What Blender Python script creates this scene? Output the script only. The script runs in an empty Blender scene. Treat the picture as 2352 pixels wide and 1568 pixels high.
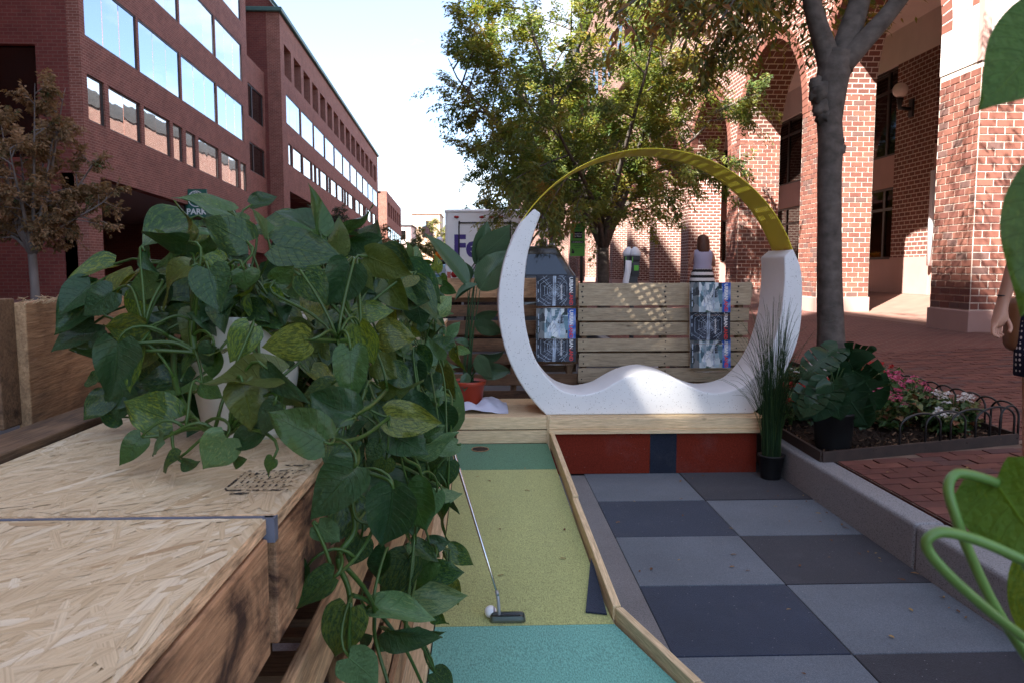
import bpy, bmesh, math, random
import numpy as np
from mathutils import Vector, Matrix, Quaternion

SC = bpy.context.scene
COL = SC.collection
RND = random.Random(7)
rad = math.radians

# ---------------------------------------------------------------- camera
FPX, PCX, PCY = 1829.0, 1176.0, 784.0          # photograph measured at 2352 x 1568
YAW, PITCH = rad(2.07), rad(5.25)
CAM = Vector((0, 0, 1.30))
FW = Vector((math.sin(YAW)*math.cos(PITCH), math.cos(YAW)*math.cos(PITCH), -math.sin(PITCH)))
RT = Vector((math.cos(YAW), -math.sin(YAW), 0))
UP = RT.cross(FW)
cd = bpy.data.cameras.new('camera'); cam = bpy.data.objects.new('camera', cd); COL.objects.link(cam)
cam.matrix_world = Matrix((( RT.x, UP.x, -FW.x, CAM.x), (RT.y, UP.y, -FW.y, CAM.y), (RT.z, UP.z, -FW.z, CAM.z), (0, 0, 0, 1)))
cd.sensor_width = 36; cd.lens = 28.0; cd.clip_start = 0.05; cd.clip_end = 2000
cd.dof.use_dof = True; cd.dof.focus_distance = 2.2; cd.dof.aperture_fstop = 18.0
SC.camera = cam

# ---------------------------------------------------------------- sky, sun, exposure
SUN = Vector((-0.45, -0.52, 0.70)).normalized()     # towards the sun: behind the camera, over the left roofs
w = bpy.data.worlds.new('World'); SC.world = w; w.use_nodes = True
wn = w.node_tree.nodes; wl = w.node_tree.links
for n in list(wn): wn.remove(n)
wo = wn.new('ShaderNodeOutputWorld'); bg = wn.new('ShaderNodeBackground'); bg.inputs['Strength'].default_value = 0.08
sky = wn.new('ShaderNodeTexSky'); sky.sky_type = 'NISHITA'; sky.sun_disc = False
sky.sun_elevation = math.asin(SUN.z); sky.sun_rotation = math.atan2(SUN.x, SUN.y)
sky.air_density = 0.75; sky.dust_density = 0.4; sky.ozone_density = 1.0
tc = wn.new('ShaderNodeTexCoord'); mp = wn.new('ShaderNodeMapping'); mp.inputs['Scale'].default_value = (1.6, 1.6, 4.2); mp.inputs['Location'].default_value = (1.3, 0, 0)
nz = wn.new('ShaderNodeTexNoise'); nz.inputs['Scale'].default_value = 2.1; nz.inputs['Detail'].default_value = 7; nz.inputs['Roughness'].default_value = 0.58
cr = wn.new('ShaderNodeValToRGB'); cr.color_ramp.elements[0].position = 0.50; cr.color_ramp.elements[1].position = 0.72; cr.color_ramp.elements[0].color = (0.12, 0.12, 0.12, 1)
mx = wn.new('ShaderNodeMixRGB'); mx.inputs['Color2'].default_value = (5.2, 5.4, 5.7, 1)
wl.new(tc.outputs['Generated'], mp.inputs['Vector']); wl.new(mp.outputs[0], nz.inputs['Vector']); wl.new(nz.outputs['Fac'], cr.inputs['Fac'])
wl.new(cr.outputs['Color'], mx.inputs['Fac']); wl.new(sky.outputs['Color'], mx.inputs['Color1'])
wl.new(mx.outputs['Color'], bg.inputs['Color']); wl.new(bg.outputs[0], wo.inputs['Surface'])
sd = bpy.data.lights.new('sun', 'SUN'); sd.energy = 5.0; sd.angle = rad(0.55); sd.color = (1.0, 0.93, 0.84)
so = bpy.data.objects.new('sun', sd); COL.objects.link(so); so.rotation_euler = (-SUN).to_track_quat('-Z', 'Y').to_euler(); so.location = (-20, -20, 40)
SC.view_settings.view_transform = 'Standard'; SC.view_settings.look = 'None'; SC.view_settings.gamma = 1.0
SC.view_settings.exposure = 2.55
SC.view_settings.use_curve_mapping = False
SC.render.engine = 'CYCLES'
SC.cycles.max_bounces = 8; SC.cycles.transparent_max_bounces = 12
SC.cycles.caustics_reflective = False; SC.cycles.caustics_refractive = False

# ---------------------------------------------------------------- measuring: a pixel of the photograph on a plane of the place
def ray(px, py): return FW + RT*((px-PCX)/FPX) - UP*((py-PCY)/FPX)
def atZ(px, py, z): d = ray(px, py); return CAM + d*((z-CAM.z)/d.z)
def atY(px, py, y): d = ray(px, py); return CAM + d*(y/d.y)
def atX(px, py, x): d = ray(px, py); return CAM + d*(x/d.x)

# ---------------------------------------------------------------- object helpers
def worldmat(o):
    m = o.matrix_basis.copy()
    if o.parent: m = worldmat(o.parent) @ o.matrix_parent_inverse @ m
    return m
def tag(o, label=None, cat=None, group=None, kind=None):
    if label: o['label'] = label
    if cat: o['category'] = cat
    if group: o['group'] = group
    if kind: o['kind'] = kind
    return o
def setparent(o, p):
    if p is not None:
        o.parent = p; o.matrix_parent_inverse = worldmat(p).inverted()
    return o
def empty(name, loc=(0, 0, 0), label=None, cat=None, group=None, kind=None, parent=None):
    o = bpy.data.objects.new(name, None); o.empty_display_size = 0.1; COL.objects.link(o); o.location = loc
    setparent(o, parent); return tag(o, label, cat, group, kind)
def link(name, me, parent=None, matrix=None):
    o = bpy.data.objects.new(name, me); COL.objects.link(o)
    if matrix is not None: o.matrix_basis = matrix
    return setparent(o, parent)

class MB:
    """collects verts and faces; build() links them as one mesh object"""
    def __init__(self): self.v = []; self.f = []; self.m = []; self.sm = []; self.uv = None
    def add(self, vs, fs, mi=0, smooth=False):
        b = len(self.v); self.v.extend([tuple(p) for p in vs])
        for q in fs: self.f.append(tuple(b+i for i in q)); self.m.append(mi); self.sm.append(smooth)
    def box(self, x0, x1, y0, y1, z0, z1, mi=0, M=None):
        vs = [Vector((x, y, z)) for z in (z0, z1) for y in (y0, y1) for x in (x0, x1)]
        if M is not None: vs = [M @ p for p in vs]
        self.add(vs, [(0, 2, 3, 1), (4, 5, 7, 6), (0, 1, 5, 4), (2, 6, 7, 3), (0, 4, 6, 2), (1, 3, 7, 5)], mi); return self
    def quad(self, a, b, c, d, mi=0): self.add([a, b, c, d], [(0, 1, 2, 3)], mi); return self
    def tube(self, pts, rr, n=8, mi=0, cap=True, flat=1.0):
        pts = [Vector(p) for p in pts]; k = len(pts)
        if not isinstance(rr, (list, tuple)): rr = [rr]*k
        vs = []; prev = None
        for i, p in enumerate(pts):
            t = (pts[min(i+1, k-1)] - pts[max(i-1, 0)])
            if t.length < 1e-9: t = Vector((0, 0, 1))
            t.normalize()
            if prev is None:
                a = Vector((0, 0, 1)) if abs(t.z) < 0.9 else Vector((1, 0, 0)); u = t.cross(a).normalized()
            else:
                u = (prev - t*prev.dot(t))
                u = u.normalized() if u.length > 1e-6 else t.orthogonal().normalized()
            prev = u; vv = t.cross(u)
            for j in range(n):
                an = 2*math.pi*j/n; vs.append(p + u*(rr[i]*math.cos(an)) + vv*(rr[i]*math.sin(an)*flat))
        fs = [(i*n+j, i*n+(j+1) % n, (i+1)*n+(j+1) % n, (i+1)*n+j) for i in range(k-1) for j in range(n)]
        self.add(vs, fs, mi, True)
        if cap:
            b = len(self.v)-k*n; self.f.append(tuple(b+j for j in range(n-1, -1, -1))); self.m.append(mi); self.sm.append(False)
            self.f.append(tuple(b+(k-1)*n+j for j in range(n))); self.m.append(mi); self.sm.append(False)
        return self
    def lathe(self, prof, c=(0, 0, 0), n=20, mi=0, smooth=True, sx=1, sy=1):
        c = Vector(c); vs = []
        for r, z in prof:
            for j in range(n):
                a = 2*math.pi*j/n; vs.append(c + Vector((r*math.cos(a)*sx, r*math.sin(a)*sy, z)))
        k = len(prof)
        self.add(vs, [(i*n+j, i*n+(j+1) % n, (i+1)*n+(j+1) % n, (i+1)*n+j) for i in range(k-1) for j in range(n)], mi, smooth)
        return self
    def loft(self, rings, mi=0, cap=True):
        n = len(rings[0]); vs = [p for r in rings for p in r]; k = len(rings)
        fs = [(i*n+j, i*n+(j+1) % n, (i+1)*n+(j+1) % n, (i+1)*n+j) for i in range(k-1) for j in range(n)]
        self.add(vs, fs, mi, True)
        if cap:
            b = len(self.v)-k*n; self.f.append(tuple(b+j for j in range(n-1, -1, -1))); self.m.append(mi); self.sm.append(True)
            self.f.append(tuple(b+(k-1)*n+j for j in range(n))); self.m.append(mi); self.sm.append(True)
        return self
    def mesh(self, name, mats):
        me = bpy.data.meshes.new(name); me.from_pydata(self.v, [], self.f)
        if not isinstance(mats, (list, tuple)): mats = [mats]
        for m in mats: me.materials.append(m)
        if len(mats) > 1: me.polygons.foreach_set('material_index', self.m)
        if any(self.sm): me.polygons.foreach_set('use_smooth', self.sm)
        me.update(); return me
    def build(self, name, mats, parent=None, bevel=0, seg=2, solid=0):
        o = link(name, self.mesh(name, mats), parent)
        if solid: s = o.modifiers.new('solid', 'SOLIDIFY'); s.thickness = solid; s.offset = 0
        if bevel:
            b = o.modifiers.new('bevel', 'BEVEL'); b.width = bevel; b.segments = seg; b.limit_method = 'ANGLE'; b.angle_limit = rad(35)
        return o

_boxcache = {}
def boxmesh(dx, dy, dz, mat, key=''):
    k = (round(dx, 4), round(dy, 4), round(dz, 4), mat.name, key)
    if k not in _boxcache:
        m = MB(); m.box(-dx/2, dx/2, -dy/2, dy/2, -dz/2, dz/2); _boxcache[k] = m.mesh('block', mat)
    return _boxcache[k]
def boxobj(name, c, s, mat, parent=None, bevel=0, rz=0, rot=None):
    M = Matrix.Translation(Vector(c)) @ (rot.to_matrix().to_4x4() if rot is not None else Matrix.Rotation(rz, 4, 'Z'))
    o = link(name, boxmesh(s[0], s[1], s[2], mat), parent, M)
    if bevel:
        b = o.modifiers.new('bevel', 'BEVEL'); b.width = bevel; b.segments = 2
    return o
def board(name, p0, p1, wid, thk, mat, parent=None, up=(0, 0, 1), bevel=0.003, warp=0.0, key=None):
    """a plank whose mesh runs along local X; wid along 'up', thk across"""
    p0 = Vector(p0); p1 = Vector(p1); x = (p1-p0); L = x.length; x.normalize()
    z = Vector(up); z = (z - x*z.dot(x)).normalized(); y = z.cross(x)
    nseg = max(2, int(L/0.12)); rr = random.Random(hash((round(p0.x, 3), round(p0.z, 3), round(L, 3))) & 0xffff)
    vs = []; fs = []
    off = [(rr.uniform(-1, 1)*warp, rr.uniform(-1, 1)*warp) for _ in range(nseg+1)]
    for i in range(nseg+1):
        xx = -L/2 + L*i/nseg; oy, oz = off[i]
        for (a, b) in ((-1, -1), (1, -1), (1, 1), (-1, 1)): vs.append((xx, a*thk/2+oy, b*wid/2+oz))
    for i in range(nseg):
        for j in range(4): fs.append((i*4+j, (i+1)*4+j, (i+1)*4+(j+1) % 4, i*4+(j+1) % 4))
    fs.append((0, 1, 2, 3)); fs.append((nseg*4+3, nseg*4+2, nseg*4+1, nseg*4))
    fs = [tuple(reversed(q)) for q in fs]
    m = MB(); m.add(vs, fs)
    M = Matrix((x, y, z)).transposed().to_4x4(); M.translation = (p0+p1)/2
    o = link(name, m.mesh(name, mat), parent, M)
    if bevel:
        b = o.modifiers.new('bevel', 'BEVEL'); b.width = bevel; b.segments = 2; b.limit_method = 'ANGLE'; b.angle_limit = rad(40)
    return o
def bez(p0, p1, p2, p3, n=8):
    p0, p1, p2, p3 = map(Vector, (p0, p1, p2, p3)); out = []
    for i in range(n+1):
        t = i/n; s = 1-t; out.append(p0*s**3 + p1*3*s*s*t + p2*3*s*t*t + p3*t**3)
    return out
def catmull(pts, n=6):
    pts = [Vector(p) for p in pts]; out = []
    for i in range(len(pts)-1):
        p0 = pts[max(i-1, 0)]; p1 = pts[i]; p2 = pts[i+1]; p3 = pts[min(i+2, len(pts)-1)]
        for j in range(n):
            t = j/n; out.append(0.5*((2*p1)+(p2-p0)*t+(2*p0-5*p1+4*p2-p3)*t*t+(-p0+3*p1-3*p2+p3)*t**3))
    out.append(pts[-1]); return out

# lettering: made early, while the scene is nearly empty
def textmesh(body, size, mat, bold=0.0, ext=0.002, align='CENTER', font=None):
    cu = bpy.data.curves.new('lettering', 'FONT'); cu.body = body; cu.size = size; cu.extrude = ext; cu.offset = bold
    cu.align_x = align; cu.align_y = 'CENTER'; cu.resolution_u = 3
    ob = bpy.data.objects.new('lettering', cu); COL.objects.link(ob); bpy.context.view_layer.update()
    me = bpy.data.meshes.new_from_object(ob.evaluated_get(bpy.context.evaluated_depsgraph_get()))
    bpy.data.objects.remove(ob); bpy.data.curves.remove(cu)
    me.materials.clear(); me.materials.append(mat); return me
def facing(origin, right, up):
    r = Vector(right).normalized(); u = Vector(up).normalized(); n = r.cross(u)
    M = Matrix((r, u, n)).transposed().to_4x4(); M.translation = Vector(origin); return M

# ---------------------------------------------------------------- materials
MATS = {}
def newmat(name):
    m = bpy.data.materials.new(name); m.use_nodes = True; nt = m.node_tree
    for n in list(nt.nodes): nt.nodes.remove(n)
    out = nt.nodes.new('ShaderNodeOutputMaterial'); MATS[name] = m
    return m, nt, out
def N(nt, t, **kw):
    n = nt.nodes.new(t)
    for k, v in kw.items():
        if k in n.inputs: n.inputs[k].default_value = v
        else: setattr(n, k, v)
    return n
def L_(nt, a, b): nt.links.new(a, b)
def c4(c): return (c[0], c[1], c[2], 1)
def ramp(nt, fac, stops):
    r = nt.nodes.new('ShaderNodeValToRGB'); e = r.color_ramp.elements
    while len(e) < len(stops): e.new(0.5)
    for i, (p, c) in enumerate(stops): e[i].position = p; e[i].color = c4(c)
    nt.links.new(fac, r.inputs['Fac']); return r.outputs['Color']
def math_(nt, op, a, b=None, c=None):
    n = nt.nodes.new('ShaderNodeMath'); n.operation = op
    for i, v in enumerate((a, b, c)):
        if v is None: continue
        if isinstance(v, (int, float)): n.inputs[i].default_value = v
        else: nt.links.new(v, n.inputs[i])
    return n.outputs[0]
def mixc(nt, fac, a, b, mode='MIX'):
    n = nt.nodes.new('ShaderNodeMixRGB'); n.blend_type = mode
    for i, v in zip((0, 1, 2), (fac, a, b)):
        if isinstance(v, (int, float)): n.inputs[i].default_value = v
        elif isinstance(v, (tuple, list)): n.inputs[i].default_value = c4(v)
        else: nt.links.new(v, n.inputs[i])
    return n.outputs[0]
def coords(nt, kind='Object', scale=(1, 1, 1), rnd=0.0, loc=(0, 0, 0)):
    if kind == 'World':
        g = nt.nodes.new('ShaderNodeNewGeometry'); v = g.outputs['Position']
    else:
        t = nt.nodes.new('ShaderNodeTexCoord'); v = t.outputs[kind]
    if rnd:
        oi = nt.nodes.new('ShaderNodeObjectInfo'); s = nt.nodes.new('ShaderNodeVectorMath'); s.operation = 'SCALE'
        s.inputs[0].default_value = (rnd, rnd*1.7, rnd*0.6); nt.links.new(oi.outputs['Random'], s.inputs['Scale'])
        a = nt.nodes.new('ShaderNodeVectorMath'); a.operation = 'ADD'; nt.links.new(v, a.inputs[0]); nt.links.new(s.outputs[0], a.inputs[1]); v = a.outputs[0]
    m = nt.nodes.new('ShaderNodeMapping'); m.inputs['Scale'].default_value = scale; m.inputs['Location'].default_value = loc
    nt.links.new(v, m.inputs['Vector']); return m.outputs[0]
def noise(nt, vec, scale=5, detail=4, rough=0.55, dist=0.0):
    n = nt.nodes.new('ShaderNodeTexNoise'); n.inputs['Scale'].default_value = scale; n.inputs['Detail'].default_value = detail
    n.inputs['Roughness'].default_value = rough; n.inputs['Distortion'].default_value = dist
    nt.links.new(vec, n.inputs['Vector']); return n.outputs['Fac']
def bump(nt, h, strength=0.3, dist=0.01, normal=None):
    b = nt.nodes.new('ShaderNodeBump'); b.inputs['Strength'].default_value = strength; b.inputs['Distance'].default_value = dist
    nt.links.new(h, b.inputs['Height'])
    if normal is not None: nt.links.new(normal, b.inputs['Normal'])
    return b.outputs['Normal']
def principled(nt, out, col, rough=0.6, spec=0.5, metal=0.0, normal=None, **kw):
    p = nt.nodes.new('ShaderNodeBsdfPrincipled')
    for key, v in (('Base Color', col), ('Roughness', rough), ('Specular IOR Level', spec), ('Metallic', metal)):
        if isinstance(v, (int, float)): p.inputs[key].default_value = v
        elif isinstance(v, (tuple, list)): p.inputs[key].default_value = c4(v)
        else: nt.links.new(v, p.inputs[key])
    for k, v in kw.items(): p.inputs[k.replace('_', ' ')].default_value = v
    if normal is not None: nt.links.new(normal, p.inputs['Normal'])
    if out is not None: nt.links.new(p.outputs[0], out.inputs['Surface'])
    return p
def pbr(name, col, rough=0.6, var=0.12, scale=6, bmp=0.15, bscale=60, spec=0.4, metal=0.0, rnd=3.0, kind='Object', stretch=(1, 1, 1), **kw):
    m, nt, out = newmat(name); v = coords(nt, kind, stretch, rnd)
    f = noise(nt, v, scale, 5); lo = tuple(c*(1-var) for c in col); hi = tuple(min(1, c*(1+var)) for c in col)
    c = ramp(nt, f, [(0.3, lo), (0.7, hi)])
    nb = bump(nt, noise(nt, v, bscale, 3), bmp, 0.004) if bmp else None
    rg = math_(nt, 'MULTIPLY_ADD', f, 0.2, rough-0.1)
    principled(nt, out, c, rg, spec, metal, nb, **kw); return m
def sr(r, g, b):   # sRGB 0-255 to linear
    f = lambda c: (c/255/12.92) if c/255 <= 0.04045 else ((c/255+0.055)/1.055)**2.4
    return (f(r), f(g), f(b))

def wood(name, c0, c1, dark=0.25, stain=0.0, staincol=(0.03, 0.02, 0.015), grain=1.0, rough=0.75, objvar=0.25, knots=True, slo=0.47):
    """boards: grain along local X"""
    m, nt, out = newmat(name); v = coords(nt, 'Object', (1, 1, 1), 7.0)
    vs = coords(nt, 'Object', (1.6*grain, 22*grain, 22*grain), 7.0)
    f = noise(nt, vs, 1.6, 6, 0.6, 0.6); f2 = noise(nt, vs, 7, 4, 0.6, 0.2)
    c = ramp(nt, f, [(0.25, c0), (0.55, c1), (0.8, tuple(x*0.8 for x in c0))])
    c = mixc(nt, math_(nt, 'MULTIPLY', ramp(nt, f2, [(0.5, (0, 0, 0)), (0.72, (1, 1, 1))]), dark), c, tuple(x*0.35 for x in c0))
    if knots:
        vo = nt.nodes.new('ShaderNodeTexVoronoi'); vo.inputs['Scale'].default_value = 1.0
        L_(nt, coords(nt, 'Object', (4.2, 9, 9), 7.0), vo.inputs['Vector'])
        k = ramp(nt, vo.outputs['Distance'], [(0.04, (1, 1, 1)), (0.11, (0, 0, 0))])
        c = mixc(nt, math_(nt, 'MULTIPLY', k, 0.75), c, tuple(x*0.22 for x in c0))
    if stain:
        s = ramp(nt, noise(nt, coords(nt, 'Object', (3, 6, 6), 11.0), 1.7, 6, 0.65, 0.5), [(slo, (0, 0, 0)), (slo+0.17, (1, 1, 1))])
        c = mixc(nt, math_(nt, 'MULTIPLY', s, stain), c, staincol)
    oi = nt.nodes.new('ShaderNodeObjectInfo')
    k = math_(nt, 'MULTIPLY_ADD', oi.outputs['Random'], objvar*2, 1-objvar)
    hs = nt.nodes.new('ShaderNodeHueSaturation'); L_(nt, c, hs.inputs['Color']); L_(nt, k, hs.inputs['Value'])
    f3 = noise(nt, coords(nt, 'Object', (9*grain, 160*grain, 160*grain), 5.0), 1.4, 4, .65)
    cc = mixc(nt, 1.0, hs.outputs[0], ramp(nt, f3, [(0.3, (0.70, 0.68, 0.66)), (0.7, (1.22, 1.22, 1.22))]), 'MULTIPLY')
    nb = bump(nt, math_(nt, 'ADD', f2, f3), 0.5, 0.003)
    principled(nt, out, cc, rough, 0.25, 0, nb); return m

def brickmat(name, c1, c2, mortar, bw=0.24, bh=0.10, ms=0.011, rough=0.85, radial=False, horizontal=False, bmp=0.6):
    m, nt, out = newmat(name)
    g = nt.nodes.new('ShaderNodeNewGeometry'); sp = nt.nodes.new('ShaderNodeSeparateXYZ'); L_(nt, g.outputs['Position'], sp.inputs[0])
    sn = nt.nodes.new('ShaderNodeSeparateXYZ'); L_(nt, g.outputs['True Normal'], sn.inputs[0])
    cb = nt.nodes.new('ShaderNodeCombineXYZ')
    if horizontal:
        L_(nt, sp.outputs['X'], cb.inputs['X']); L_(nt, sp.outputs['Y'], cb.inputs['Y'])
    else:
        useY = math_(nt, 'GREATER_THAN', math_(nt, 'ABSOLUTE', sn.outputs['X']), 0.5)
        u = math_(nt, 'ADD', math_(nt, 'MULTIPLY', sp.outputs['Y'], useY), math_(nt, 'MULTIPLY', sp.outputs['X'], math_(nt, 'SUBTRACT', 1, useY)))
        L_(nt, u, cb.inputs['X']); L_(nt, sp.outputs['Z'], cb.inputs['Y'])
    bt = nt.nodes.new('ShaderNodeTexBrick'); L_(nt, cb.outputs[0], bt.inputs['Vector'])
    bt.inputs['Scale'].default_value = 1; bt.inputs['Brick Width'].default_value = bw; bt.inputs['Row Height'].default_value = bh
    bt.inputs['Mortar Size'].default_value = ms; bt.inputs['Mortar Smooth'].default_value = 0.15
    bt.inputs['Color1'].default_value = c4(c1); bt.inputs['Color2'].default_value = c4(c2); bt.inputs['Mortar'].default_value = c4(mortar)
    nv = noise(nt, g.outputs['Position'], 1.3, 5); nf = noise(nt, g.outputs['Position'], 30, 3)
    c = mixc(nt, 1.0, bt.outputs['Color'], ramp(nt, nv, [(0.3, (0.84, 0.82, 0.82)), (0.7, (1.12, 1.1, 1.1))]), 'MULTIPLY')
    c = mixc(nt, 1.0, c, ramp(nt, nf, [(0.3, (0.88, 0.88, 0.88)), (0.7, (1.1, 1.1, 1.1))]), 'MULTIPLY')
    inv = math_(nt, 'SUBTRACT', 1, bt.outputs['Fac'])
    nb = bump(nt, math_(nt, 'ADD', inv, math_(nt, 'MULTIPLY', nf, 0.25)), bmp, 0.008)
    principled(nt, out, c, rough, 0.2, 0, nb); return m

def leafmat(name, stops, rough=0.45, trans=0.35, spec=0.4, transcol=None):
    """tree leaves: colour drawn from a per-leaf attribute 'tint'"""
    m, nt, out = newmat(name)
    a = nt.nodes.new('ShaderNodeAttribute'); a.attribute_name = 'tint'
    c = ramp(nt, a.outputs['Fac'], stops)
    p = principled(nt, None, c, rough, spec)
    t = nt.nodes.new('ShaderNodeBsdfTranslucent')
    tcol = mixc(nt, 1.0, c, transcol or (1.5, 1.4, 0.7), 'MULTIPLY'); L_(nt, tcol, t.inputs['Color'])
    ms = nt.nodes.new('ShaderNodeMixShader'); ms.inputs[0].default_value = trans
    L_(nt, p.outputs[0], ms.inputs[1]); L_(nt, t.outputs[0], ms.inputs[2]); L_(nt, ms.outputs[0], out.inputs['Surface'])
    return m

def emis(name, col, strength):
    m, nt, out = newmat(name); e = nt.nodes.new('ShaderNodeEmission'); e.inputs[0].default_value = c4(col); e.inputs[1].default_value = strength
    L_(nt, e.outputs[0], out.inputs['Surface']); return m

# surfaces of the place
M_asphalt = pbr('asphalt', (0.055, 0.055, 0.058), 0.9, 0.25, 3, 0.5, 180, 0.2, kind='World', rnd=0)
M_brickR = brickmat('arcade brick', (0.195, 0.082, 0.064), (0.15, 0.064, 0.052), (0.60, 0.52, 0.45), ms=0.010)
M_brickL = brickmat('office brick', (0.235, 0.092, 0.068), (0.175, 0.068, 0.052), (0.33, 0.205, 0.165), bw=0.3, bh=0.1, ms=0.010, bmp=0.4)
M_brickDark = brickmat('shaded office brick', (0.17, 0.05, 0.04), (0.14, 0.04, 0.034), (0.17, 0.09, 0.075), bw=0.34, bh=0.13, ms=0.012, bmp=0.35)  # darker copy of the office brick; shade of these walls put into colour
M_stucco = pbr('pink stucco', (0.40, 0.255, 0.225), 0.9, 0.06, 2, 0.25, 90, 0.2, kind='World', rnd=0)
M_stuccoL = pbr('pale stucco', (0.68, 0.60, 0.57), 0.9, 0.05, 2, 0.2, 90, 0.2, kind='World', rnd=0)
M_mortar = pbr('mortar', (0.64, 0.56, 0.49), 0.95, 0.1, 12, 0.3, 150, 0.1, kind='World', rnd=0)
M_brick = []
for i, c in enumerate([(0.195, 0.078, 0.058), (0.165, 0.066, 0.052), (0.22, 0.092, 0.068), (0.14, 0.078, 0.068)]):
    M_brick.append(pbr('fired brick %d' % i, c, 0.85, 0.14, 9, 0.35, 90, 0.2))
M_paver = []
for i, c in enumerate([(0.135, 0.055, 0.045), (0.115, 0.047, 0.04), (0.16, 0.066, 0.052), (0.10, 0.052, 0.05)]):
    M_paver.append(pbr('paving brick %d' % i, c, 0.82, 0.2, 11, 0.35, 120, 0.25))
M_joint = pbr('sandy joint', (0.20, 0.145, 0.115), 0.95, 0.25, 8, 0.3, 200, 0.1, kind='World', rnd=0)
M_pavefar = brickmat('far paving', (0.15, 0.06, 0.05), (0.115, 0.048, 0.042), (0.20, 0.14, 0.115), bw=0.2, bh=0.1, ms=0.007, horizontal=True, bmp=0.2)
M_arcfloor = pbr('arcade floor', (0.20, 0.115, 0.092), 0.8, 0.12, 3, 0.2, 80, 0.25, kind='World', rnd=0)
def speckled(name, base, specks, dens, rough=0.6, sc=120, spec=0.4):
    m, nt, out = newmat(name); v = coords(nt, 'Object'); c = ramp(nt, noise(nt, v, 2.5, 4), [(0.3, tuple(x*0.93 for x in base)), (0.7, tuple(min(1, x*1.04) for x in base))])
    for k, (col, s, thr) in enumerate(specks):
        vo = nt.nodes.new('ShaderNodeTexVoronoi'); vo.inputs['Scale'].default_value = sc*s; L_(nt, coords(nt, 'Object', (1, 1, 1), 0, (k*3.1, k*1.7, 0)), vo.inputs['Vector'])
        pick = math_(nt, 'GREATER_THAN', N_sep(nt, vo.outputs['Color']), dens)
        near = math_(nt, 'LESS_THAN', vo.outputs['Distance'], thr)
        c = mixc(nt, math_(nt, 'MULTIPLY', pick, near), c, col)
    nb = bump(nt, noise(nt, v, 240, 2), 0.12, 0.002)
    principled(nt, out, c, rough, spec, 0, nb); return m
def N_sep(nt, colsock):
    s = nt.nodes.new('ShaderNodeSeparateColor'); nt.links.new(colsock, s.inputs[0]); return s.outputs[0]
M_granite = speckled('grey granite', (0.245, 0.25, 0.26), [((0.12, 0.12, 0.13), 1.3, 0.38), ((0.33, 0.33, 0.34), 1.7, 0.33)], 0.35, 0.8, 110, 0.25)
M_terrazzo = speckled('white terrazzo', (0.74, 0.75, 0.76), [((0.24, 0.24, 0.25), 0.55, 0.16), ((0.45, 0.44, 0.43), 0.9, 0.22), ((0.16, 0.16, 0.17), 1.3, 0.18)], 0.78, 0.42, 95, 0.45)
M_plaster = pbr('white cast edge', (0.74, 0.755, 0.77), 0.5, 0.03, 4, 0.08, 120, 0.4)
M_yellow = pbr('yellow painted steel', (0.68, 0.57, 0.03), 0.38, 0.05, 3, 0.04, 60, 0.5)
def glassmat(name, col, rough=0.02, wav=0.0, wscale=1.2, ior=2.6):
    m, nt, out = newmat(name); nb = None
    if wav: nb = bump(nt, noise(nt, coords(nt, 'World'), wscale, 2), wav, 0.05)
    principled(nt, out, col, rough, 0.5, 0, nb, IOR=ior); return m
def mirrorglass(name, tint, base=(0.01, 0.012, 0.015), fac=0.62, wav=0.0, wscale=0.7):
    m, nt, out = newmat(name); nb = bump(nt, noise(nt, coords(nt, 'World'), wscale, 2), wav, 0.05) if wav else None
    p = principled(nt, None, base, 0.1); g = nt.nodes.new('ShaderNodeBsdfGlossy'); g.inputs['Color'].default_value = c4(tint); g.inputs['Roughness'].default_value = 0.012
    if nb is not None: L_(nt, nb, g.inputs['Normal'])
    ms = nt.nodes.new('ShaderNodeMixShader'); ms.inputs[0].default_value = fac
    L_(nt, p.outputs[0], ms.inputs[1]); L_(nt, g.outputs[0], ms.inputs[2]); L_(nt, ms.outputs[0], out.inputs['Surface']); return m
M_mirror = mirrorglass('mirrored office glass', (0.66, 0.76, 0.90), fac=0.62, wav=0.02)
M_mirror2 = mirrorglass('wavy office glass', (0.85, 0.85, 0.85), fac=0.7, wav=0.10, wscale=0.55)
M_darkglass = glassmat('dark glass', (0.008, 0.007, 0.007), 0.04, 0, 1, 1.5)
M_frame = pbr('dark bronze frame', (0.030, 0.022, 0.02), 0.45, 0.1, 5, 0.03, 40, 0.5)
M_black = pbr('black painted metal', (0.012, 0.012, 0.013), 0.45, 0.2, 10, 0.05, 60, 0.5)
M_blackplastic = pbr('black plastic', (0.010, 0.010, 0.011), 0.5, 0.15, 10, 0.05, 80, 0.4)
M_white = pbr('white paint', (0.74, 0.75, 0.78), 0.35, 0.03, 3, 0.02, 30, 0.5)
M_greenroof = pbr('green metal gutter', (0.05, 0.11, 0.10), 0.5, 0.1, 5, 0.03, 30, 0.4)
M_pine = wood('new pine', (0.60, 0.43, 0.24), (0.72, 0.55, 0.34), 0.15, 0, objvar=0.08)
M_oldpine = wood('weathered pallet wood', (0.32, 0.25, 0.165), (0.42, 0.34, 0.235), 0.4, 0.25, (0.17, 0.13, 0.09), objvar=0.12)
M_darkpallet = wood('dark pallet wood', (0.115, 0.065, 0.038), (0.19, 0.11, 0.062), 0.5, 0.5, (0.03, 0.022, 0.018), objvar=0.2)
M_stained = wood('stained pallet board', (0.34, 0.165, 0.085), (0.46, 0.26, 0.14), 0.5, 0.95, (0.035, 0.016, 0.012), objvar=0.15, slo=0.44)
M_warmpallet = wood('warm pallet board', (0.36, 0.20, 0.105), (0.50, 0.31, 0.17), 0.5, 0.5, (0.07, 0.04, 0.025), objvar=0.2)
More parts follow.
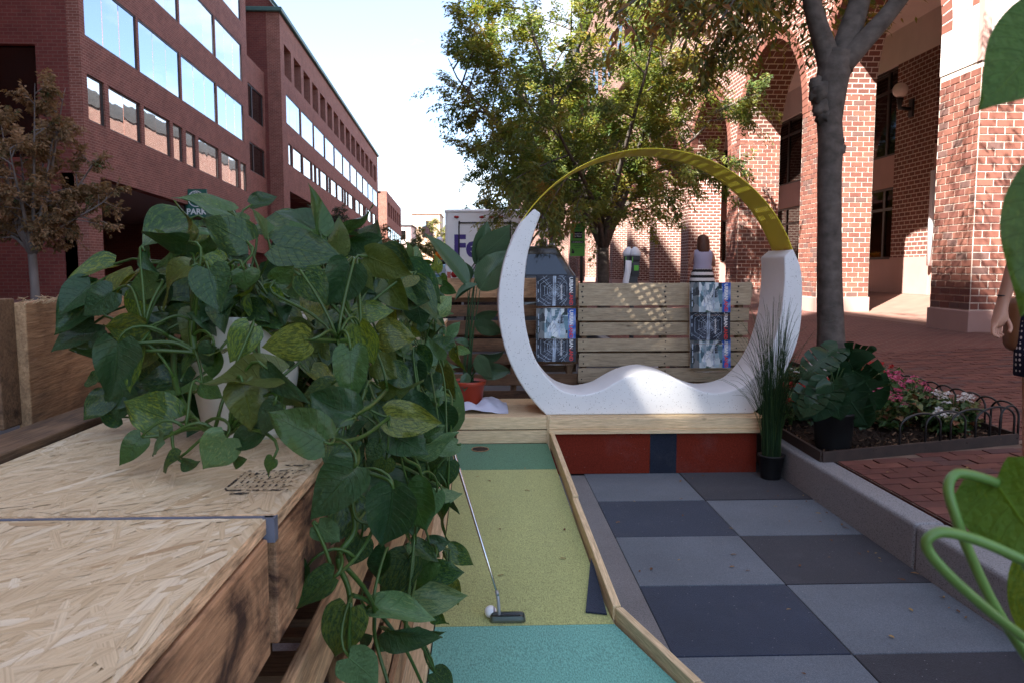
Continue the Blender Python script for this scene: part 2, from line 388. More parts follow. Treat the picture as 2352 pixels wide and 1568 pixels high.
M_bark = pbr('grey bark', (0.105, 0.09, 0.08), 0.9, 0.4, 9, 0.8, 60, 0.15, stretch=(1, 1, 1.3))
M_bark2 = pbr('pale bark', (0.17, 0.15, 0.14), 0.9, 0.25, 5, 0.5, 35, 0.15, stretch=(1, 1, 0.3))
M_soil = pbr('potting soil', (0.02, 0.014, 0.010), 0.95, 0.5, 40, 1.0, 140, 0.1)
# ================================================================ ground, road, kerbs, pavements
m = MB(); m.box(-300, 300, -200, 700, -0.6, -0.016)
tag(m.build('road', M_asphalt), kind='structure')
KX = 1.872                                   # street face of the right kerb
def walkz(x): return 0.20 + 0.04*(min(x, 6.9)-KX)
# right pavement: joint bed under the laid bricks near by, procedural paving beyond
WX0, WX1, YN, YF = KX+0.145, 6.95, -6.0, 9.2
m = MB()
z0, z1 = walkz(WX0), walkz(WX1)
m.add([(WX0, YN, z0-0.007), (WX1, YN, z1-0.007), (WX1, YF, z1-0.007), (WX0, YF, z0-0.007)], [(0, 1, 2, 3)], 0)
m.add([(WX0, YF, z0), (WX1, YF, z1), (WX1, 260, z1), (WX0, 260, z0)], [(0, 1, 2, 3)], 1)
m.add([(WX0, YF, z0-0.1), (WX1, YF, z1-0.1), (WX1, YF, z1), (WX0, YF, z0)], [(0, 1, 2, 3)], 1)
side = tag(m.build('pavement', [M_joint, M_pavefar]), kind='structure')
PIT = [(1.93, 4.40), (3.22, 4.62), (3.30, 8.6), (2.05, 8.6)]          # tree pit corners
def inpit(x, y):
    s = True
    for i in range(4):
        a = PIT[i]; b = PIT[(i+1) % 4]
        if (b[0]-a[0])*(y-a[1])-(b[1]-a[1])*(x-a[0]) < -0.07: s = False
    return s
slope = math.atan(0.04)
cand = []
bl, bh = 0.200, 0.100
row = 0; y = 2.3
while y < YF-0.05:
    off = 0.1 if row % 2 else 0.0
    x = WX0+0.005-off
    while x < min(WX1-0.1, 0.70*y+1.6):
        x0 = max(x, WX0+0.004); x1 = x+bl-0.009
        if x1-x0 > 0.04:
            xc = (x0+x1)/2; yc = y+bh/2
            if not inpit(xc, yc): cand.append((xc, yc, x1-x0))
        x += bl
    y += bh; row += 1
cand.sort(key=lambda c: (c[0]**2+c[1]**2) + (1000 if c[0] > 0.70*c[1]+0.1 else 0))
rr = random.Random(3); bulk = MB()
for i, (xc, yc, ln) in enumerate(cand):
    zc = walkz(xc)-0.02+rr.uniform(-0.0025, 0.0025); mi = rr.choice([0, 0, 0, 1, 1, 1, 2, 2, 3])
    rot = Quaternion((0, 1, 0), -slope+rr.uniform(-.006, .006)) @ Quaternion((1, 0, 0), rr.uniform(-.01, .01)) @ Quaternion((0, 0, 1), rr.uniform(-.012, .012))
    if i < 300:
        boxobj('paving_brick', (xc, yc, zc), (round(ln, 2), 0.091, 0.04), M_paver[mi], side, rot=rot)
    else:
        M = Matrix.Translation((xc, yc, zc)) @ rot.to_matrix().to_4x4(); bulk.box(-ln/2, ln/2, -0.0455, 0.0455, -0.02, 0.02, mi, M)
tag(bulk.build('paving_bricks', M_paver, side), kind='stuff')
# granite kerb
kerb = empty('kerb', (KX, 4, 0), kind='structure')
yy = -4.0; i = 0
while yy < 60:
    ln = [1.9, 1.55, 1.75, 2.1][i % 4]
    m = MB(); m.box(0, 0.14, 0.004, ln-0.004, -0.25, 0.2)
    bmk = m.build('kerb_stone', M_granite, kerb, bevel=0.018, seg=3); bmk.location = (KX+RND.uniform(-.004, .004), yy, RND.uniform(-.004, .004))
    setparent(bmk, kerb)
    yy += ln; i += 1
# left pavement and kerb
m = MB(); m.box(-60, -9.7, -60, 260, -0.2, 0.14); tag(m.build('far_pavement', M_pavefar), kind='structure')
m = MB(); m.box(-9.7, -9.52, -60, 260, -0.2, 0.145); tag(m.build('far_kerb', M_granite, bevel=0.01), kind='structure')
# arcade floor, two steps up
m = MB(); m.add([(6.95, -10, .402), (7.95, -10, .404), (9.86, -10, .70), (30, -10, .70), (6.95, 120, .402), (7.95, 120, .404), (9.86, 120, .70), (30, 120, .70)], [(0, 1, 5, 4), (1, 2, 6, 5), (2, 3, 7, 6)])
tag(m.build('arcade_floor', M_arcfloor), kind='structure')

# ================================================================ right: brick arcade building
XF = 6.86; PWX, PWY = 1.08, 1.0; SPC = 5.2; Y0 = 11.0
arc = empty('arcade_building', (XF, Y0, 0.4), 'tall red brick building with an arcade of arches along the right pavement', 'building')
SHR = -0.035
def shr(y): return SHR*(y-14.0)
KS = list(range(-2, 18))
plinth_h = 0.30; zb = 0.40+plinth_h
BH, BL = 0.1016, 0.245
bid = 0
def brick_course_cells(n):
    """cells (face, centre along the face, length) of course n on the two street-side faces of a pillar"""
    out = []
    for face, W in (('x', PWY), ('y', PWX)):
        st = -0.12 if (n+(face == 'y')) % 2 else 0.0
        u = st
        while u < W-0.02:
            a = max(u, 0.0); b = min(u+BL, W)
            if b-a > 0.03: out.append((face, (a+b)/2, round(b-a-0.016, 3)))
            u += BL
    return out
brick_objs = 0
def ptop(k): return zb+0.004+BH*math.ceil((4.75+shr(Y0+SPC*k-2.1)-zb)/BH)
rr = random.Random(11)
for k in KS:
    yk = Y0+SPC*k; ztop = ptop(k)
    stz = 4.14 if k <= 0 else 99
    p = empty('pillar', (XF+PWX/2, yk+PWY/2, 0.4), parent=arc)
    m = MB(); m.box(XF-0.03, XF+PWX+0.03, yk-0.03, yk+PWY+0.03, 0.30, zb); m.build('plinth', M_stucco, p, bevel=0.012)
    fine = k in (0, 1, 2)
    m = MB(); m.box(XF, XF+PWX, yk, yk+PWY, zb, min(ztop, stz)); m.build('core' if fine else 'shaft', M_mortar if fine else M_brickR, p)
    if k <= 0:
        m = MB(); m.box(XF-0.012, XF+PWX+0.012, yk-0.012, yk+PWY+0.012, stz, 5.35); m.build('stucco_band', M_stuccoL, p, bevel=0.006)
        m = MB(); m.box(XF-0.02, XF+0.10, yk-0.02, yk+0.10, stz+0.002, 5.34); m.build('corner_strip', M_stucco, p)
    if fine:
        n = 0; z = zb+0.006; rest = MB()
        while z+BH*.8 < min(ztop, stz):
            for face, u, ln in brick_course_cells(n):
                mi = rr.choice([0, 0, 0, 1, 1, 2, 2, 3]); pro = 0.007+rr.uniform(-.0015, .0015)
                if face == 'x': c = (XF-pro+0.03, yk+u, z+BH/2); s = (0.06, ln, 0.086)
                else: c = (XF+u, yk-pro+0.03, z+BH/2); s = (ln, 0.06, 0.086)
                if brick_objs < 300 and (k == 0 or (k == 1 and z < 3.2)):
                    boxobj('brick', c, s, M_brick[mi], p); brick_objs += 1
                else:
                    rest.box(c[0]-s[0]/2, c[0]+s[0]/2, c[1]-s[1]/2, c[1]+s[1]/2, c[2]-s[2]/2, c[2]+s[2]/2, mi)
            z += BH; n += 1
        if rest.v: tag(rest.build('bricks', M_brick, p), kind='stuff')
# arches between the pillars, upper wall above
ZTOP = 10.2
for k in KS[:-1]:
    ya, yb = Y0+SPC*k+PWY, Y0+SPC*(k+1); yc = (ya+yb)/2; R = (yb-ya)/2; zs = 4.75+shr(yc)
    m = MB(); nseg = 20; pts = [(yc-R*math.cos(math.pi*i/nseg), zs+R*math.sin(math.pi*i/nseg)) for i in range(nseg+1)]
    ytop0, ytop1 = ya-PWY, yb
    # spandrel front and back
    for xx, flip in ((XF, False), (XF+PWX, True)):
        vs = [(xx, yy, zz) for yy, zz in pts] + [(xx, yy, ZTOP+shr(yy)) for yy, zz in pts]
        fs = [(i, i+1, nseg+1+i+1, nseg+1+i) for i in range(nseg)]
        m.add(vs, [tuple(reversed(f)) if not flip else f for f in fs], 0)
        zp_ = ptop(k) if k > 0 else 5.35; a = [(xx, ya-PWY, zp_), (xx, ya, zp_), (xx, ya, ZTOP+shr(ya)), (xx, ya-PWY, ZTOP+shr(ya-PWY))]
        m.add(a, [(0, 1, 2, 3) if flip else (3, 2, 1, 0)], 0)
    vs = [(XF, yy, zz) for yy, zz in pts]+[(XF+PWX, yy, zz) for yy, zz in pts]
    m.add(vs, [(i, i+1, nseg+2+i, nseg+1+i) for i in range(nseg)], 1)
    m.build('arch_wall', [M_brickR, M_brickR], arc)
    if k <= 5:
        m = MB(); nv = 46
        for i in range(nv):
            a0 = math.pi*(i+0.06)/nv; a1 = math.pi*(i+0.94)/nv; mi = rr.choice([0, 0, 1, 2])
            vs = []
            for xx in (XF-0.014, XF+0.2):
                for a in (a0, a1):
                    for r_ in (R-0.006, R+0.27): vs.append((xx, yc-r_*math.cos(a), zs+r_*math.sin(a)))
            m.add(vs, [(0, 1, 3, 2), (4, 6, 7, 5), (0, 2, 6, 4), (1, 5, 7, 3), (0, 4, 5, 1), (2, 3, 7, 6)], mi)
        tag(m.build('arch_ring', M_brick, arc), kind='stuff')
# body of the building behind, and roof
yA, yB = Y0+SPC*KS[0], Y0+SPC*KS[-1]+PWY
yC = 230; m = MB(); m.box(XF+0.35, 30, yA, yC, 7.6, 10.3); m.box(XF+0.02, 30, yA, yC, 10.3, 16.9); m.box(XF+.5, 30, yB, yC, 0, 7.6); m.build('upper_storeys', M_brickR, arc)
m = MB(); m.box(XF-0.10, 30, yA, yC, 16.9, 18.3); m.build('roof', M_asphalt, arc)
for k in range(-2, 17):
    for q in (0.9, 3.1):
        yw = Y0+SPC*k+q; m = MB(); m.box(XF-0.01, XF+0.03, yw, yw+1.3, 11.6, 13.7); m.build('upper_window', M_darkglass, arc)
m = MB(); m.box(XF+PWX, 30, yA, yB, 6.92, 7.0); m.build('arcade_ceiling', M_stuccoL, arc)
# inner wall with two rows of windows
XI = 9.86
lampk = 1
M_pane_room = None
mm, nt, out = newmat('clear shop glass')
gl = nt.nodes.new('ShaderNodeBsdfGlossy'); gl.inputs['Roughness'].default_value = 0.01; tr = nt.nodes.new('ShaderNodeBsdfTransparent'); tr.inputs[0].default_value = (0.75, 0.75, 0.72, 1)
ms = nt.nodes.new('ShaderNodeMixShader'); ms.inputs[0].default_value = 0.16; L_(nt, tr.outputs[0], ms.inputs[1]); L_(nt, gl.outputs[0], ms.inputs[2]); L_(nt, ms.outputs[0], out.inputs['Surface'])
M_clear = mm
M_room = pbr('dim room wall', (0.10, 0.07, 0.05), 0.9, 0.1)
for k in range(-1, 12):
    ys = 19.06+SPC*(k-1); ye = ys+3.5; nx = ys+SPC     # window bay, then a brick pier up to the next bay
    inn = empty('inner_bay', (XI, ys, 0.7), parent=arc)
    m = MB(); m.box(XI, XI+0.3, ys, ye, 0.70, 1.51); m.build('stucco_base', M_stucco, inn, bevel=0.004)
    m = MB(); m.box(XI-0.02, XI+0.3, ye, nx, 0.70, 1.55); m.build('stucco_base', M_stucco, inn, bevel=0.004)
    m = MB(); m.box(XI, XI+0.3, ye, nx, 1.55, 6.1); m.build('brick_pier', M_brickR, inn)
    m = MB(); m.box(XI, XI+0.3, ys, ye, 3.25, 4.0); m.build('spandrel', M_stucco, inn, bevel=0.004)
    m = MB(); m.box(XI-0.01, XI+0.3, ys, nx, 6.1, 6.92); m.build('stucco_head', M_stuccoL, inn)
    for (za, zc) in ((1.51, 3.25), (4.0, 6.1)):
        wdw = MB(); x0, x1 = XI+0.06, XI+0.16; fw = 0.06
        wdw.box(x0, x1, ys, ys+fw, za, zc); wdw.box(x0, x1, ye-fw, ye, za, zc); wdw.box(x0, x1, ys+fw, ye-fw, za, za+fw); wdw.box(x0, x1, ys+fw, ye-fw, zc-fw, zc)
        wob = wdw.build('window', M_frame, inn)
        bars = MB()
        for yv in (ys+0.55, ys+1.75): bars.box(x0+.01, x1-.01, yv-0.05, yv+0.05, za+fw, zc-fw)
        bars.box(x0+.012, x1-.012, ys+fw, ys+0.5, zc-0.55, zc-0.48); bars.box(x0+.012, x1-.012, ys+0.6, ys+1.7, zc-0.55, zc-0.48); bars.box(x0+.012, x1-.012, ys+1.8, ye-fw, zc-0.55, zc-0.48)
        bars.build('mullion', M_frame, wob)
        pane = MB(); pane.box(x0+.04, x0+.05, ys+fw, ye-fw, za+fw, zc-fw)
        pane.build('pane', M_clear if (k == lampk and za < 2) else M_darkglass, wob)
    if k == lampk:
        room = MB(); X1 = XI+2.2
        room.box(X1, X1+.05, ys-.2, ye+.2, 0.7, 3.3); room.box(XI+.3, X1, ys-.25, ys-.2, 0.7, 3.3); room.box(XI+.3, X1, ye+.2, ye+.25, 0.7, 3.3); room.box(XI+.3, X1, ys-.2, ye+.2, 3.25, 3.3); room.box(XI+.3, X1, ys-.2, ye+.2, .7, .72)
        room.build('room', M_room, inn)
# closing slab so no light leaks behind the arcade wall
m = MB(); m.box(XI+2.6, XI+2.9, yA, yB, 0.7, 7.0); m.build('light_seal_slab', M_room, arc)
# white downpipe by the pier
m = MB(); m.tube([(XI-0.09, 17.2, 1.35), (XI-0.09, 17.2, 3.4)], 0.055, 10); m.build('downpipe', M_white, arc)
# table lamp glowing in the window
lp = empty('table_lamp', (XI+0.75, 19.86, 0.98), 'table lamp with glowing amber shade behind the arcade window', 'lamp')
lx, ly = XI+0.75, 19.95
m = MB(); m.lathe([(0.0, 0.72), (0.5, 0.72), (0.5, 0.76), (0.06, 0.76), (0.06, 1.36), (0.3, 1.4), (0.3, 1.45), (0, 1.45)], (lx, ly, 0), 16)
tbl = m.build('side_table', M_frame); tag(tbl, 'small dark round table under the glowing lamp', 'table')
m = MB(); m.lathe([(0.0, 1.455), (0.07, 1.455), (0.09, 1.52), (0.03, 1.60), (0.02, 1.72), (0.0, 1.72)], (lx, ly, 0), 14); m.build('lamp_base', M_frame, lp)
M_shade = emis('lit lamp shade', (1.0, 0.50, 0.08), 1.1)
m = MB(); m.lathe([(0.20, 1.66), (0.115, 1.98)], (lx, ly, 0), 20); m.build('lamp_shade', M_shade, lp, solid=0.004)
# globe wall lamp on an inner pier
gz = 5.35; gy = 18.35; gx = XI-0.30
gl_ = empty('globe_wall_lamp', (XI-0.02, gy, gz-0.3), 'white globe wall lamp on black bracket high in the arcade', 'lamp')
m = MB(); m.lathe([(0.17*math.sin(math.pi*i/12), -0.17*math.cos(math.pi*i/12)) for i in range(13)], (gx, gy, gz), 18); m.build('globe', pbr('opal globe', (0.7, 0.6, 0.55), 0.25, 0.02, 2, 0), gl_)
m = MB(); m.tube([(XI-.02, gy, gz-.42), (gx, gy, gz-.40), (gx, gy, gz-.18)], [0.04, 0.05, 0.08], 10); m.box(XI-.05, XI-.0, gy-.08, gy+.08, gz-.6, gz-.2); m.build('bracket', M_black, gl_)

# ================================================================ left: brick office buildings
LSH = -0.032
def lx_(y): return -14.0-0.016*y
def lz(zp, y): return zp+LSH*(y-40)
class FB(MB):
    """facade builder: box in (depth, along, height) coordinates of the left street front"""
    def fbox(self, d0, d1, y0, y1, z0, z1, mi=0):
        vs = []
        for z in (z0, z1):
            for y in (y0, y1):
                for d in (d0, d1): vs.append((lx_(y)+d, y, lz(z, y)))
        self.add(vs, [(0, 2, 3, 1), (4, 5, 7, 6), (0, 1, 5, 4), (2, 6, 7, 3), (0, 4, 6, 2), (1, 3, 7, 5)], mi)
def facade(parent, ya, yb, z0, z1, rows, depth=0.45, mat=M_brickL):
    """wall of bands and piers; rows = [(zlo, zhi, [(y0, y1, npanes)], glass, recess)]"""
    m = FB(); zc = z0
    for (lo, hi, units, glass, rec) in sorted(rows, key=lambda r: r[0]):
        m.fbox(-depth, 0, ya, yb, zc, lo)
        cur = ya
        for (u0, u1, npn) in units:
            m.fbox(-depth, 0, cur, u0, lo, hi); cur = u1
            wd = FB(); fw = 0.06; fd = -rec
            wd.fbox(fd-.03, fd+.035, u0, u0+fw, lo, hi); wd.fbox(fd-.03, fd+.035, u1-fw, u1, lo, hi)
            wd.fbox(fd-.03, fd+.035, u0+fw, u1-fw, lo, lo+fw); wd.fbox(fd-.03, fd+.035, u0+fw, u1-fw, hi-fw, hi)
            wob = wd.build('window', M_frame, parent)
            for q in range(npn):
                a = u0+fw+(u1-u0-2*fw)*q/npn+0.015; b = u0+fw+(u1-u0-2*fw)*(q+1)/npn-0.015
                pn = FB(); j = RND.uniform(-.006, .006)
                vs = [(lx_(y)+fd+jj, y, lz(z, y)) for (y, z, jj) in ((a, lo+fw, j), (b, lo+fw, -j), (b, hi-fw, -j+RND.uniform(-.004, .004)), (a, hi-fw, j))]
                pn.add(vs, [(0, 1, 2, 3)]); pn.build('pane', glass, wob)
        m.fbox(-depth, 0, cur, yb, lo, hi); zc = hi
    m.fbox(-depth, 0, ya, yb, zc, z1)
    return m.build('front_wall', mat, parent)
# --- first office block
b1 = empty('office_block', (-14.6, 41, 0), 'near red brick office block with rows of mirrored windows over a dark driveway', 'building', 'brick office buildings on the left')
cols = [(30.5, 35.12), (35.36, 40.14), (40.38, 45.68), (45.9, 51.0)]
big = [(a, b, 3) for a, b in cols]
low = [(30.5, 31.88, 1), (32.25, 35.25, 2), (35.6, 38.62, 2), (38.96, 40.2, 1), (40.66, 42.07, 1), (42.51, 45.83, 2), (46.29, 49.65, 2), (50.07, 51.3, 1)]
facade(b1, 30.1, 52.2, 4.45, 36.0, [(6.42, 8.1, low, M_mirror2, 0.10), (9.43, 11.67, big, M_mirror, 0.06), (13.07, 15.3, big, M_mirror, 0.06), (16.7, 18.95, big, M_mirror, 0.06)])  # upper wall carried up out of view to shade the second block
m = FB(); m.fbox(-14, -0.45, 30.1, 52.2, 35.5, 35.9); m.build('roof', M_asphalt, b1)
m = FB(); m.fbox(-12, -0.45, 30.1, 30.5, 9.0, 12.4); m.fbox(-12, -0.45, 30.1, 30.5, 14.6, 35.9); m.fbox(-12, -0.45, 30.1, 30.5, -1, 5.0); m.fbox(-1.6, -0.45, 30.1, 30.5, 5.0, 9.0); m.fbox(-1.6, -.45, 30.1, 30.5, 12.4, 14.6); m.fbox(-12, -3.4, 30.1, 30.5, 5., 9.); m.fbox(-12, -3.4, 30.1, 30.5, 12.4, 14.6)
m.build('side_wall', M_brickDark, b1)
for lo, hi in ((5.0, 9.0), (12.4, 14.6)):
    m = FB(); m.fbox(-3.4, -1.6, 30.35, 30.4, lo, hi); m.build('side_window', M_darkglass, b1)
m = FB(); m.fbox(-0.9, 0.0, 30.1, 31.2, -1.0, 4.45); m.build('corner_pier', M_brickL, b1)
m = FB(); m.fbox(-0.9, 0.0, 50.9, 52.2, -1.0, 4.45); m.build('corner_pier', M_brickL, b1)
m = FB(); m.fbox(-9, -0.46, 30.5, 52.1, 4.46, 4.6); m.build('driveway_soffit', pbr('grey soffit', (0.35, 0.34, 0.34), 0.9, .05), b1)
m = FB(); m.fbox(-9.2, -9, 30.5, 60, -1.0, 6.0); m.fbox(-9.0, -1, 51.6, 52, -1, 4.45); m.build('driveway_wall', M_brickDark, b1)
m = FB(); m.fbox(-14, -0.45, 51.8, 52.2, 4.5, 35.9); m.build('end_wall', M_brickL, b1)
# --- link between the blocks, set back
lk = empty('office_link', (-15.9, 57, 0), 'lower brick link set back between two office blocks', 'building')
m0 = FB(); D = -1.25
for (lo, hi) in ((3.0, 8.6), (10.6, 12.3), (14.6, 16.4)): m0.fbox(D-.4, D, 52.2, 61.4, lo, hi)
for (lo, hi) in ((8.6, 10.6), (12.3, 14.6)):
    m0.fbox(D-.4, D, 52.2, 52.5, lo, hi); m0.fbox(D-.4, D, 60.9, 61.4, lo, hi)
    for a, b, g in ((52.5, 55.2, M_mirror), (55.2, 58.0, M_darkglass), (58.0, 60.9, M_darkglass)):
        wd = FB(); wd.fbox(D-.14, D-.05, a, a+.08, lo, hi); wd.fbox(D-.14, D-.05, b-.08, b, lo, hi); wd.fbox(D-.14, D-.05, a, b, lo, lo+.08); wd.fbox(D-.14, D-.05, a, b, hi-.08, hi); wo2 = wd.build('window', M_frame, lk)
        pn = FB(); pn.fbox(D-.12, D-.10, a+.08, b-.08, lo, hi); pn.build('pane', g, wo2)
m0.build('front_wall', M_brickL, lk)
m = FB(); m.fbox(-9, D-.4, 52.2, 61.4, 16.0, 16.3); m.build('roof', M_asphalt, lk)
m = FB(); m.fbox(-5, -4.6, 52.2, 61.4, 16.3, 22.0); m.build('upper_wall', M_brickDark, lk)
# --- second office block
b2 = empty('office_block', (-15, 92, 0), 'long red brick office block with deep dark top windows and green gutter', 'building', 'brick office buildings on the left')
tops = []; yy = 62.56
edges = [62.6, 66.0, 69.7, 73.4, 77.1, 80.8, 84.6, 88.5, 92.5, 96.6, 100.8, 105.1, 109.4, 113.8, 118.3, 122.6]
tops = [(a, b-1.0, 1) for a, b in zip(edges[:-1], edges[1:])]
e2 = np.linspace(62.9, 123.2, 12); mids = [(float(a), float(b)-0.35, 4) for a, b in zip(e2[:-1], e2[1:])]
lows = []; yy = 63.3
for i in range(40):
    ln = [1.3, 3.6, 3.6, 1.5, 1.7, 3.7][i % 6]
    if yy+ln > 122.8: break
    lows.append((yy, yy+ln, 1 if ln < 2 else 2)); yy += ln+0.32
facade(b2, 61.4, 123.8, 8.0, 20.8, [(10.05, 11.66, lows, M_mirror2, 0.10), (13.08, 15.3, mids, M_mirror, 0.06), (16.6, 18.9, tops, M_darkglass, 0.9)], depth=1.0)
m = FB(); m.fbox(-10, -1.0, 61.4, 61.8, -1, 20.8)
vs = [(lx_(y)+d, y, lz(z, y)) for y in (61.42, 61.8) for d, z in ((-.05, 20.8), (-10, 20.8), (-10, 33.5))]
m.add(vs, [(0, 1, 2), (5, 4, 3), (0, 3, 4, 1), (1, 4, 5, 2), (2, 5, 3, 0)]); m.build('side_wall', M_brickDark, b2)
m = FB(); vs = [(lx_(y)+d, y, lz(z, y)) for y in (61.2, 123.8) for d, z in ((.1, 21.0), (-10, 33.9), (-10, 33.6), (.1, 20.7))]
m.add(vs, [(0, 1, 5, 4), (3, 7, 6, 2), (0, 3, 2, 1), (4, 5, 6, 7)]); m.build('mansard_roof', M_greenroof, b2)
for y0, y1 in ((61.4, 63.4), (75.4, 76.4), (90, 91), (105, 106)):
    m = FB(); m.fbox(-1.0, 0.0, y0, y1, -1, 8.0); m.build('ground_pier', M_brickL, b2)
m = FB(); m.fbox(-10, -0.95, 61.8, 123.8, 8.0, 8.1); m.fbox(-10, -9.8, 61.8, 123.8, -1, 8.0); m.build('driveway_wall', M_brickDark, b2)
m = FB(); m.fbox(-3.5, 0.22, 61.1, 124.0, 20.8, 21.12); m.build('gutter', M_greenroof, b2, bevel=0.05)
m = FB(); m.fbox(-12, -3.5, 61.4, 123.8, 20.8, 21.2); m.build('roof', M_asphalt, b2)
m = FB(); m.fbox(-10, 0, 123.4, 123.8, -1, 20.8); m.build('end_wall', M_brickL, b2)
# --- third office block
b3 = empty('office_block', (-15, 150, 0), 'distant red brick office block with one row of dark top windows', 'building', 'brick office buildings on the left')
e3 = np.linspace(138.5, 163.5, 7); tp3 = [(float(a), float(b)-1.1, 1) for a, b in zip(e3[:-1], e3[1:])]
lw3 = [(float(a), float(b)-0.4, 2) for a, b in zip(e3[:-1], e3[1:])]
facade(b3, 136.5, 164.5, 3.0, 17.3, [(9.6, 11.6, lw3, M_mirror, 0.06), (13.3, 15.7, tp3, M_darkglass, 0.8)], depth=1.0)
m = FB(); m.fbox(-14, -1.0, 136.5, 136.9, -2, 17.3); m.build('side_wall', M_brickL, b3)
m = FB(); m.fbox(-14, -1.0, 136.5, 164.5, 16.9, 17.25); m.build('roof', M_asphalt, b3)
# --- building next to the camera on the left, mostly out of the frame
bn = empty('brick_neighbour', (-15, 0, 0), 'red brick building with painted orange light at the left picture edge', 'building')
M_orange = brickmat('orange lit brick', (0.36, 0.11, 0.06), (0.30, 0.09, 0.055), (0.34, 0.19, 0.14), bw=0.3, bh=0.1, ms=0.01)  # orange of sunlit and reflected light is put into the brick colour
m = MB(); m.box(-27, -14.6, -9, -5.5, -0.5, 32.0); m.box(-27, -14.6, -5.5, 0.5, -0.5, 28.4); m.box(-27, -14.6, 0.5, 24.6, -0.5, 36.3); m.box(-27, -14.6, -48, -9, -0.5, 24.0); m.build('wall', M_orange, bn)  # roof steps out of view are shaped for the shadows they cast
m = MB(); sx0, sx1 = -14.95, -14.61  # mask added out of view; its two slots pass the sun patches
ZS = 34.8; m.box(sx0, sx1, -48, -13.65, 24.0, ZS); m.box(sx0, sx1, -12.95, -12.75, 24.0, ZS); m.box(sx0, sx1, -12.2, -9, 24.0, ZS)
m.box(sx0, sx1, -13.65, -12.95, 24.0, 25.0); m.box(sx0, sx1, -13.65, -12.95, 25.65, ZS); m.box(sx0, sx1, -12.75, -12.2, 24.0, 25.55); m.box(sx0, sx1, -12.75, -12.2, 26.3, ZS); m.build('added_sun_mask', M_orange, bn)
M_dw = M_darkglass
for zz in (3, 7, 11, 15):
    for yv in (8, 13, 18):
        m = MB(); m.box(-14.6, -14.57, yv, yv+2.6, zz, zz+2.2); m.build('window', M_mirror, bn)
# --- green parking sign hung from the first block
sg = empty('parking_sign', (-13.9, 40.6, 4.2), 'green hanging sign with white round emblem above the word PARK', 'sign')
sx = atY(451, 470, 40.6)
M_signgreen = pbr('sign green', (0.012, 0.10, 0.075), 0.5, 0.05, 3, 0.0)
M_signwhite = pbr('sign white', (0.7, 0.72, 0.72), 0.5, 0.02, 3, 0.0)
m = MB(); m.box(sx.x-.52, sx.x+.52, 40.6, 40.72, sx.z-0.62, sx.z+0.75); m.build('panel', M_signgreen, sg)
m = MB(); m.box(sx.x-.62, sx.x-.52, 40.64, 40.68, sx.z-.5, sx.z+.6); m.build('bracket', M_black, sg)
link('lettering', textmesh('PARK', 0.40, M_signwhite, 0.012, 0.004), sg, facing((sx.x, 40.59, sx.z-0.37), (1, 0, 0), (0, 0, 1)))
m = MB(); nn = 24
for r0, r1 in ((0.36, 0.40), (0.0, 0.22)):
    for i in range(nn):
        a0, a1 = 2*math.pi*i/nn, 2*math.pi*(i+1)/nn
        m.quad((sx.x+r0*math.cos(a0), 40.59, sx.z+.27+r0*math.sin(a0)), (sx.x+r0*math.cos(a1), 40.59, sx.z+.27+r0*math.sin(a1)), (sx.x+r1*math.cos(a1), 40.59, sx.z+.27+r1*math.sin(a1)), (sx.x+r1*math.cos(a0), 40.59, sx.z+.27+r1*math.sin(a0)))
m.build('emblem', M_signwhite, sg)
for i, ch in enumerate('COLONIAL'):
    a = math.pi*(1-(i+0.5)/8)
    link('lettering', textmesh(ch, 0.13, M_signwhite, 0.003, 0.002), sg, facing((sx.x+.29*math.cos(a), 40.588, sx.z+.27+.29*math.sin(a)), (math.sin(a), 0, -math.cos(a)), (math.cos(a), 0, math.sin(a))))
# --- far end of the street
fb = empty('pale_far_building', (-22, 230, 0), 'pale tan building with glazed corner at the end of the street', 'building')
M_tan = pbr('pale tan stone', (0.55, 0.38, 0.26), 0.8, .06, .3, 0)
pz = atY(1000, 500, 230)
a = atY(945, 492, 230); b = atY(1010, 492, 230)
m = MB(); m.box(a.x, b.x, 230, 250, -2, a.z); m.build('wall', M_tan, fb)
m = MB(); m.box(a.x+3, b.x-2, 229.8, 230, a.z-6.5, a.z-2); m.build('glazing', M_mirror, fb)
m = MB(); m.box(a.x-.3, b.x+.3, 229.7, 250, a.z, a.z+.4); m.build('parapet', M_tan, fb)
tw = empty('cream_townhouse', (-20, 190, 0), 'cream and grey townhouses past the last brick block', 'building')
a = atY(921, 510, 185); b = atY(944, 540, 185)
m = MB(); m.box(a.x-6, b.x, 185, 200, -2, a.z-1); m.build('wall', pbr('cream render', (0.6, 0.5, 0.45), .8, .05), tw)
m = MB(); m.box(a.x-6.2, b.x+.2, 184.8, 200, a.z-1, a.z-.6); m.build('roof', M_asphalt, tw)
for i in range(3):
    m = MB(); m.box(b.x-2.2-i*2.4, b.x-1.2-i*2.4, 184.95, 185.05, a.z-4, a.z-2); m.build('window', M_darkglass, tw)
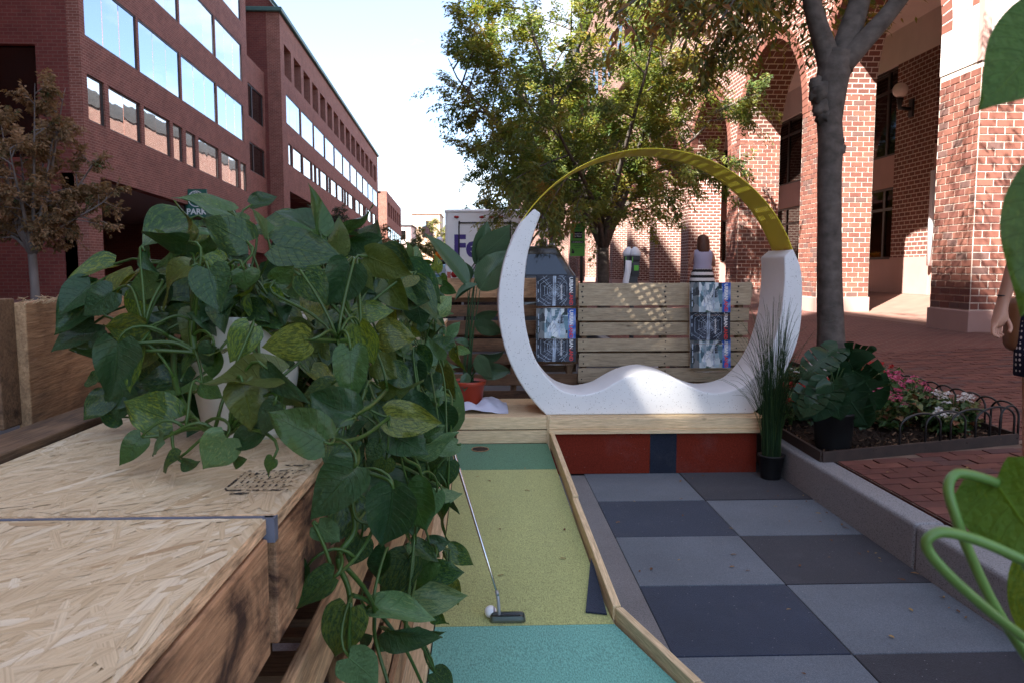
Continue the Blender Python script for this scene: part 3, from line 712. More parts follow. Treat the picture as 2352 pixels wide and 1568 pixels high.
# ================================================================ trees
def leaf_arrays(twigs, nper, size, rng, droop=0.35, jitter=0.05, wr=0.34):
    V = []; Fc = []; T = []
    for (p, d, ln, tint) in twigs:
        p = Vector(p); d = Vector(d).normalized(); side = d.cross(Vector((0, 0, 1)))
        if side.length < 0.1: side = Vector((1, 0, 0))
        side.normalize(); up = side.cross(d)
        for i in range(nper):
            t = (i+rng.random())/nper; sg = 1 if i % 2 else -1
            q = p + d*(ln*t) + Vector((rng.uniform(-1, 1), rng.uniform(-1, 1), rng.uniform(-1, 1)))*jitter - Vector((0, 0, 1))*(0.12*t*t*ln)
            L = size*rng.uniform(0.6, 1.2)
            ax = (d*rng.uniform(0.3, 0.9) + side*sg*rng.uniform(0.5, 1.1) - Vector((0, 0, 1))*rng.uniform(0.0, 2*droop) + Vector((rng.gauss(0, .25), rng.gauss(0, .25), rng.gauss(0, .25)))).normalized()
            nn = (up + Vector((rng.gauss(0, .45), rng.gauss(0, .45), rng.gauss(0, .3)))); wv = ax.cross(nn)
            if wv.length < 1e-3: continue
            wv.normalize(); nv = wv.cross(ax); W = L*wr*rng.uniform(0.8, 1.2)
            b = len(V); mid = q+ax*(L*0.42)
            V += [q, mid+wv*W*0.5+nv*W*0.16, q+ax*L-Vector((0, 0, 1))*L*0.08, mid-wv*W*0.5+nv*W*0.16]
            Fc += [(b, b+1, b+2), (b, b+2, b+3)]; tt = min(1, max(0, tint+rng.gauss(0, 0.14))); T += [tt, tt]
    return V, Fc, T
def leafobj(name, V, Fc, T, mat, parent):
    me = bpy.data.meshes.new(name); me.from_pydata([tuple(v) for v in V], [], Fc); me.materials.append(mat)
    a = me.attributes.new('tint', 'FLOAT', 'FACE'); a.data.foreach_set('value', T); me.update()
    return link(name, me, parent)
def make_tree(name, label, base, fork, H, spread, r0, nleaf, lsize, lmat, bmat, seed, limbs=7, group=None, cat='tree', flat=1.0, lowest=0.25, tintbase=0.5, wr=0.34, root=None, droop=0.35, zmin=-9, sag=0.55):
    rng = random.Random(seed); base = Vector(base)
    root = root or empty(name, base, label, cat, group)
    wd = MB(); f = base+Vector((rng.uniform(-.05, .05), rng.uniform(-.05, .05), fork))
    wd.tube([base-Vector((0, 0, .15)), base+Vector((0, 0, 0.12)), base.lerp(f, 0.5)+Vector((rng.uniform(-.03, .03), 0, 0)), f], [r0*1.5, r0*1.1, r0*0.92, r0*0.88], 12)
    twigs = []
    for i in range(limbs):
        az = 2*math.pi*(i+rng.uniform(-.25, .25))/limbs; rf = rng.uniform(0.35, 1.0); hz = fork+(H-fork)*(1.0-sag*rf*rf)*rng.uniform(0.8, 1.0)
        e = base+Vector((spread*rf*math.cos(az), spread*rf*math.sin(az)*flat, hz))
        d0 = Vector((math.cos(az)*0.35, math.sin(az)*0.35, 0.9))
        L = (e-f).length
        pts = bez(f-Vector((0, 0, 0.1)), f+d0*L*0.35, e-Vector((math.cos(az)*.2, math.sin(az)*.2, .7))*L*0.3, e, 9)
        rl = r0*rng.uniform(0.42, 0.6)
        wd.tube(pts, [rl*(1-0.9*j/9) for j in range(10)], 7)
        nb = 11
        for j in range(nb):
            t = lowest+(1-lowest)*(j+rng.random())/nb; idx = min(8, int(t*9)); p = pts[idx].lerp(pts[idx+1], t*9-idx)
            tang = (pts[idx+1]-pts[idx]).normalized(); a2 = rng.uniform(0, 2*math.pi); o = tang.orthogonal().normalized(); o = Quaternion(tang, a2) @ o
            dd = (tang*rng.uniform(0.3, 0.9)+o*rng.uniform(0.6, 1.0)+Vector((0, 0, rng.uniform(-.25, .25)))).normalized()
            bl2 = spread*rng.uniform(0.22, 0.5)*(1.1-0.5*t)
            q = bez(p, p+dd*bl2*0.4, p+dd*bl2*0.8+Vector((0, 0, -.02*bl2)), p+dd*bl2+Vector((0, 0, -.12*bl2)), 4)
            wd.tube(q, [rl*0.22*(1-0.8*s/4)+0.004 for s in range(5)], 5, cap=False)
            for s in range(7):
                tt = 0.2+0.8*(s+rng.random())/7; k = min(3, int(tt*4)); pp = q[k].lerp(q[k+1], tt*4-k)
                o2 = Quaternion(dd, rng.uniform(0, 6.28)) @ dd.orthogonal().normalized()
                td = (dd*0.6+o2*0.8+Vector((0, 0, rng.uniform(-.3, .2)))).normalized(); tl = spread*rng.uniform(0.10, 0.2)
                twigs.append((pp, td, tl, tintbase+rng.gauss(0, 0.16)))
                if s % 2 == 0: wd.tube([pp, pp+td*tl*0.9], [0.006, 0.002], 3, cap=False)
    if zmin > -9: twigs = [tw_ for tw_ in twigs if (tw_[0]+tw_[1]*tw_[2]).z > zmin]
    V, Fc, T = leaf_arrays(twigs, max(1, nleaf//len(twigs)), lsize, rng, droop, 0.04*spread/2, wr)
    wd.build('trunk', bmat, root); leafobj('crown', V, Fc, T, lmat, root)
    return root
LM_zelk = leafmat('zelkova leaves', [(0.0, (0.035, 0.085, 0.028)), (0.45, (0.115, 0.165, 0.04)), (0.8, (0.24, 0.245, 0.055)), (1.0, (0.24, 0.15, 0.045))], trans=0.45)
LM_zelk2 = leafmat('shaded zelkova leaves', [(0.0, (0.03, 0.06, 0.02)), (0.4, (0.09, 0.10, 0.025)), (0.68, (0.19, 0.14, 0.035)), (1.0, (0.20, 0.07, 0.025))], trans=0.45)  # darker, redder copy of the zelkova colours; shade put into the tints
LM_brown = leafmat('dry brown leaves', [(0.0, (0.05, 0.075, 0.02)), (0.25, (0.15, 0.10, 0.045)), (0.6, (0.25, 0.15, 0.075)), (1.0, (0.33, 0.20, 0.11))], 0.7, 0.2)
LM_green = leafmat('far green leaves', [(0.0, (0.03, 0.055, 0.02)), (0.5, (0.075, 0.10, 0.03)), (1.0, (0.17, 0.16, 0.05))], 0.6, 0.3)
LM_dark = leafmat('yew needles', [(0.0, (0.02, 0.035, 0.02)), (1.0, (0.05, 0.065, 0.035))], 0.6, 0.2)
make_tree('zelkova_tree', 'golden green street tree with spreading vase crown rising behind the sculpture', (2.63, 17.3, 0.2), 1.55, 8.5, 4.4, 0.135, 125000, 0.105, LM_zelk, M_bark, 4, 13, 'street trees on the right', tintbase=0.55, lowest=0.12, sag=0.66)
make_tree('zelkova_tree', 'farther dark street tree between the big golden tree and the truck', (2.7, 31, 0.2), 2.3, 8.6, 3.4, 0.14, 26000, 0.17, LM_zelk, M_bark, 9, 9, 'street trees on the right', tintbase=0.35)
make_tree('zelkova_tree', 'distant rounded street tree above the truck roof', (3.2, 58, 0.2), 2.4, 8.2, 4.0, 0.16, 10000, 0.3, LM_green, M_bark, 12, 8, 'street trees on the right', tintbase=0.35)
make_tree('young_tree', 'thin young street tree with dry brown leaves at the far left', (-9.95, 18.1, 0.12), 1.5, 6.2, 1.8, 0.10, 32000, 0.095, LM_brown, M_bark2, 21, 14, None, wr=0.5, tintbase=0.55, sag=0.85, lowest=0.1)
make_tree('street_tree', 'bright yellow green tree at the end of the street beside the truck', (-7.0, 120, 0), 2.0, 8.6, 3.6, 0.2, 4500, 0.5, LM_green, M_bark, 31, 7, None, tintbase=0.85)
make_tree('brown_bush', 'reddish brown bushy tree below the distant brick block', (-10.2, 78, 0), 1.2, 5.6, 2.6, 0.12, 4500, 0.34, LM_brown, M_bark, 33, 7, None, tintbase=0.25)
make_tree('green_bush', 'dull green bushy tree far along the left pavement', (-9.4, 92, 0), 1.2, 4.9, 2.8, 0.12, 4000, 0.36, LM_green, M_bark, 35, 7, None, tintbase=0.2)
make_tree('evergreen_tree', 'dark feathery evergreen in front of the long office block', (-9.9, 52, 0), 1.5, 6.6, 1.9, 0.12, 6500, 0.24, LM_dark, M_bark, 37, 8, None, wr=0.2)

# near tree: bare trunk, burl, three limbs, leaves overhead
nt_root = empty('zelkova_tree', (2.95, 6.8, 0.22), 'large near street tree with burl and three forking limbs in the flower bed', 'tree', 'street trees on the right')
wd = MB(); B = Vector((2.93, 6.8, 0.16))
def T_(px, py, y=6.8): return atY(px, py, y)
tr_pts = [(1908, 905, .18), (1909, 840, .130), (1908, 760, .113), (1905, 640, .104), (1905, 520, .099), (1905, 400, .099), (1908, 330, .103), (1905, 280, .102), (1908, 215, .125), (1915, 165, .135), (1925, 120, .125)]
pp = [T_(a, b) for a, b, r in tr_pts]; pp[0].z = 0.1
wd.tube(catmull(pp, 4), [np.interp(i/4, range(len(tr_pts)), [t[2] for t in tr_pts]).item() for i in range(4*(len(tr_pts)-1)+1)], 16)
limbs = [([(1915, 175, 6.8, .12), (1895, 110, 6.8, .09), (1868, 20, 6.75, .075), (1840, -120, 6.6, .06), (1760, -330, 6.3, .045), (1600, -560, 6.0, .02)]),
         ([(1925, 160, 6.8, .12), (1950, 80, 6.85, .10), (1975, 0, 6.9, .085), (2005, -140, 7.0, .07), (2030, -380, 7.1, .05), (2050, -640, 7.2, .02)]),
         ([(1930, 150, 6.8, .11), (1975, 105, 6.75, .085), (2050, 20, 6.7, .07), (2160, -130, 6.6, .06), (2320, -330, 6.4, .045), (2500, -520, 6.2, .02)])]
twN = []; rng = random.Random(77)
for lb in limbs:
    q = catmull([T_(a, b, y) for a, b, y, r in lb], 5); rs = [np.interp(i/5, range(len(lb)), [t[3] for t in lb]).item() for i in range(len(q))]
    wd.tube(q, rs, 10)
# burl and knot
for (px, py, r, dx) in ((1882, 215, .085, -.02), (1872, 196, .055, 0), (1886, 246, .075, 0), (1870, 222, .045, 0), (1890, 268, .06, 0), (1926, 345, .05, 0), (1930, 325, .035, 0)):
    c = T_(px, py, 6.76); from mathutils import noise as mnz
    rings = []
    for i in range(9):
        th = math.pi*i/8; rings.append([c+Vector((r*math.sin(th)*math.cos(2*math.pi*j/12), r*math.sin(th)*math.sin(2*math.pi*j/12), -r*1.15*math.cos(th)))*(1+.8*mnz.noise(Vector((math.sin(th)*math.cos(2*math.pi*j/12)*2.2+px, math.sin(th)*math.sin(2*math.pi*j/12)*2.2, math.cos(th)*2.2)))) for j in range(12)])
    wd.loft(rings, 0, False)
# crown branches overhead; some hang into the top of the view
for (ax, ay, az, bx, by, bz, n) in [(2.6, 6.6, 3.9, 0.72, 4.4, 2.66, 40), (2.6, 6.5, 3.9, 1.1, 4.9, 2.72, 40), (2.7, 6.7, 3.8, 1.55, 5.8, 3.0, 40), (2.6, 6.6, 3.8, 1.35, 4.6, 2.7, 34), (2.6, 6.6, 3.9, 2.0, 7.6, 3.0, 34), (2.75, 6.8, 3.7, 2.1, 7.4, 3.2, 26), (3.0, 6.9, 3.9, 2.5, 8.2, 3.45, 26),
                                   (3.0, 6.9, 3.8, 3.4, 8.4, 3.6, 26), (3.1, 7.0, 3.8, 3.9, 8.2, 3.75, 24), (3.2, 6.9, 3.9, 4.3, 7.8, 4.0, 20), (2.7, 6.6, 3.9, 1.6, 6.9, 3.45, 26), (2.6, 6.5, 4.0, 1.5, 5.2, 3.35, 26), (2.9, 6.8, 3.8, 2.9, 8.8, 3.5, 24), (3.4, 6.6, 4.4, 4.6, 6.4, 4.2, 24), (3.6, 6.5, 4.6, 5.2, 7.2, 4.9, 24), (2.6, 6.4, 4.4, 0.6, 6.0, 4.3, 26), (2.4, 6.4, 4.6, 0.2, 5.0, 4.4, 26)]:
    a = Vector((ax, ay, az)); b = Vector((bx, by, bz)); q = bez(a, a.lerp(b, .4)+Vector((0, 0, .25)), a.lerp(b, .75)+Vector((0, 0, .15)), b, 8)
    wd.tube(q, [0.022*(1-.8*i/8)+.003 for i in range(9)], 5)
    for i in range(n):
        t = 0.25+0.75*(i+rng.random())/n; k = min(7, int(t*8)); p = q[k].lerp(q[k+1], t*8-k); d = (b-a).normalized()
        td = (d*rng.uniform(.3, .9)+Vector((rng.uniform(-1, 1), rng.uniform(-1, 1), rng.uniform(-.35, .25)))).normalized()
        twN.append((p, td, rng.uniform(.2, .45), 0.5+rng.gauss(0, .2)))
for i in range(1250):  # crown above the view, thickened for its leaf shadow on the pillars
    a = rng.uniform(0, 6.28); r = 3.1*math.sqrt(rng.random()); z = 4.5+rng.random()*3.4
    twN.append((Vector((3.0+r*math.cos(a), 6.8+r*math.sin(a), z)), Vector((math.cos(a), math.sin(a), .1)), .45, .5+rng.gauss(0, .2)))
V, Fc, T = leaf_arrays(twN, 15, 0.085, rng, 0.5, 0.05)
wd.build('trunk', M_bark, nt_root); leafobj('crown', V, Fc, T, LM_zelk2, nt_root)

# ================================================================ vehicles
M_truck = pbr('white truck paint', (0.86, 0.87, 0.89), 0.4, 0.04, 1.5, 0.03, 20, 0.5)
M_purple = pbr('purple lettering', (0.055, 0.025, 0.22), 0.5, 0.04, 3, 0)
M_lgreen = pbr('green lettering', (0.03, 0.42, 0.06), 0.5, 0.04, 3, 0)
M_redlamp = pbr('red lamp lens', (0.35, 0.02, 0.02), 0.2, 0.05, 3, 0)
M_rubber = pbr('tyre rubber', (0.015, 0.015, 0.016), 0.85, 0.2, 20, .2)
M_chrome = pbr('dull chrome', (0.55, 0.55, 0.57), 0.25, 0.05, 5, 0, metal=1.0)
ty = 22.4; ta = atY(1022, 482, ty); tb = atY(1210, 480, ty); tz = 2.93; tcx = (ta.x+tb.x)/2; tw2 = (tb.x-ta.x)/2
tk = empty('delivery_truck', (tcx, ty+3, 0), 'white delivery truck with purple and green lettering parked behind the fence', 'truck')
m = MB(); m.box(tcx-tw2, tcx+tw2, ty, ty+6.2, 0.62, tz); m.build('body', M_truck, tk, bevel=0.07, seg=3)
m = MB(); m.box(tcx-tw2-.02, tcx+tw2+.02, ty-.02, ty+6.2, tz-.10, tz-.02); m.build('roof_rail', M_truck, tk, bevel=0.03)
m = MB(); m.box(tcx-tw2, tcx+tw2, ty-.25, ty+.0, 0.45, 0.62); m.build('bumper', M_black, tk, bevel=.02)
m = MB()
dx0, dx1, dz1 = tcx-tw2*.66, tcx+tw2*.60, tz-.38
m.tube(catmull([(dx0, ty-.012, .7), (dx0, ty-.012, dz1-.1), (dx0+.03, ty-.012, dz1-.02), (dx0+.1, ty-.012, dz1), (dx1-.1, ty-.012, dz1), (dx1-.03, ty-.012, dz1-.02), (dx1, ty-.012, dz1-.1), (dx1, ty-.012, .7)], 4), .022, 6); m.build('door_seal', M_black, tk)
for i in range(6):
    zz = dz1-.28*(i+1)+.05
    boxobj('door_panel', ((dx0+dx1)/2, ty-.006, zz+.0), (dx1-dx0-.06, .012, .265), M_truck, tk, .006)
for fx in (-.72, -.1, 0.13, 0.36, .86):
    m = MB(); m.lathe([(0.0, -.012), (.07, -.01), (.075, 0.0)], (0, 0, 0), 14, sy=.5); o = m.build('marker_lamp', M_redlamp, tk); o.matrix_basis = Matrix.Translation((tcx+tw2*fx, ty-.015, tz-.22)) @ Matrix.Rotation(-math.pi/2, 4, 'X'); setparent(o, tk)
for s in (-1, 1):
    m = MB(); m.lathe([(0.0, -.03), (.08, -.025), (.095, 0.0)], (0, 0, 0), 16); o = m.build('tail_lamp', M_redlamp, tk); o.matrix_basis = Matrix.Translation((tcx+s*tw2*.78, ty-.01, 1.12)) @ Matrix.Rotation(-math.pi/2, 4, 'X'); setparent(o, tk)
    for yy in (ty+1.3, ty+5.2):
        m = MB(); m.lathe([(0, -.13), (.2, -.13), (.22, -.12), (.38, -.12), (.42, -.08), (.42, .08), (.38, .12), (.2, .12), (0, .12)], (0, 0, 0), 20); o = m.build('wheel', M_rubber, tk); o.matrix_basis = Matrix.Translation((tcx+s*(tw2-.18), yy, .42)) @ Matrix.Rotation(math.pi/2, 4, 'Y'); setparent(o, tk)
zlet = tz-1.08
f1 = textmesh('Fed', 1.06, M_purple, 0.035, .002, 'LEFT'); f2 = textmesh('Ex', 1.06, M_lgreen, 0.035, .002, 'LEFT')
w1 = max(v.co.x for v in f1.vertices); w2 = max(v.co.x for v in f2.vertices)
q0 = atY(1041, 560, ty); q1 = atY(1129, 560, ty); q2 = atY(1197, 560, ty); zlet = (atY(1060, 545, ty).z+atY(1060, 595, ty).z)/2+.02
link('lettering', f1, tk, facing((q0.x, ty-.018, zlet), (1, 0, 0), (0, 0, 1)) @ Matrix.Diagonal(((q1.x-q0.x)/w1, .80, 1, 1)))
link('lettering', f2, tk, facing((q1.x+.02, ty-.018, zlet), (1, 0, 0), (0, 0, 1)) @ Matrix.Diagonal(((q2.x-q1.x)/w2, .80, 1, 1)))
link('lettering', textmesh('25645', .13, M_black, 0.0, .001), tk, facing((tcx+tw2*.52, ty-.018, tz-.21), (1, 0, 0), (0, 0, 1)))

M_carblack = pbr('black car paint', (0.018, 0.015, 0.014), 0.18, 0.1, 2, 0.0, spec=0.6)
M_carglass = mirrorglass('car glass', (0.7, 0.78, 0.85), (0.006, 0.008, 0.011), 0.05)
def ringrect(x0, x1, z0, z1, y, r=0.12, n=4):
    out = []
    for cx_, cz_, a0 in ((x1-r, z1-r, 0), (x0+r, z1-r, 90), (x0+r, z0+r, 180), (x1-r, z0+r, 270)):
        for i in range(n+1):
            a = rad(a0+90*i/n); out.append(Vector((cx_+r*math.cos(a), y, cz_+r*math.sin(a))))
    return out
def car(name, label, cx_, y0, W, Hr, Ln, paint, belt=1.05):
    c = empty(name, (cx_, y0+Ln/2, 0), label, 'car'); h = W/2
    m = MB(); m.loft([ringrect(cx_-h+.1, cx_+h-.1, .35, belt-.12, y0, .1), ringrect(cx_-h, cx_+h, .3, belt, y0+.12, .12), ringrect(cx_-h, cx_+h, .28, belt, y0+Ln*.6, .12), ringrect(cx_-h, cx_+h, .28, belt-.05, y0+Ln*.72, .12), ringrect(cx_-h+.05, cx_+h-.05, .3, belt-.2, y0+Ln-.1, .12), ringrect(cx_-h+.2, cx_+h-.2, .4, belt-.3, y0+Ln, .1)]); m.build('body', paint, c)
    t = h*0.70; m = MB()
    def cab(x, z0, z1, ya, yb): pass
    rear0, rear1, fr0, fr1 = y0+.12, y0+.55, y0+Ln*.52, y0+Ln*.66
    vs = []
    n = 8
    m.loft([ringrect(cx_-h+.06, cx_+h-.06, belt-.06, belt+.02, rear0, .03), ringrect(cx_-t, cx_+t, belt-.06, Hr-.05, rear1-.08, .10), ringrect(cx_-t, cx_+t, belt-.06, Hr, rear1+.12, .10), ringrect(cx_-t, cx_+t, belt-.06, Hr, fr0, .10), ringrect(cx_-h+.08, cx_+h-.08, belt-.06, belt+.03, fr1, .03)]); m.build('cabin', paint, c)
    # glass: rear and sides as panes a little proud
    e = .012
    m = MB(); m.quad((cx_-h+.2, rear0+.035-e, belt+.07), (cx_+h-.2, rear0+.035-e, belt+.07), (cx_+t-.10, rear1-.13-e*2, Hr-.14), (cx_-t+.10, rear1-.13-e*2, Hr-.14)); m.build('rear_window', M_carglass, c, solid=.01)
    for s in (-1, 1):
        m = MB(); m.quad((cx_+s*(h-.03), rear0+.4, belt+.05), (cx_+s*(h-.03), fr1-.35, belt+.05), (cx_+s*(t+.02), fr0-.1, Hr-.13), (cx_+s*(t+.02), rear1+.25, Hr-.13)); m.build('side_window', M_carglass, c, solid=.01)
        m = MB(); m.box(cx_+s*(h-.22)-.09, cx_+s*(h-.22)+.09, y0-.01, y0+.1, belt-.35, belt-.05); m.build('tail_lamp', M_redlamp, c, bevel=.02)
        for yy in (y0+.85, y0+Ln-.9):
            m = MB(); m.lathe([(0, -.11), (.18, -.11), (.2, -.1), (.31, -.1), (.34, -.06), (.34, .06), (.31, .1), (.2, .1), (0, .1)], (0, 0, 0), 20); o = m.build('wheel', M_rubber, c); o.matrix_basis = Matrix.Translation((cx_+s*(h-.1), yy, .34)) @ Matrix.Rotation(math.pi/2, 4, 'Y'); setparent(o, c)
        m = MB(); m.tube([(cx_+s*(t-.08), rear1+.2, Hr+.01), (cx_+s*(t-.08), rear1+.25, Hr+.05), (cx_+s*(t-.08), fr0-.3, Hr+.05), (cx_+s*(t-.08), fr0-.2, Hr+.01)], .015, 6); m.build('roof_bar', M_chrome, c)
    m = MB(); m.box(cx_-h+.1, cx_+h-.1, y0-.08, y0+.1, .38, .58); m.build('bumper', M_blackplastic, c, bevel=.03)
    boxobj('number_plate', (cx_, y0-.015, belt-.28), (.31, .02, .15), M_white, c)
    return c
car('parked_car', 'black sport utility car parked nose away just beyond the pallet fence', 0.62, 12.6, 1.86, 1.66, 4.6, M_carblack, 1.12)
car('parked_car', 'small blue car farther up the street left of the truck', -2.0, 34.0, 1.7, 1.45, 4.2, pbr('teal car paint', (0.02, 0.10, 0.14), 0.2, .05, 2, 0), .95)
# striped post beside the truck
sp = empty('striped_post', (-1.1, 21.2, 0), 'red and white striped marker post beside the truck', 'post')
pz = atY(1031, 600, 21.2)
for i in range(7):
    m = MB(); m.box(pz.x-.05, pz.x+.05, 21.15, 21.25, i*.24, (i+1)*.24-.002); m.build('band', [M_redlamp, M_white][i % 2], sp)
m = MB(); m.box(pz.x-.2, pz.x+.2, 21.0, 21.4, -.01, .05); m.build('foot', M_rubber, sp)
# urn of orange flowers far up the street
LM_orange = leafmat('orange petals', [(0, (0.5, 0.16, 0.01)), (1, (0.65, 0.30, 0.03))], .6, .3)
ur = atY(1016, 600, 45)
un = empty('flower_urn', (ur.x, 45, 0), 'black urn of orange flowers far up the street', 'planter')
m = MB(); m.lathe([(0, 0), (.3, 0), (.3, .3), (.12, .5), (.12, 1.0), (.5, 1.6), (.6, 1.75), (0, 1.75)], (ur.x, 45, 0), 16); m.build('urn', M_black, un)
rng = random.Random(5)
V, Fc, T = leaf_arrays([(Vector((ur.x+rng.uniform(-.4, .4), 45+rng.uniform(-.4, .4), 1.7+rng.random()*.3)), Vector((rng.uniform(-1, 1), rng.uniform(-1, 1), .6)), .25, rng.random()) for i in range(90)], 8, .13, rng, .1, .05, .7)
leafobj('flowers', V, Fc, T, LM_orange, un)
# lamp posts far up the street
for i, (px, py, y, lab) in enumerate([(1010, 552, 70, 'slender black street lamp with white globe by the far trees'), (1024, 575, 62, 'second small globe street lamp just left of the truck')]):
    q = atY(px, py, y); sl = empty('street_lamp', (q.x, y, 0), lab, 'street lamp')
    m = MB(); m.tube([(q.x, y, 0), (q.x, y, q.z-.3)], [.09, .05], 8); m.build('pole', M_black, sl)
    m = MB(); m.lathe([(.3*math.sin(math.pi*j/8), -.3*math.cos(math.pi*j/8)) for j in range(9)], (q.x, y, q.z), 12); m.build('globe', M_white, sl)

# ================================================================ signs and meter
M_psign = pbr('bright green sign sheet', (0.10, 0.42, 0.03), 0.45, .03, 3, 0)
M_ink = pbr('sign ink', (0.012, 0.014, 0.014), .6, .05, 3, 0)
sy_ = 17.6; s0 = atY(1326.5, 551, sy_); zc = s0.z; xc = s0.x
ps = empty('parking_sign', (xc, sy_, walkz(xc)), 'bright green rounded parking sign on a black post below a white arrow sign', 'sign')
m = MB(); m.tube([(xc+.1, sy_+.05, 0.1), (xc+.1, sy_+.05, zc+.85)], .035, 8); m.build('post', M_black, ps)
m = MB(); m.box(xc-.165, xc+.165, sy_-.004, sy_+.004, zc-.36, zc+.36); m.build('green_panel', M_psign, ps, bevel=.003)
for tx, sz, dz, mt, bd in (('Pay by Phone', .05, .29, M_ink, .001), ('Parking', .05, .235, M_ink, .001), ('to pay for parking', .03, -.13, M_ink, .0005), ('by phone', .03, -.17, M_ink, .0005)):
    link('lettering', textmesh(tx, sz, mt, bd, .001), ps, facing((xc, sy_-.008, zc+dz), (1, 0, 0), (0, 0, 1)))
m = MB(); m.box(xc-.105, xc+.105, sy_-.009, sy_-.005, zc+.03, zc+.175); m.box(xc-.135, xc+.135, sy_-.009, sy_-.005, zc-.08, zc-.025); m.build('black_field', M_ink, ps)
for tx, sz, dz in (('Located on', .043, .128), ('the Meter', .043, .075), ('www.parkmobile.com', .026, -.052)):
    link('lettering', textmesh(tx, sz, M_signwhite, .001, .001), ps, facing((xc, sy_-.0115, zc+dz), (1, 0, 0), (0, 0, 1)))
m = MB(); m.box(xc-.13, xc-.07, sy_-.008, sy_-.005, zc-.30, zc-.25); m.add([(xc-.12, sy_-.0075, zc-.245), (xc-.07, sy_-.0075, zc-.245), (xc-.12, sy_-.0075, zc-.19)], [(0, 1, 2)]); m.build('pictogram', M_ink, ps)
m = MB(); m.box(xc-.12, xc+.10, sy_-.0045, sy_+.0045, zc+.385, zc+.80); m.build('white_panel', M_white, ps, bevel=.002)
m = MB(); q = zc+.46; m.box(xc-.07, xc+.02, sy_-.009, sy_-.005, q-.012, q+.012); m.add([(xc+.02, sy_-.007, q-.035), (xc+.07, sy_-.007, q), (xc+.02, sy_-.007, q+.035)], [(0, 1, 2)]); m.build('arrow', pbr('arrow green', (0.0, 0.16, 0.07), .5, 0, 3, 0), ps)
link('lettering', textmesh('2HR', .10, MATS['arrow green'], .002, .001), ps, facing((xc-.01, sy_-.008, zc+.66), (1, 0, 0), (0, 0, 1)))
# black and white sign farther back
q = atY(1225, 570, 25); bs = empty('kerb_sign', (q.x+.05, 25, .2), 'pair of small black and white parking regulation signs on a post', 'sign')
q = atY(1247, 570, 25)
m = MB(); m.tube([(q.x, 25.05, .1), (q.x, 25.05, q.z+1.0)], .03, 8); m.build('post', M_black, bs)
for dz in (0.05, .6):
    boxobj('panel', (q.x, 25, q.z+dz), (.3, .01, .45), M_white, bs); boxobj('black_field', (q.x, 24.99, q.z+dz+.05), (.22, .006, .2), M_ink, bs)
# parking meter with two heads
mx_, my_ = 2.12, 11.3; mz = walkz(mx_)
pm = empty('parking_meter', (mx_, my_, mz), 'twin headed grey parking meter with white domes and a paper notice', 'parking meter')
M_meter = pbr('meter grey', (0.035, 0.037, 0.042), .5, .1, 8, .05); M_dome = pbr('pale meter dome', (0.62, 0.65, 0.70), .35, .04, 5, 0)
m = MB(); m.tube([(mx_, my_, mz-.05), (mx_, my_, mz+.9)], .032, 12); m.box(mx_-.07, mx_+.07, my_-.05, my_+.05, mz+.86, mz+.98); m.build('post', M_meter, pm, bevel=.005)
for i, (ox, oy) in enumerate(((.035, 0.0), (-.05, .05))):
    hd = MB(); zc0 = mz+.96
    for (z0, z1, w0, w1, d0, d1) in ((0, .22, .055, .062, .05, .055), (.22, .30, .062, .068, .055, .06)):
        hd.loft([[Vector((mx_+ox+a*w, my_+oy+b*d, zc0+z)) for a, b in ((-1, -1), (1, -1), (1, 1), (-1, 1))] for z, w, d in ((z0, w0, d0), (z1, w1, d1))])
    h_ = hd.build('meter_head', M_meter, pm, bevel=.01)
    dm = MB(); dm.loft([[Vector((mx_+ox+w*math.cos(t_)*1.0, my_+oy+w*.85*math.sin(t_), zc0+z)) for t_ in [2*math.pi*j/16 for j in range(16)]] for z, w in ((.30, .082), (.33, .085), (.385, .062), (.42, .030), (.428, .01))]); dm.build('dome', M_dome, h_)
    bn_ = MB(); bn_.box(mx_+ox-.05, mx_+ox-.04, my_+oy-.064, my_+oy-.056, zc0+.2, zc0+.29); bn_.build('yellow_stripe', M_psign, h_)
boxobj('green_label', (mx_+.045, my_-.062, mz+1.09), (.065, .006, .075), M_psign, pm)
m = MB(); pts = [(mx_-.075, mz+1.2), (mx_-.085, mz+1.05), (mx_-.115, mz+.9), (mx_-.085, mz+.78), (mx_-.05, mz+.70)]
vs = []
for x, z in pts: vs += [(x-.035, my_-.075, z), (x+.05, my_-.085, z-.01)]
m.add(vs, [(2*i, 2*i+1, 2*i+3, 2*i+2) for i in range(len(pts)-1)], 0, True); m.build('paper_notice', M_white, pm, solid=.002)

# ================================================================ people
M_skin = pbr('skin', (0.42, 0.22, 0.15), .5, .06, 8, .05, 120, .4, Subsurface_Weight=0.1)
M_hair = pbr('brown hair', (0.075, 0.028, 0.016), .45, .4, 14, .6, 90, .4, stretch=(6, 6, 1))
def skin_body(name, J, E, root, mat, parent, sub=2):
    names = list(J); idx = {n: i for i, n in enumerate(names)}
    me = bpy.data.meshes.new(name); me.from_pydata([J[n][0] for n in names], [(idx[a], idx[b]) for a, b in E], []); me.materials.append(mat)
    o = link(name, me, parent); md = o.modifiers.new('skin', 'SKIN'); md.use_smooth_shade = True
    sv = me.skin_vertices[0].data
    for n in names:
        r = J[n][1]; r = r if isinstance(r, tuple) else (r, r); sv[idx[n]].radius = r; sv[idx[n]].use_root = (n == root)
    s = o.modifiers.new('sub', 'SUBSURF'); s.levels = sub; s.render_levels = sub
    return o
def ell(c, rx, ry, n=20, z=0, ph=0.0, wav=0.0, k=7):
    return [Vector((c[0]+(rx*(1+wav*math.sin(k*t+ph)))*math.cos(t), c[1]+(ry*(1+wav*math.sin(k*t+ph)))*math.sin(t), z)) for t in [2*math.pi*j/n for j in range(n)]]
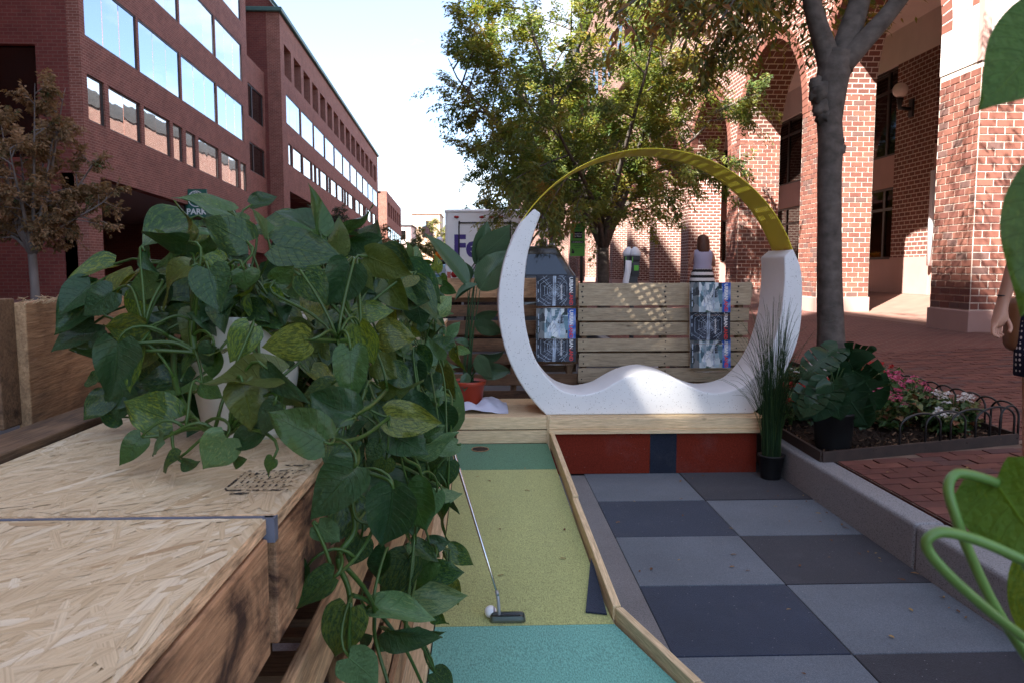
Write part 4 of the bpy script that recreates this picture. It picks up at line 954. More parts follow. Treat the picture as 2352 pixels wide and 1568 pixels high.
# woman in striped skirt, seen from behind
wx, wy = atY(1613, 640, 14.2).x, 14.2; wz = walkz(wx)
w1_ = empty('person', (wx, wy, wz), 'woman seen from behind in lilac sleeveless top and black and white striped skirt', 'person')
def O(x, y, z): return Vector((wx+x, wy+y, wz+z))
J = {'pel': (O(0, 0, .88), .12), 'spi': (O(0, 0, 1.05), .105), 'che': (O(0, .0, 1.22), .115), 'nck': (O(0, .0, 1.36), .05), 'hd0': (O(0, .01, 1.42), .07), 'hd1': (O(0, .02, 1.52), .085),
     'shL': (O(-.15, 0, 1.29), .05), 'elL': (O(-.23, .06, 1.05), .038), 'wrL': (O(-.12, .26, 1.17), .028), 'haL': (O(-.06, .3, 1.22), .03), 'shR': (O(.15, 0, 1.29), .05), 'elR': (O(.24, .10, 1.06), .038), 'wrR': (O(.12, .27, 1.18), .028), 'haR': (O(.06, .31, 1.23), .03),
     'hpL': (O(-.09, 0, .80), .09), 'knL': (O(-.1, .01, .45), .052), 'anL': (O(-.1, -.02, .09), .035), 'toL': (O(-.11, .12, .035), .03), 'hpR': (O(.09, 0, .80), .09), 'knR': (O(.09, .01, .45), .052), 'anR': (O(.09, -.02, .09), .035), 'toR': (O(.1, .12, .035), .03)}
E = [('pel', 'spi'), ('spi', 'che'), ('che', 'nck'), ('nck', 'hd0'), ('hd0', 'hd1'), ('che', 'shL'), ('shL', 'elL'), ('elL', 'wrL'), ('wrL', 'haL'), ('che', 'shR'), ('shR', 'elR'), ('elR', 'wrR'), ('wrR', 'haR'), ('pel', 'hpL'), ('hpL', 'knL'), ('knL', 'anL'), ('anL', 'toL'), ('pel', 'hpR'), ('hpR', 'knR'), ('knR', 'anR'), ('anR', 'toR')]
skin_body('body', J, E, 'pel', M_skin, w1_)
m = MB(); m.loft([ell(O(0, 0, 0), a, b, 20, wz+z, i, .02, 6) for i, (z, a, b) in enumerate([(.985, .17, .125), (1.03, .165, .12), (1.08, .155, .115), (1.18, .165, .125), (1.27, .175, .12), (1.325, .15, .10), (1.36, .085, .075)])], 0, False); m.build('blouse', pbr('lilac blouse', (0.38, 0.37, 0.50), .8, .05, 5, .2, 30, .2), w1_, solid=.006)
mm, nt, out = newmat('striped skirt'); v = coords(nt, 'Object'); sp_ = nt.nodes.new('ShaderNodeSeparateXYZ'); L_(nt, v, sp_.inputs[0])
st = math_(nt, 'GREATER_THAN', math_(nt, 'FRACT', math_(nt, 'MULTIPLY', math_(nt, 'ADD', sp_.outputs['Z'], -wz-.995+1.03), 1/0.103)), 0.52)
principled(nt, out, mixc(nt, st, (0.68, 0.68, 0.68), (0.012, 0.012, 0.014)), .8, .2)
m = MB(); m.loft([ell(O(0, 0, 0), a, b, 28, wz+z, 0, w_, 9) for (z, a, b, w_) in [(1.0, .165, .125, 0), (.95, .185, .14, .01), (.82, .22, .17, .015), (.68, .235, .185, .025), (.5, .25, .2, .04)]], 0, False); m.build('skirt', mm, w1_, solid=.006)
m = MB(); m.loft([[Vector((wx+a*math.cos(t)*(1+.05*math.sin(5*t+i)), wy+.0+yo+b*math.sin(t), wz+z)) for t in [2*math.pi*j/18 for j in range(18)]] for i, (z, a, b, yo) in enumerate([(1.27, .085, .05, -.05), (1.31, .115, .075, -.04), (1.40, .115, .095, -.015), (1.49, .108, .11, .0), (1.56, .098, .105, .01), (1.60, .06, .07, .01), (1.615, .01, .01, .01)])]); m.build('hair', M_hair, w1_)
# woman at the right picture edge, mostly outside the frame
px_, py_ = 2.505, 3.34; pz_ = walkz(px_)
w2_ = empty('person', (px_, py_, pz_), 'woman in navy polka dot dress with brown shoulder bag at right picture edge', 'person')
def O2(x, y, z): return Vector((px_+x, py_+y, pz_+z))
hand = atY(2293, 742, 3.28); wr = atY(2304, 690, 3.28); el = atY(2338, 590, 3.25); sh = O2(-.15, -.02, 1.36)
J = {'pel': (O2(0, 0, .9), .13), 'spi': (O2(0, 0, 1.08), .11), 'che': (O2(0, 0, 1.27), .12), 'nck': (O2(0, .0, 1.43), .05), 'hd0': (O2(0, .02, 1.5), .07), 'hd1': (O2(0, .03, 1.60), .09),
     'sh': (sh, .05), 'el': (el, .038), 'wr': (wr, .025), 'pa': (hand+Vector((0, 0, .015)), (.034, .022)), 'shR': (O2(.16, 0, 1.36), .05), 'elR': (O2(.24, .03, 1.08), .038), 'wrR': (O2(.24, .1, .84), .026), 'haR': (O2(.23, .12, .74), .03),
     'hpL': (O2(-.09, 0, .82), .09), 'knL': (O2(-.09, .02, .47), .055), 'anL': (O2(-.1, 0, .09), .035), 'toL': (O2(-.11, .14, .035), .03), 'hpR': (O2(.09, 0, .82), .09), 'knR': (O2(.09, -.03, .47), .055), 'anR': (O2(.1, -.08, .1), .035), 'toR': (O2(.11, .06, .035), .03)}
E = [('pel', 'spi'), ('spi', 'che'), ('che', 'nck'), ('nck', 'hd0'), ('hd0', 'hd1'), ('che', 'sh'), ('sh', 'el'), ('el', 'wr'), ('wr', 'pa'), ('che', 'shR'), ('shR', 'elR'), ('elR', 'wrR'), ('wrR', 'haR'), ('pel', 'hpL'), ('hpL', 'knL'), ('knL', 'anL'), ('anL', 'toL'), ('pel', 'hpR'), ('hpR', 'knR'), ('knR', 'anR'), ('anR', 'toR')]
for i, (dx, dy, l1, l2) in enumerate(((-.030, -.012, .038, .03), (-.016, -.004, .044, .034), (-.001, .003, .042, .032), (.013, .010, .036, .026))):
    b0 = hand+Vector((dx, dy, -.018)); J['f%da' % i] = (b0, .0095); J['f%db' % i] = (b0+Vector((-.004, -.006, -l1*.75)), .0085); J['f%dc' % i] = (b0+Vector((.014, -.012, -l1*.75-l2*.3)), .007)
    E += [('pa', 'f%da' % i), ('f%da' % i, 'f%db' % i), ('f%db' % i, 'f%dc' % i)]
t0 = hand+Vector((.03, -.015, .012)); J['ta'] = (t0, .011); J['tb'] = (t0+Vector((.004, -.018, -.03)), .0095); J['tc'] = (t0+Vector((-.008, -.024, -.052)), .008); E += [('pa', 'ta'), ('ta', 'tb'), ('tb', 'tc')]
skin_body('body', J, E, 'pel', M_skin, w2_)
mm, nt, out = newmat('navy polka dot cloth'); v = coords(nt, 'Object'); vo = nt.nodes.new('ShaderNodeTexVoronoi'); vo.inputs['Scale'].default_value = 42; vo.inputs['Randomness'].default_value = 0.25; L_(nt, v, vo.inputs['Vector'])
dt = math_(nt, 'LESS_THAN', vo.outputs['Distance'], .27); principled(nt, out, mixc(nt, dt, (0.012, 0.016, 0.04), (0.7, 0.7, 0.72)), .8, .2)
m = MB(); m.loft([ell(O2(0, 0, 0), a, b, 26, pz_+z, 0, w_, 9) for (z, a, b, w_) in [(.61, .185, .16, .03), (.72, .19, .16, .02), (.85, .185, .15, .01), (1.0, .17, .13, 0), (1.1, .155, .12, 0), (1.25, .175, .13, 0), (1.36, .17, .11, 0), (1.42, .09, .08, 0)]], 0, False); m.build('dress', mm, w2_, solid=.005)
m = MB(); m.loft([[Vector((px_+a*math.cos(t), py_+yo+b*math.sin(t), pz_+z)) for t in [2*math.pi*j/18 for j in range(18)]] for (z, a, b, yo) in [(1.3, .09, .05, -.06), (1.4, .11, .08, -.04), (1.55, .105, .11, 0), (1.66, .09, .1, .02), (1.7, .02, .03, .02)]]); m.build('hair', M_hair, w2_)
m = MB(); m.tube(catmull([wr+Vector((.024*math.cos(t), .024*math.sin(t), .02)) for t in [2*math.pi*j/10 for j in range(11)]], 2), .003, 6); m.build('bracelet', M_black, w2_)
bagc = atY(2352, 740, 3.40)
bag = empty('shoulder_bag', bagc-Vector((0, 0, .12)), 'brown leather shoulder bag hanging at the polka dot dress', 'bag')
M_leather = pbr('brown leather', (0.19, 0.075, 0.03), .5, .25, 8, .3, 60, .4)
m = MB(); m.loft([ringrect(bagc.x-.075+s_, bagc.x+.10-s_, bagc.z-.13+s_*.6, bagc.z+.11-s_*.3, bagc.y+dy, .05) for dy, s_ in ((-.05, .03), (-.035, .005), (0, 0), (.035, .005), (.05, .03))]); m.build('pouch', M_leather, bag)
m = MB(); m.tube(catmull([bagc+Vector((-.03, 0, .1)), bagc+Vector((.0, 0, .25)), sh+Vector((.03, -.02, .02)), sh+Vector((.05, .04, .03)), bagc+Vector((.08, 0.02, .3)), bagc+Vector((.08, 0, .1))], 5), .008, 6, flat=2.0); m.build('strap', M_leather, bag)
# shoes for both women
M_shoe = pbr('dark shoe leather', (.02, .016, .014), .4, .1, 10, .05)
for fn, par, feet in ((O, w1_, ((-.105, .04), (.095, .04))), (O2, w2_, ((-.105, .05), (.105, -.03)))):
    for fx, fy in feet:
        m = MB(); m.loft([[fn(fx+a*math.cos(t), fy+dy, max(0.004, .03+h*math.sin(t))) for t in [2*math.pi*j/12 for j in range(12)]] for dy, a, h in ((-.11, .012, .02), (-.095, .034, .045), (-.04, .036, .055), (.03, .042, .045), (.10, .044, .036), (.13, .03, .028), (.145, .008, .012))]); m.build('shoe', M_shoe, par)
# ================================================================ parklet floor: carpet tiles
def carpet(name, col, var=0.16, fleck=0.5, rough=0.95, weave=(1, 1, 1)):
    m, nt, out = newmat(name); v = coords(nt, 'World', weave); c = ramp(nt, noise(nt, v, 2.2, 4), [(0.3, tuple(x*(1-var) for x in col)), (0.7, tuple(x*(1+var) for x in col))])
    c = mixc(nt, math_(nt, 'MULTIPLY', ramp(nt, noise(nt, coords(nt, 'World', (1, 1, 1), 0, (3, 7, 0)), 5.5, 6, .7), [(.52, (0, 0, 0)), (.72, (1, 1, 1))]), .22), c, tuple(x*.5+.07 for x in col))
    f = noise(nt, v, 260, 2); c = mixc(nt, 1.0, c, ramp(nt, f, [(0.3, (0.66, 0.66, 0.66)), (0.7, (1.34, 1.34, 1.34))]), 'MULTIPLY')
    vo = nt.nodes.new('ShaderNodeTexVoronoi'); vo.inputs['Scale'].default_value = 34; L_(nt, coords(nt, 'World', (1, 1.5, 1)), vo.inputs['Vector'])
    k = math_(nt, 'MULTIPLY', math_(nt, 'LESS_THAN', vo.outputs['Distance'], 0.085), math_(nt, 'GREATER_THAN', N_sep(nt, vo.outputs['Color']), 0.72))
    c = mixc(nt, math_(nt, 'MULTIPLY', k, fleck), c, (0.45, 0.45, 0.45))
    principled(nt, out, c, rough, 0.12, 0, bump(nt, f, 0.5, 0.003), Sheen_Weight=0.15); return m
C_navy = carpet('navy carpet', (0.022, 0.031, 0.055)); C_grey = carpet('grey blue carpet', (0.11, 0.128, 0.152)); C_slate = carpet('dark slate carpet', (0.030, 0.030, 0.038))
C_taupe = carpet('taupe carpet', (0.16, 0.15, 0.15)); C_red = carpet('dark red carpet', (0.145, 0.018, 0.008), .1, .15); C_ink = carpet('ink blue carpet', (0.016, 0.020, 0.033), .1, .2); C_teal = carpet('teal turf', (0.15, 0.385, 0.325), .08, .15, weave=(1, .35, 1))
C_olive = carpet('olive turf', (0.375, 0.395, 0.155), .08, .15, weave=(1, .35, 1)); C_green = carpet('green turf', (0.085, 0.20, 0.11), .08, .15, weave=(1, .35, 1))
fl = empty('carpet_floor', (1.2, 3.5, 0), kind='structure')
rows = [-.48, .13, .74, 1.345, 1.95, 2.55, 3.148, 3.75, 4.35, 4.955]
for r in range(len(rows)-1):
    ev = (len(rows)-2-r) % 2 == 0       # far row: light on the left, slate on the right
    for (x0, x1, mt) in ((.637, 1.247, C_grey if ev else C_navy), (1.249, KX-.004, C_slate if ev else C_grey)):
        boxobj('carpet_tile', ((x0+x1)/2, (rows[r]+rows[r+1])/2, -.006+RND.uniform(-.0015, .0015)), (x1-x0-.0035, rows[r+1]-rows[r]-.0045, .012), mt, fl, .003, rz=RND.uniform(-.003, .003))
boxobj('taupe_strip', (.55, 2.2, -.0075), (.17, 5.4, .012), C_taupe, fl)
boxobj('under_board', (.2, 2.3, -.0125), (3.3, 5.3, .006), C_taupe, fl)

# ================================================================ white ring sculpture on its plinth
PY = 4.955
pl = empty('sculpture_plinth', (1.1, 5.3, 0), 'low red carpeted plinth with pine ledge under the white ring', 'plinth')
x0p = .432; x1p = 1.745
m = MB(); m.box(x0p+.02, x1p-.01, PY+.03, 5.72, 0.0, .34); m.build('core', M_darkpallet, pl)
boxobj('red_panel', ((x0p+1.058)/2, PY+.012, .131), (1.058-x0p, .024, .262), C_red, pl)
boxobj('navy_panel', (1.144, PY+.010, .131), (.168, .024, .262), C_ink, pl)
boxobj('red_panel', ((1.23+x1p)/2, PY+.012, .131), (x1p-1.23, .024, .262), C_red, pl)
board('ledge_board', (x0p-.02, PY+.006, .322), (x1p+.05, PY+.006, .322), .068, .036, M_pine, pl)
board('lip_board', (x0p-.02, PY-.004, .274), (x1p+.06, PY-.004, .274), .026, .05, M_pine, pl)
boxobj('deck', ((x0p+x1p)/2+.02, 5.36, .349), (x1p-x0p+.06, .74, .018), M_pine, pl, .002)
SY0, SY1 = 5.06, 5.50
sc_ = empty('ring_sculpture', (1.08, 5.28, .36), 'white terrazzo ring seat with wavy saddle and yellow perforated arch', 'sculpture')
CXs, CZs, RS = 1.079, 1.075, .984
def SP(px, py): q = atY(px, py, SY0); return (q.x, q.z)
zbot = .359
a_l = math.atan2(SP(1198.6, 511)[1]-CZs, SP(1198.6, 511)[0]-CXs); a_b = math.asin((zbot-CZs)/RS)
outl = [(CXs+RS*math.cos(a), CZs+RS*math.sin(a)) for a in np.linspace(a_l, math.pi-a_b, 26)]      # left outer edge, going down
outl = [(CXs+RS*math.cos(a), CZs+RS*math.sin(a)) for a in np.linspace(a_l, math.pi+abs(a_b), 26)]
outr = [(CXs+RS*math.cos(a), CZs+RS*math.sin(a)) for a in np.linspace(-abs(a_b), 0.255, 22)]
outr = [(x if x < 2.045 else 2.045+(x-2.045)*.6, z) for x, z in outr]
inner_px = [(1801, 590), (1802, 640), (1796, 706), (1787, 750), (1771, 800), (1746, 846), (1714, 881), (1690, 893), (1668, 899), (1633, 902), (1594, 890.5), (1555, 871), (1530, 862), (1500, 855), (1477.5, 855.5), (1455, 860), (1432, 868), (1407, 881), (1383, 895), (1360, 902), (1335, 906), (1310, 902), (1285, 892), (1262, 872), (1240, 843), (1222, 805), (1209, 755), (1203, 700), (1205, 640), (1214, 575), (1242, 491), (1227, 479.5)]
inn = catmull([Vector((SP(a, b)[0], SP(a, b)[1], 0)) for a, b in inner_px[:-1]], 3); inn = [(p.x, p.y) for p in inn]+[SP(1227, 479.5)]
poly = outl+outr+[SP(1822, 572)]+inn
def extrude_poly(poly, y0, y1):
    bm = bmesh.new(); f0 = [bm.verts.new((x, y0, z)) for x, z in poly]; f1 = [bm.verts.new((x, y1, z)) for x, z in poly]; n = len(poly)
    a = bm.faces.new(f0); b = bm.faces.new(list(reversed(f1)))
    for i in range(n):
        f = bm.faces.new((f0[i], f1[i], f1[(i+1) % n], f0[(i+1) % n])); f.smooth = True
    bmesh.ops.recalc_face_normals(bm, faces=bm.faces); return bm
bm = extrude_poly(poly, SY0, SY1)
for f in bm.faces:
    f.material_index = 0 if abs(f.normal.y) > .9 else 1
me = bpy.data.meshes.new('ring_body'); bm.to_mesh(me); bm.free(); me.materials.append(M_terrazzo); me.materials.append(M_plaster)
o = link('ring_body', me, sc_); b = o.modifiers.new('bevel', 'BEVEL'); b.width = .010; b.segments = 3; b.limit_method = 'ANGLE'; b.angle_limit = rad(50)
# perforated yellow band
a0 = a_l+.10; a1 = .19; NR = 40; rb = random.Random(15)
BY0, BY1 = SY0+.05, SY1-.03; NS = 10
ths = []; 
for i in range(NR+1): ths.append(a0+(a1-a0)*i/NR)
ycols = []; marg = .035; cell = (BY1-BY0-2*marg)/NS
ycols = [BY0, BY0+marg]
for j in range(NS): ycols += [BY0+marg+cell*j+cell*.58, BY0+marg+cell*(j+1)]
ycols.append(BY1)
vs = []; fs = []; angs = []
for i in range(NR):
    ths_i = (ths[i], ths[i]+(ths[i+1]-ths[i])*.60); angs += [ths_i[0], ths_i[1]]
angs.append(ths[-1])
ny = len(ycols); cache = {}
for i, a in enumerate(angs):
    for yv in ycols: vs.append((CXs+(RS-.003)*math.cos(a), yv, CZs+(RS-.003)*math.sin(a)))
for i in range(len(angs)-1):
    row = i//2; slotrow = (i % 2 == 0) and 2 < row < NR-6
    grp = {}
    for j in range(ny-1):
        hole = False
        if slotrow and 1 <= j < ny-2 and (j-1) % 2 == 0:
            s = (j-1)//2; key = (row, s//3)
            if key not in grp: grp[key] = rb.random() > .17
            if row % 13 in (4, 5): grp[key] = False if rb.random() < .8 else grp[key]
            hole = grp[key]
        if not hole: fs.append((i*ny+j, i*ny+j+1, (i+1)*ny+j+1, (i+1)*ny+j))
m = MB(); m.add(vs, fs, 0, True); m.build('perforated_band', M_yellow, sc_, solid=.005)

# ================================================================ pallet fence behind
def nail(mb, c): mb.lathe([(0.0055, 0), (.005, .0015), (0, .002)], (0, 0, 0), 6)
M_nail = pbr('rusty nail', (0.03, 0.022, 0.02), .7, .3, 10, 0)
FY = 5.98
fr = empty('pallet_fence_panel', (1.37, FY+.05, 0), 'pale wooden pallet standing upright behind the ring as fence', 'fence', 'upright pallets of the fence')
rowsR = [(650.7, 702.5), (707.4, 736.5), (741, 770.6), (777, 806), (810, 840), (843.6, 876), (880, 912), (916, 950)]
xl = atY(1331, 700, FY).x; xr = atY(1722, 700, FY).x
for i, (t_, b_) in enumerate(rowsR):
    zt = atY(1500, t_, FY).z; zb_ = atY(1500, b_, FY).z; dx = RND.uniform(-.012, .006)
    board('slat', (xl+dx, FY, (zt+zb_)/2), (xr-dx*.5-(.012 if i else -.0), FY, (zt+zb_)/2+RND.uniform(-.003, .003)), zt-zb_, .018, M_oldpine, fr, warp=.0015)
    nm = MB()
    for fx in (.02, .5, .93):
        for zz in (.22, .78) if i else (.15, .4, .62, .85):
            c = Vector((xl+(xr-xl)*fx+RND.uniform(-.01, .01), FY-.010, zb_+(zt-zb_)*zz)); r_ = .006 if i else .008
            nm.add([c+Vector((r_*math.cos(a), -.001, r_*math.sin(a))) for a in [math.pi*q/3 for q in range(6)]], [(0, 1, 2, 3, 4, 5)])
    tag(nm.build('nails', M_nail, fr), kind='stuff')
for fx in (.03, .5, .95):
    xx = xl+(xr-xl)*fx; board('stringer', (xx, FY+.06, 0.0), (xx, FY+.06, 1.15), .04, .09, M_darkpallet, fr, up=(1, 0, 0))
boxobj('end_cap', (xr+.005, FY+.06, 1.13), (.035, .12, .13), M_oldpine, fr, .015)
for i in range(5): board('back_slat', (xl, FY+.12, 1.1-.22*i), (xr, FY+.12, 1.1-.22*i), .09, .015, M_darkpallet, fr)
fl2 = empty('pallet_fence_panel', (.2, FY+.12, 0), 'dark brown wooden pallet fence behind the red plant pot', 'fence', 'upright pallets of the fence')
FY2 = FY+.06; xa = atY(1000, 700, FY2).x; xb = atY(1328, 700, FY2).x
for i, (t_, b_) in enumerate([(639, 684), (701, 727), (736, 769), (778, 806), (812, 836), (858, 884), (896, 926), (934, 960)]):
    zt = atY(1180, t_, FY2).z; zb_ = atY(1180, b_, FY2).z
    board('slat', (xa, FY2, (zt+zb_)/2), (xb, FY2, (zt+zb_)/2), zt-zb_, .02, M_warmpallet if i == 0 else M_darkpallet, fl2, warp=.001)
for xx in (xa+.05, (xa+xb)/2+.05, xb-.06): board('stringer', (xx, FY2+.06, 0), (xx, FY2+.06, 1.17), .045, .09, M_darkpallet, fl2, up=(1, 0, 0))
for i in range(4): board('back_slat', (xa, FY2+.12, 1.08-.27*i), (xb, FY2+.12, 1.08-.27*i), .085, .016, M_darkpallet, fl2)
fl3 = empty('pallet_fence_panel', (-.9, FY+.1, 0), 'dark pallet fence continuing behind the hanging plants', 'fence', 'upright pallets of the fence')
for i in range(7): board('slat', (-1.55, FY2+.01, 1.1-.15*i), (xa-.03, FY2+.01, 1.1-.15*i), .09, .02, M_darkpallet, fl3)
for xx in (-1.4, -.9, -.45): board('stringer', (xx, FY2+.07, 0), (xx, FY2+.07, 1.15), .045, .09, M_darkpallet, fl3, up=(1, 0, 0))

# magazines in two columns
M_paper = pbr('magazine paper', (0.7, 0.7, 0.7), .5, .03, 4, 0); M_ltxt = pbr('white print', (0.75, 0.75, 0.77), .5, 0, 3, 0); M_rtxt = pbr('red print', (0.55, 0.03, 0.03), .5, 0, 3, 0)
def cover(name, kind):
    m, nt, out = newmat(name); v = coords(nt, 'Object')
    if kind == 'steel':
        c = ramp(nt, noise(nt, v, 9, 4), [(.35, (.006, .009, .018)), (.7, (.05, .06, .095))])
    else:
        vo = nt.nodes.new('ShaderNodeTexVoronoi'); vo.distance = 'CHEBYCHEV'; vo.inputs['Scale'].default_value = 30; L_(nt, coords(nt, 'Object', (1, 1, .55)), vo.inputs['Vector']); c = ramp(nt, N_sep(nt, vo.outputs['Color']), [(.15, (.02, .03, .045)), (.35, (.16, .30, .38)), (.55, (.55, .63, .68)), (.8, (.72, .77, .8)), (.95, (.05, .10, .08))])
        sp_ = nt.nodes.new('ShaderNodeSeparateXYZ'); L_(nt, v, sp_.inputs[0]); k = math_(nt, 'GREATER_THAN', math_(nt, 'ADD', sp_.outputs['X'], math_(nt, 'MULTIPLY', noise(nt, v, 30, 4), .03)), .105)
        sky_ = ramp(nt, noise(nt, v, 14, 4), [(.45, (.02, .09, .42)), (.75, (.45, .55, .7))]); c = mixc(nt, k, c, sky_)
        k2 = math_(nt, 'LESS_THAN', sp_.outputs['X'], -.085); c = mixc(nt, math_(nt, 'MULTIPLY', k2, .8), c, (.03, .03, .035))
    principled(nt, out, c, .4, .22); return m
CV = {'steel': cover('steel hall cover', 'steel'), 'atrium': cover('atrium cover', 'atrium')}
MW, MH = .292, .222
t_ur = textmesh('URBAN', .036, M_ltxt, .0012, .0004); t_la = textmesh('LAND', .036, M_rtxt, .0012, .0004); t_re = textmesh('REINVENTION', .017, M_ltxt, .0004, .0003)
def magazine(px0, px1, py0, py1, kind, label, tilt=0.10, y=5.93, zfull=None):
    a = atY(px0, py0, y); b = atY(px1, py1, y); cx_ = (a.x+b.x)/2; W = b.x-a.x; H = MH; zt = a.z
    g = empty('magazine', (cx_, y, zt-H), label, 'magazine', 'magazines on the fence racks')
    M = Matrix.Translation((cx_, y, zt-H/2)) @ Matrix.Rotation(-tilt, 4, 'X') @ Matrix.Rotation(RND.uniform(-.015, .015), 4, 'Y')
    def put(name, me, loc, R=None): return link(name, me, g, M @ Matrix.Translation(loc) @ (R or Matrix.Identity(4)))
    m = MB(); m.box(-W/2, W/2, 0, .012, -H/2, H/2); put('pages', m.mesh('pages', M_paper), (0, 0, 0))
    m = MB(); m.box(-W/2, W/2, -.0012, -.0002, -H/2, H/2); put('cover', m.mesh('cover', CV[kind]), (0, 0, 0))
    R = Matrix(((0, 1, 0), (0, 0, -1), (-1, 0, 0))).to_4x4()     # text right -> down, text up -> right, normal -> -y
    put('lettering', t_ur, (W/2-.035, -.0018, .042), R); put('lettering', t_la, (W/2-.035, -.0018, -.058), R)
    ln = MB(); rg = random.Random(int(px0+py0))
    def bar(x0, z0, x1, z1, w_): 
        d = Vector((x1-x0, 0, z1-z0)); n_ = Vector((-d.z, 0, d.x)).normalized()*w_/2; p = Vector((x0, -.0016, z0)); q = Vector((x1, -.0016, z1)); ln.quad(p-n_, q-n_, q+n_, p+n_)
    if kind == 'steel':
        put('lettering', t_re, (.04, -.0018, -.01), R)
        for i in range(9):      # receding hall of ribs
            s = .008*1.42**i; xs, zs = max(-W/2, -.012-s*1.2), s
            if zs > H/2: zs = H/2
            w_ = .0009+.00028*i*rg.uniform(.4, 1.3)
            bar(-.012-s*.55, -zs, -.012-s*.25, -zs*.98, w_) ; bar(-.012+s*.25, zs*.98, -.012+s*.55, zs, w_)
            x1_ = min(W/2-.065, -.012+s*1.1); x0_ = max(-W/2+.004, -.012-s*1.1)
            bar(x0_, -zs*.55, x0_, zs*.55, w_); bar(x1_, -zs*.55, x1_, zs*.55, w_); bar(x0_, zs*.55, -.012-s*.4, zs, w_); bar(x1_, zs*.55, -.012+s*.4, zs, w_); bar(x0_, -zs*.55, -.012-s*.4, -zs, w_); bar(x1_, -zs*.55, -.012+s*.4, -zs, w_)
        for i in range(-7, 8): bar(-.012-.016, i*.0145, -.012+.016, i*.0145, .0012)
        for sgn in (-1, 1):
            for ee in (.35, .7, 1.0): bar(-.012+sgn*.01, .006*ee, -.012+sgn*.085, H/2*ee, .0016); bar(-.012+sgn*.01, -.006*ee, -.012+sgn*.085, -H/2*ee, .0016)
        bar(-.012-.009, -H/2, -.012-.003, H/2, .009); bar(-.012+.003, -H/2, -.012+.009, H/2, .009)
        for zz in (.06, -.0, -.07): bar(-W/2+.016, zz-.012, -W/2+.016, zz+.012, .006)
    else:
        for i in range(16): bar(-.06+i*.0035, rg.uniform(-.1, .1), -.06+i*.0075+rg.uniform(-.02, .04), rg.uniform(-.1, .1), rg.uniform(.001, .004))
        for i in range(7): bar(-.02, -.03+i*.01, .055, -.055+i*.018, .0022)
        bar(.025, -.10, .03, .10, .012); bar(-.045, -.1, -.04, .1, .008); bar(.058, -.05, .045, .05, .002); bar(.068, -.045, .052, .045, .002)
        for zz in (.05, .0, -.05): bar(-W/2+.018, zz-.02, -W/2+.018, zz+.02, .006)
    ln.v = [tuple(p) for p in ln.v]; put('cover_print', ln.mesh('cover_print', pbr('pale print', (.34, .41, .52), .35, .6, 30, 0) if 'pale print' not in MATS else MATS['pale print']), (0, 0, 0))
    return g
magazine(1231.5, 1322, 634, 0, 'steel', 'dark steel hall magazine at the top of the left rack column', y=5.90) if False else None
for (p0, p1, t_, k, lab, y) in [(1231.5, 1322, 780, 'steel', 'dark magazine at the bottom of the left rack column', 5.93), (1231.5, 1322, 709, 'atrium', 'pale atrium magazine in the middle of the left rack column', 5.91), (1231.5, 1322, 634, 'steel', 'dark steel hall magazine at the top of the left rack column', 5.89),
                           (1586, 1677, 777, 'atrium', 'pale atrium magazine at the bottom of the right rack column', 5.91), (1585, 1676, 713, 'steel', 'dark magazine in the middle of the right rack column', 5.90), (1585, 1677, 649, 'atrium', 'pale atrium magazine at the top of the right rack column', 5.875)]:
    if lab.startswith('dark magazine at the bottom'): t_ = 762
    magazine(p0, p1, t_, t_+71, k, lab, .07, y)
for cx_, nm in ((1277, 'left'), (1631, 'right')):
    g = empty('magazine_rack', (atY(cx_, 800, 5.93).x, 5.94, .6), 'clear wire rack holding the %s column of magazines' % nm, 'rack')
    for t_ in ((705, 776, 833) if nm == 'left' else (722, 786, 849)):
        q = atY(cx_, t_, 5.93); m = MB(); m.tube([(q.x-.13, 5.955, q.z), (q.x-.13, 5.86, q.z-.004), (q.x+.13, 5.86, q.z-.004), (q.x+.13, 5.955, q.z)], .002, 5); m.build('wire', M_chrome, g)

# ================================================================ putting lane
LX0 = -.168
def lanez(y): return np.interp(y, [1.2, 2.66, 5.0], [.062, .082, .20]).item()
ln_ = empty('putting_lane', (.15, 3.4, 0), 'narrow sloping mini golf lane of green olive and teal turf with pine rails', 'golf lane')
def rx_(y): return np.interp(y, [0.9, 2.19, 2.66, 4.95], [1.06, .60, .452, .418]).item()
def turf(name, y0, y1, mat):
    m = MB(); n = 10; vs = []
    for i in range(n+1):
        y = y0+(y1-y0)*i/n; z = lanez(y); vs += [(LX0, y, z), (rx_(y)-.014, y, z), (LX0, y, z-.03), (rx_(y)-.014, y, z-.03)]
    fs = []
    for i in range(n): a = 4*i; fs += [(a, a+1, a+5, a+4), (a+1, a+3, a+7, a+5), (a+2, a, a+4, a+6)]
    fs += [(0, 2, 3, 1), (4*n, 4*n+1, 4*n+3, 4*n+2)]
    m.add(vs, fs); return m.build(name, mat, ln_)
turf('teal_turf', 0.95, 2.628, C_teal); turf('olive_turf', 2.63, 4.41, C_olive); turf('green_turf', 4.412, 4.955, C_green)
hq = atZ(1103, 1030, .195)
m = MB(); n = 28; hz = lanez(hq.y)+.003
m.add([(hq.x+.052*math.cos(2*math.pi*i/n), hq.y+.052*math.sin(2*math.pi*i/n), hz+.001*math.sin(2*math.pi*i/n)*2.6) for i in range(n)], [tuple(range(n))]); m.build('cup', pbr('shadowed cup', (.035, .02, .012), .9, .3, 20, 0), ln_)  # flat disc; the shade inside the hole is painted as its dark colour
m = MB(); m.tube([(hq.x+.052*math.cos(2*math.pi*i/n), hq.y+.052*math.sin(2*math.pi*i/n), hz+.0026*math.sin(2*math.pi*i/n)) for i in range(n+1)], .003, 5); m.build('cup_rim', M_warmpallet, ln_)
board('rail', (.432, 4.93, .225), (.445, 3.77, .163), .085, .028, M_pine, ln_, bevel=.003)
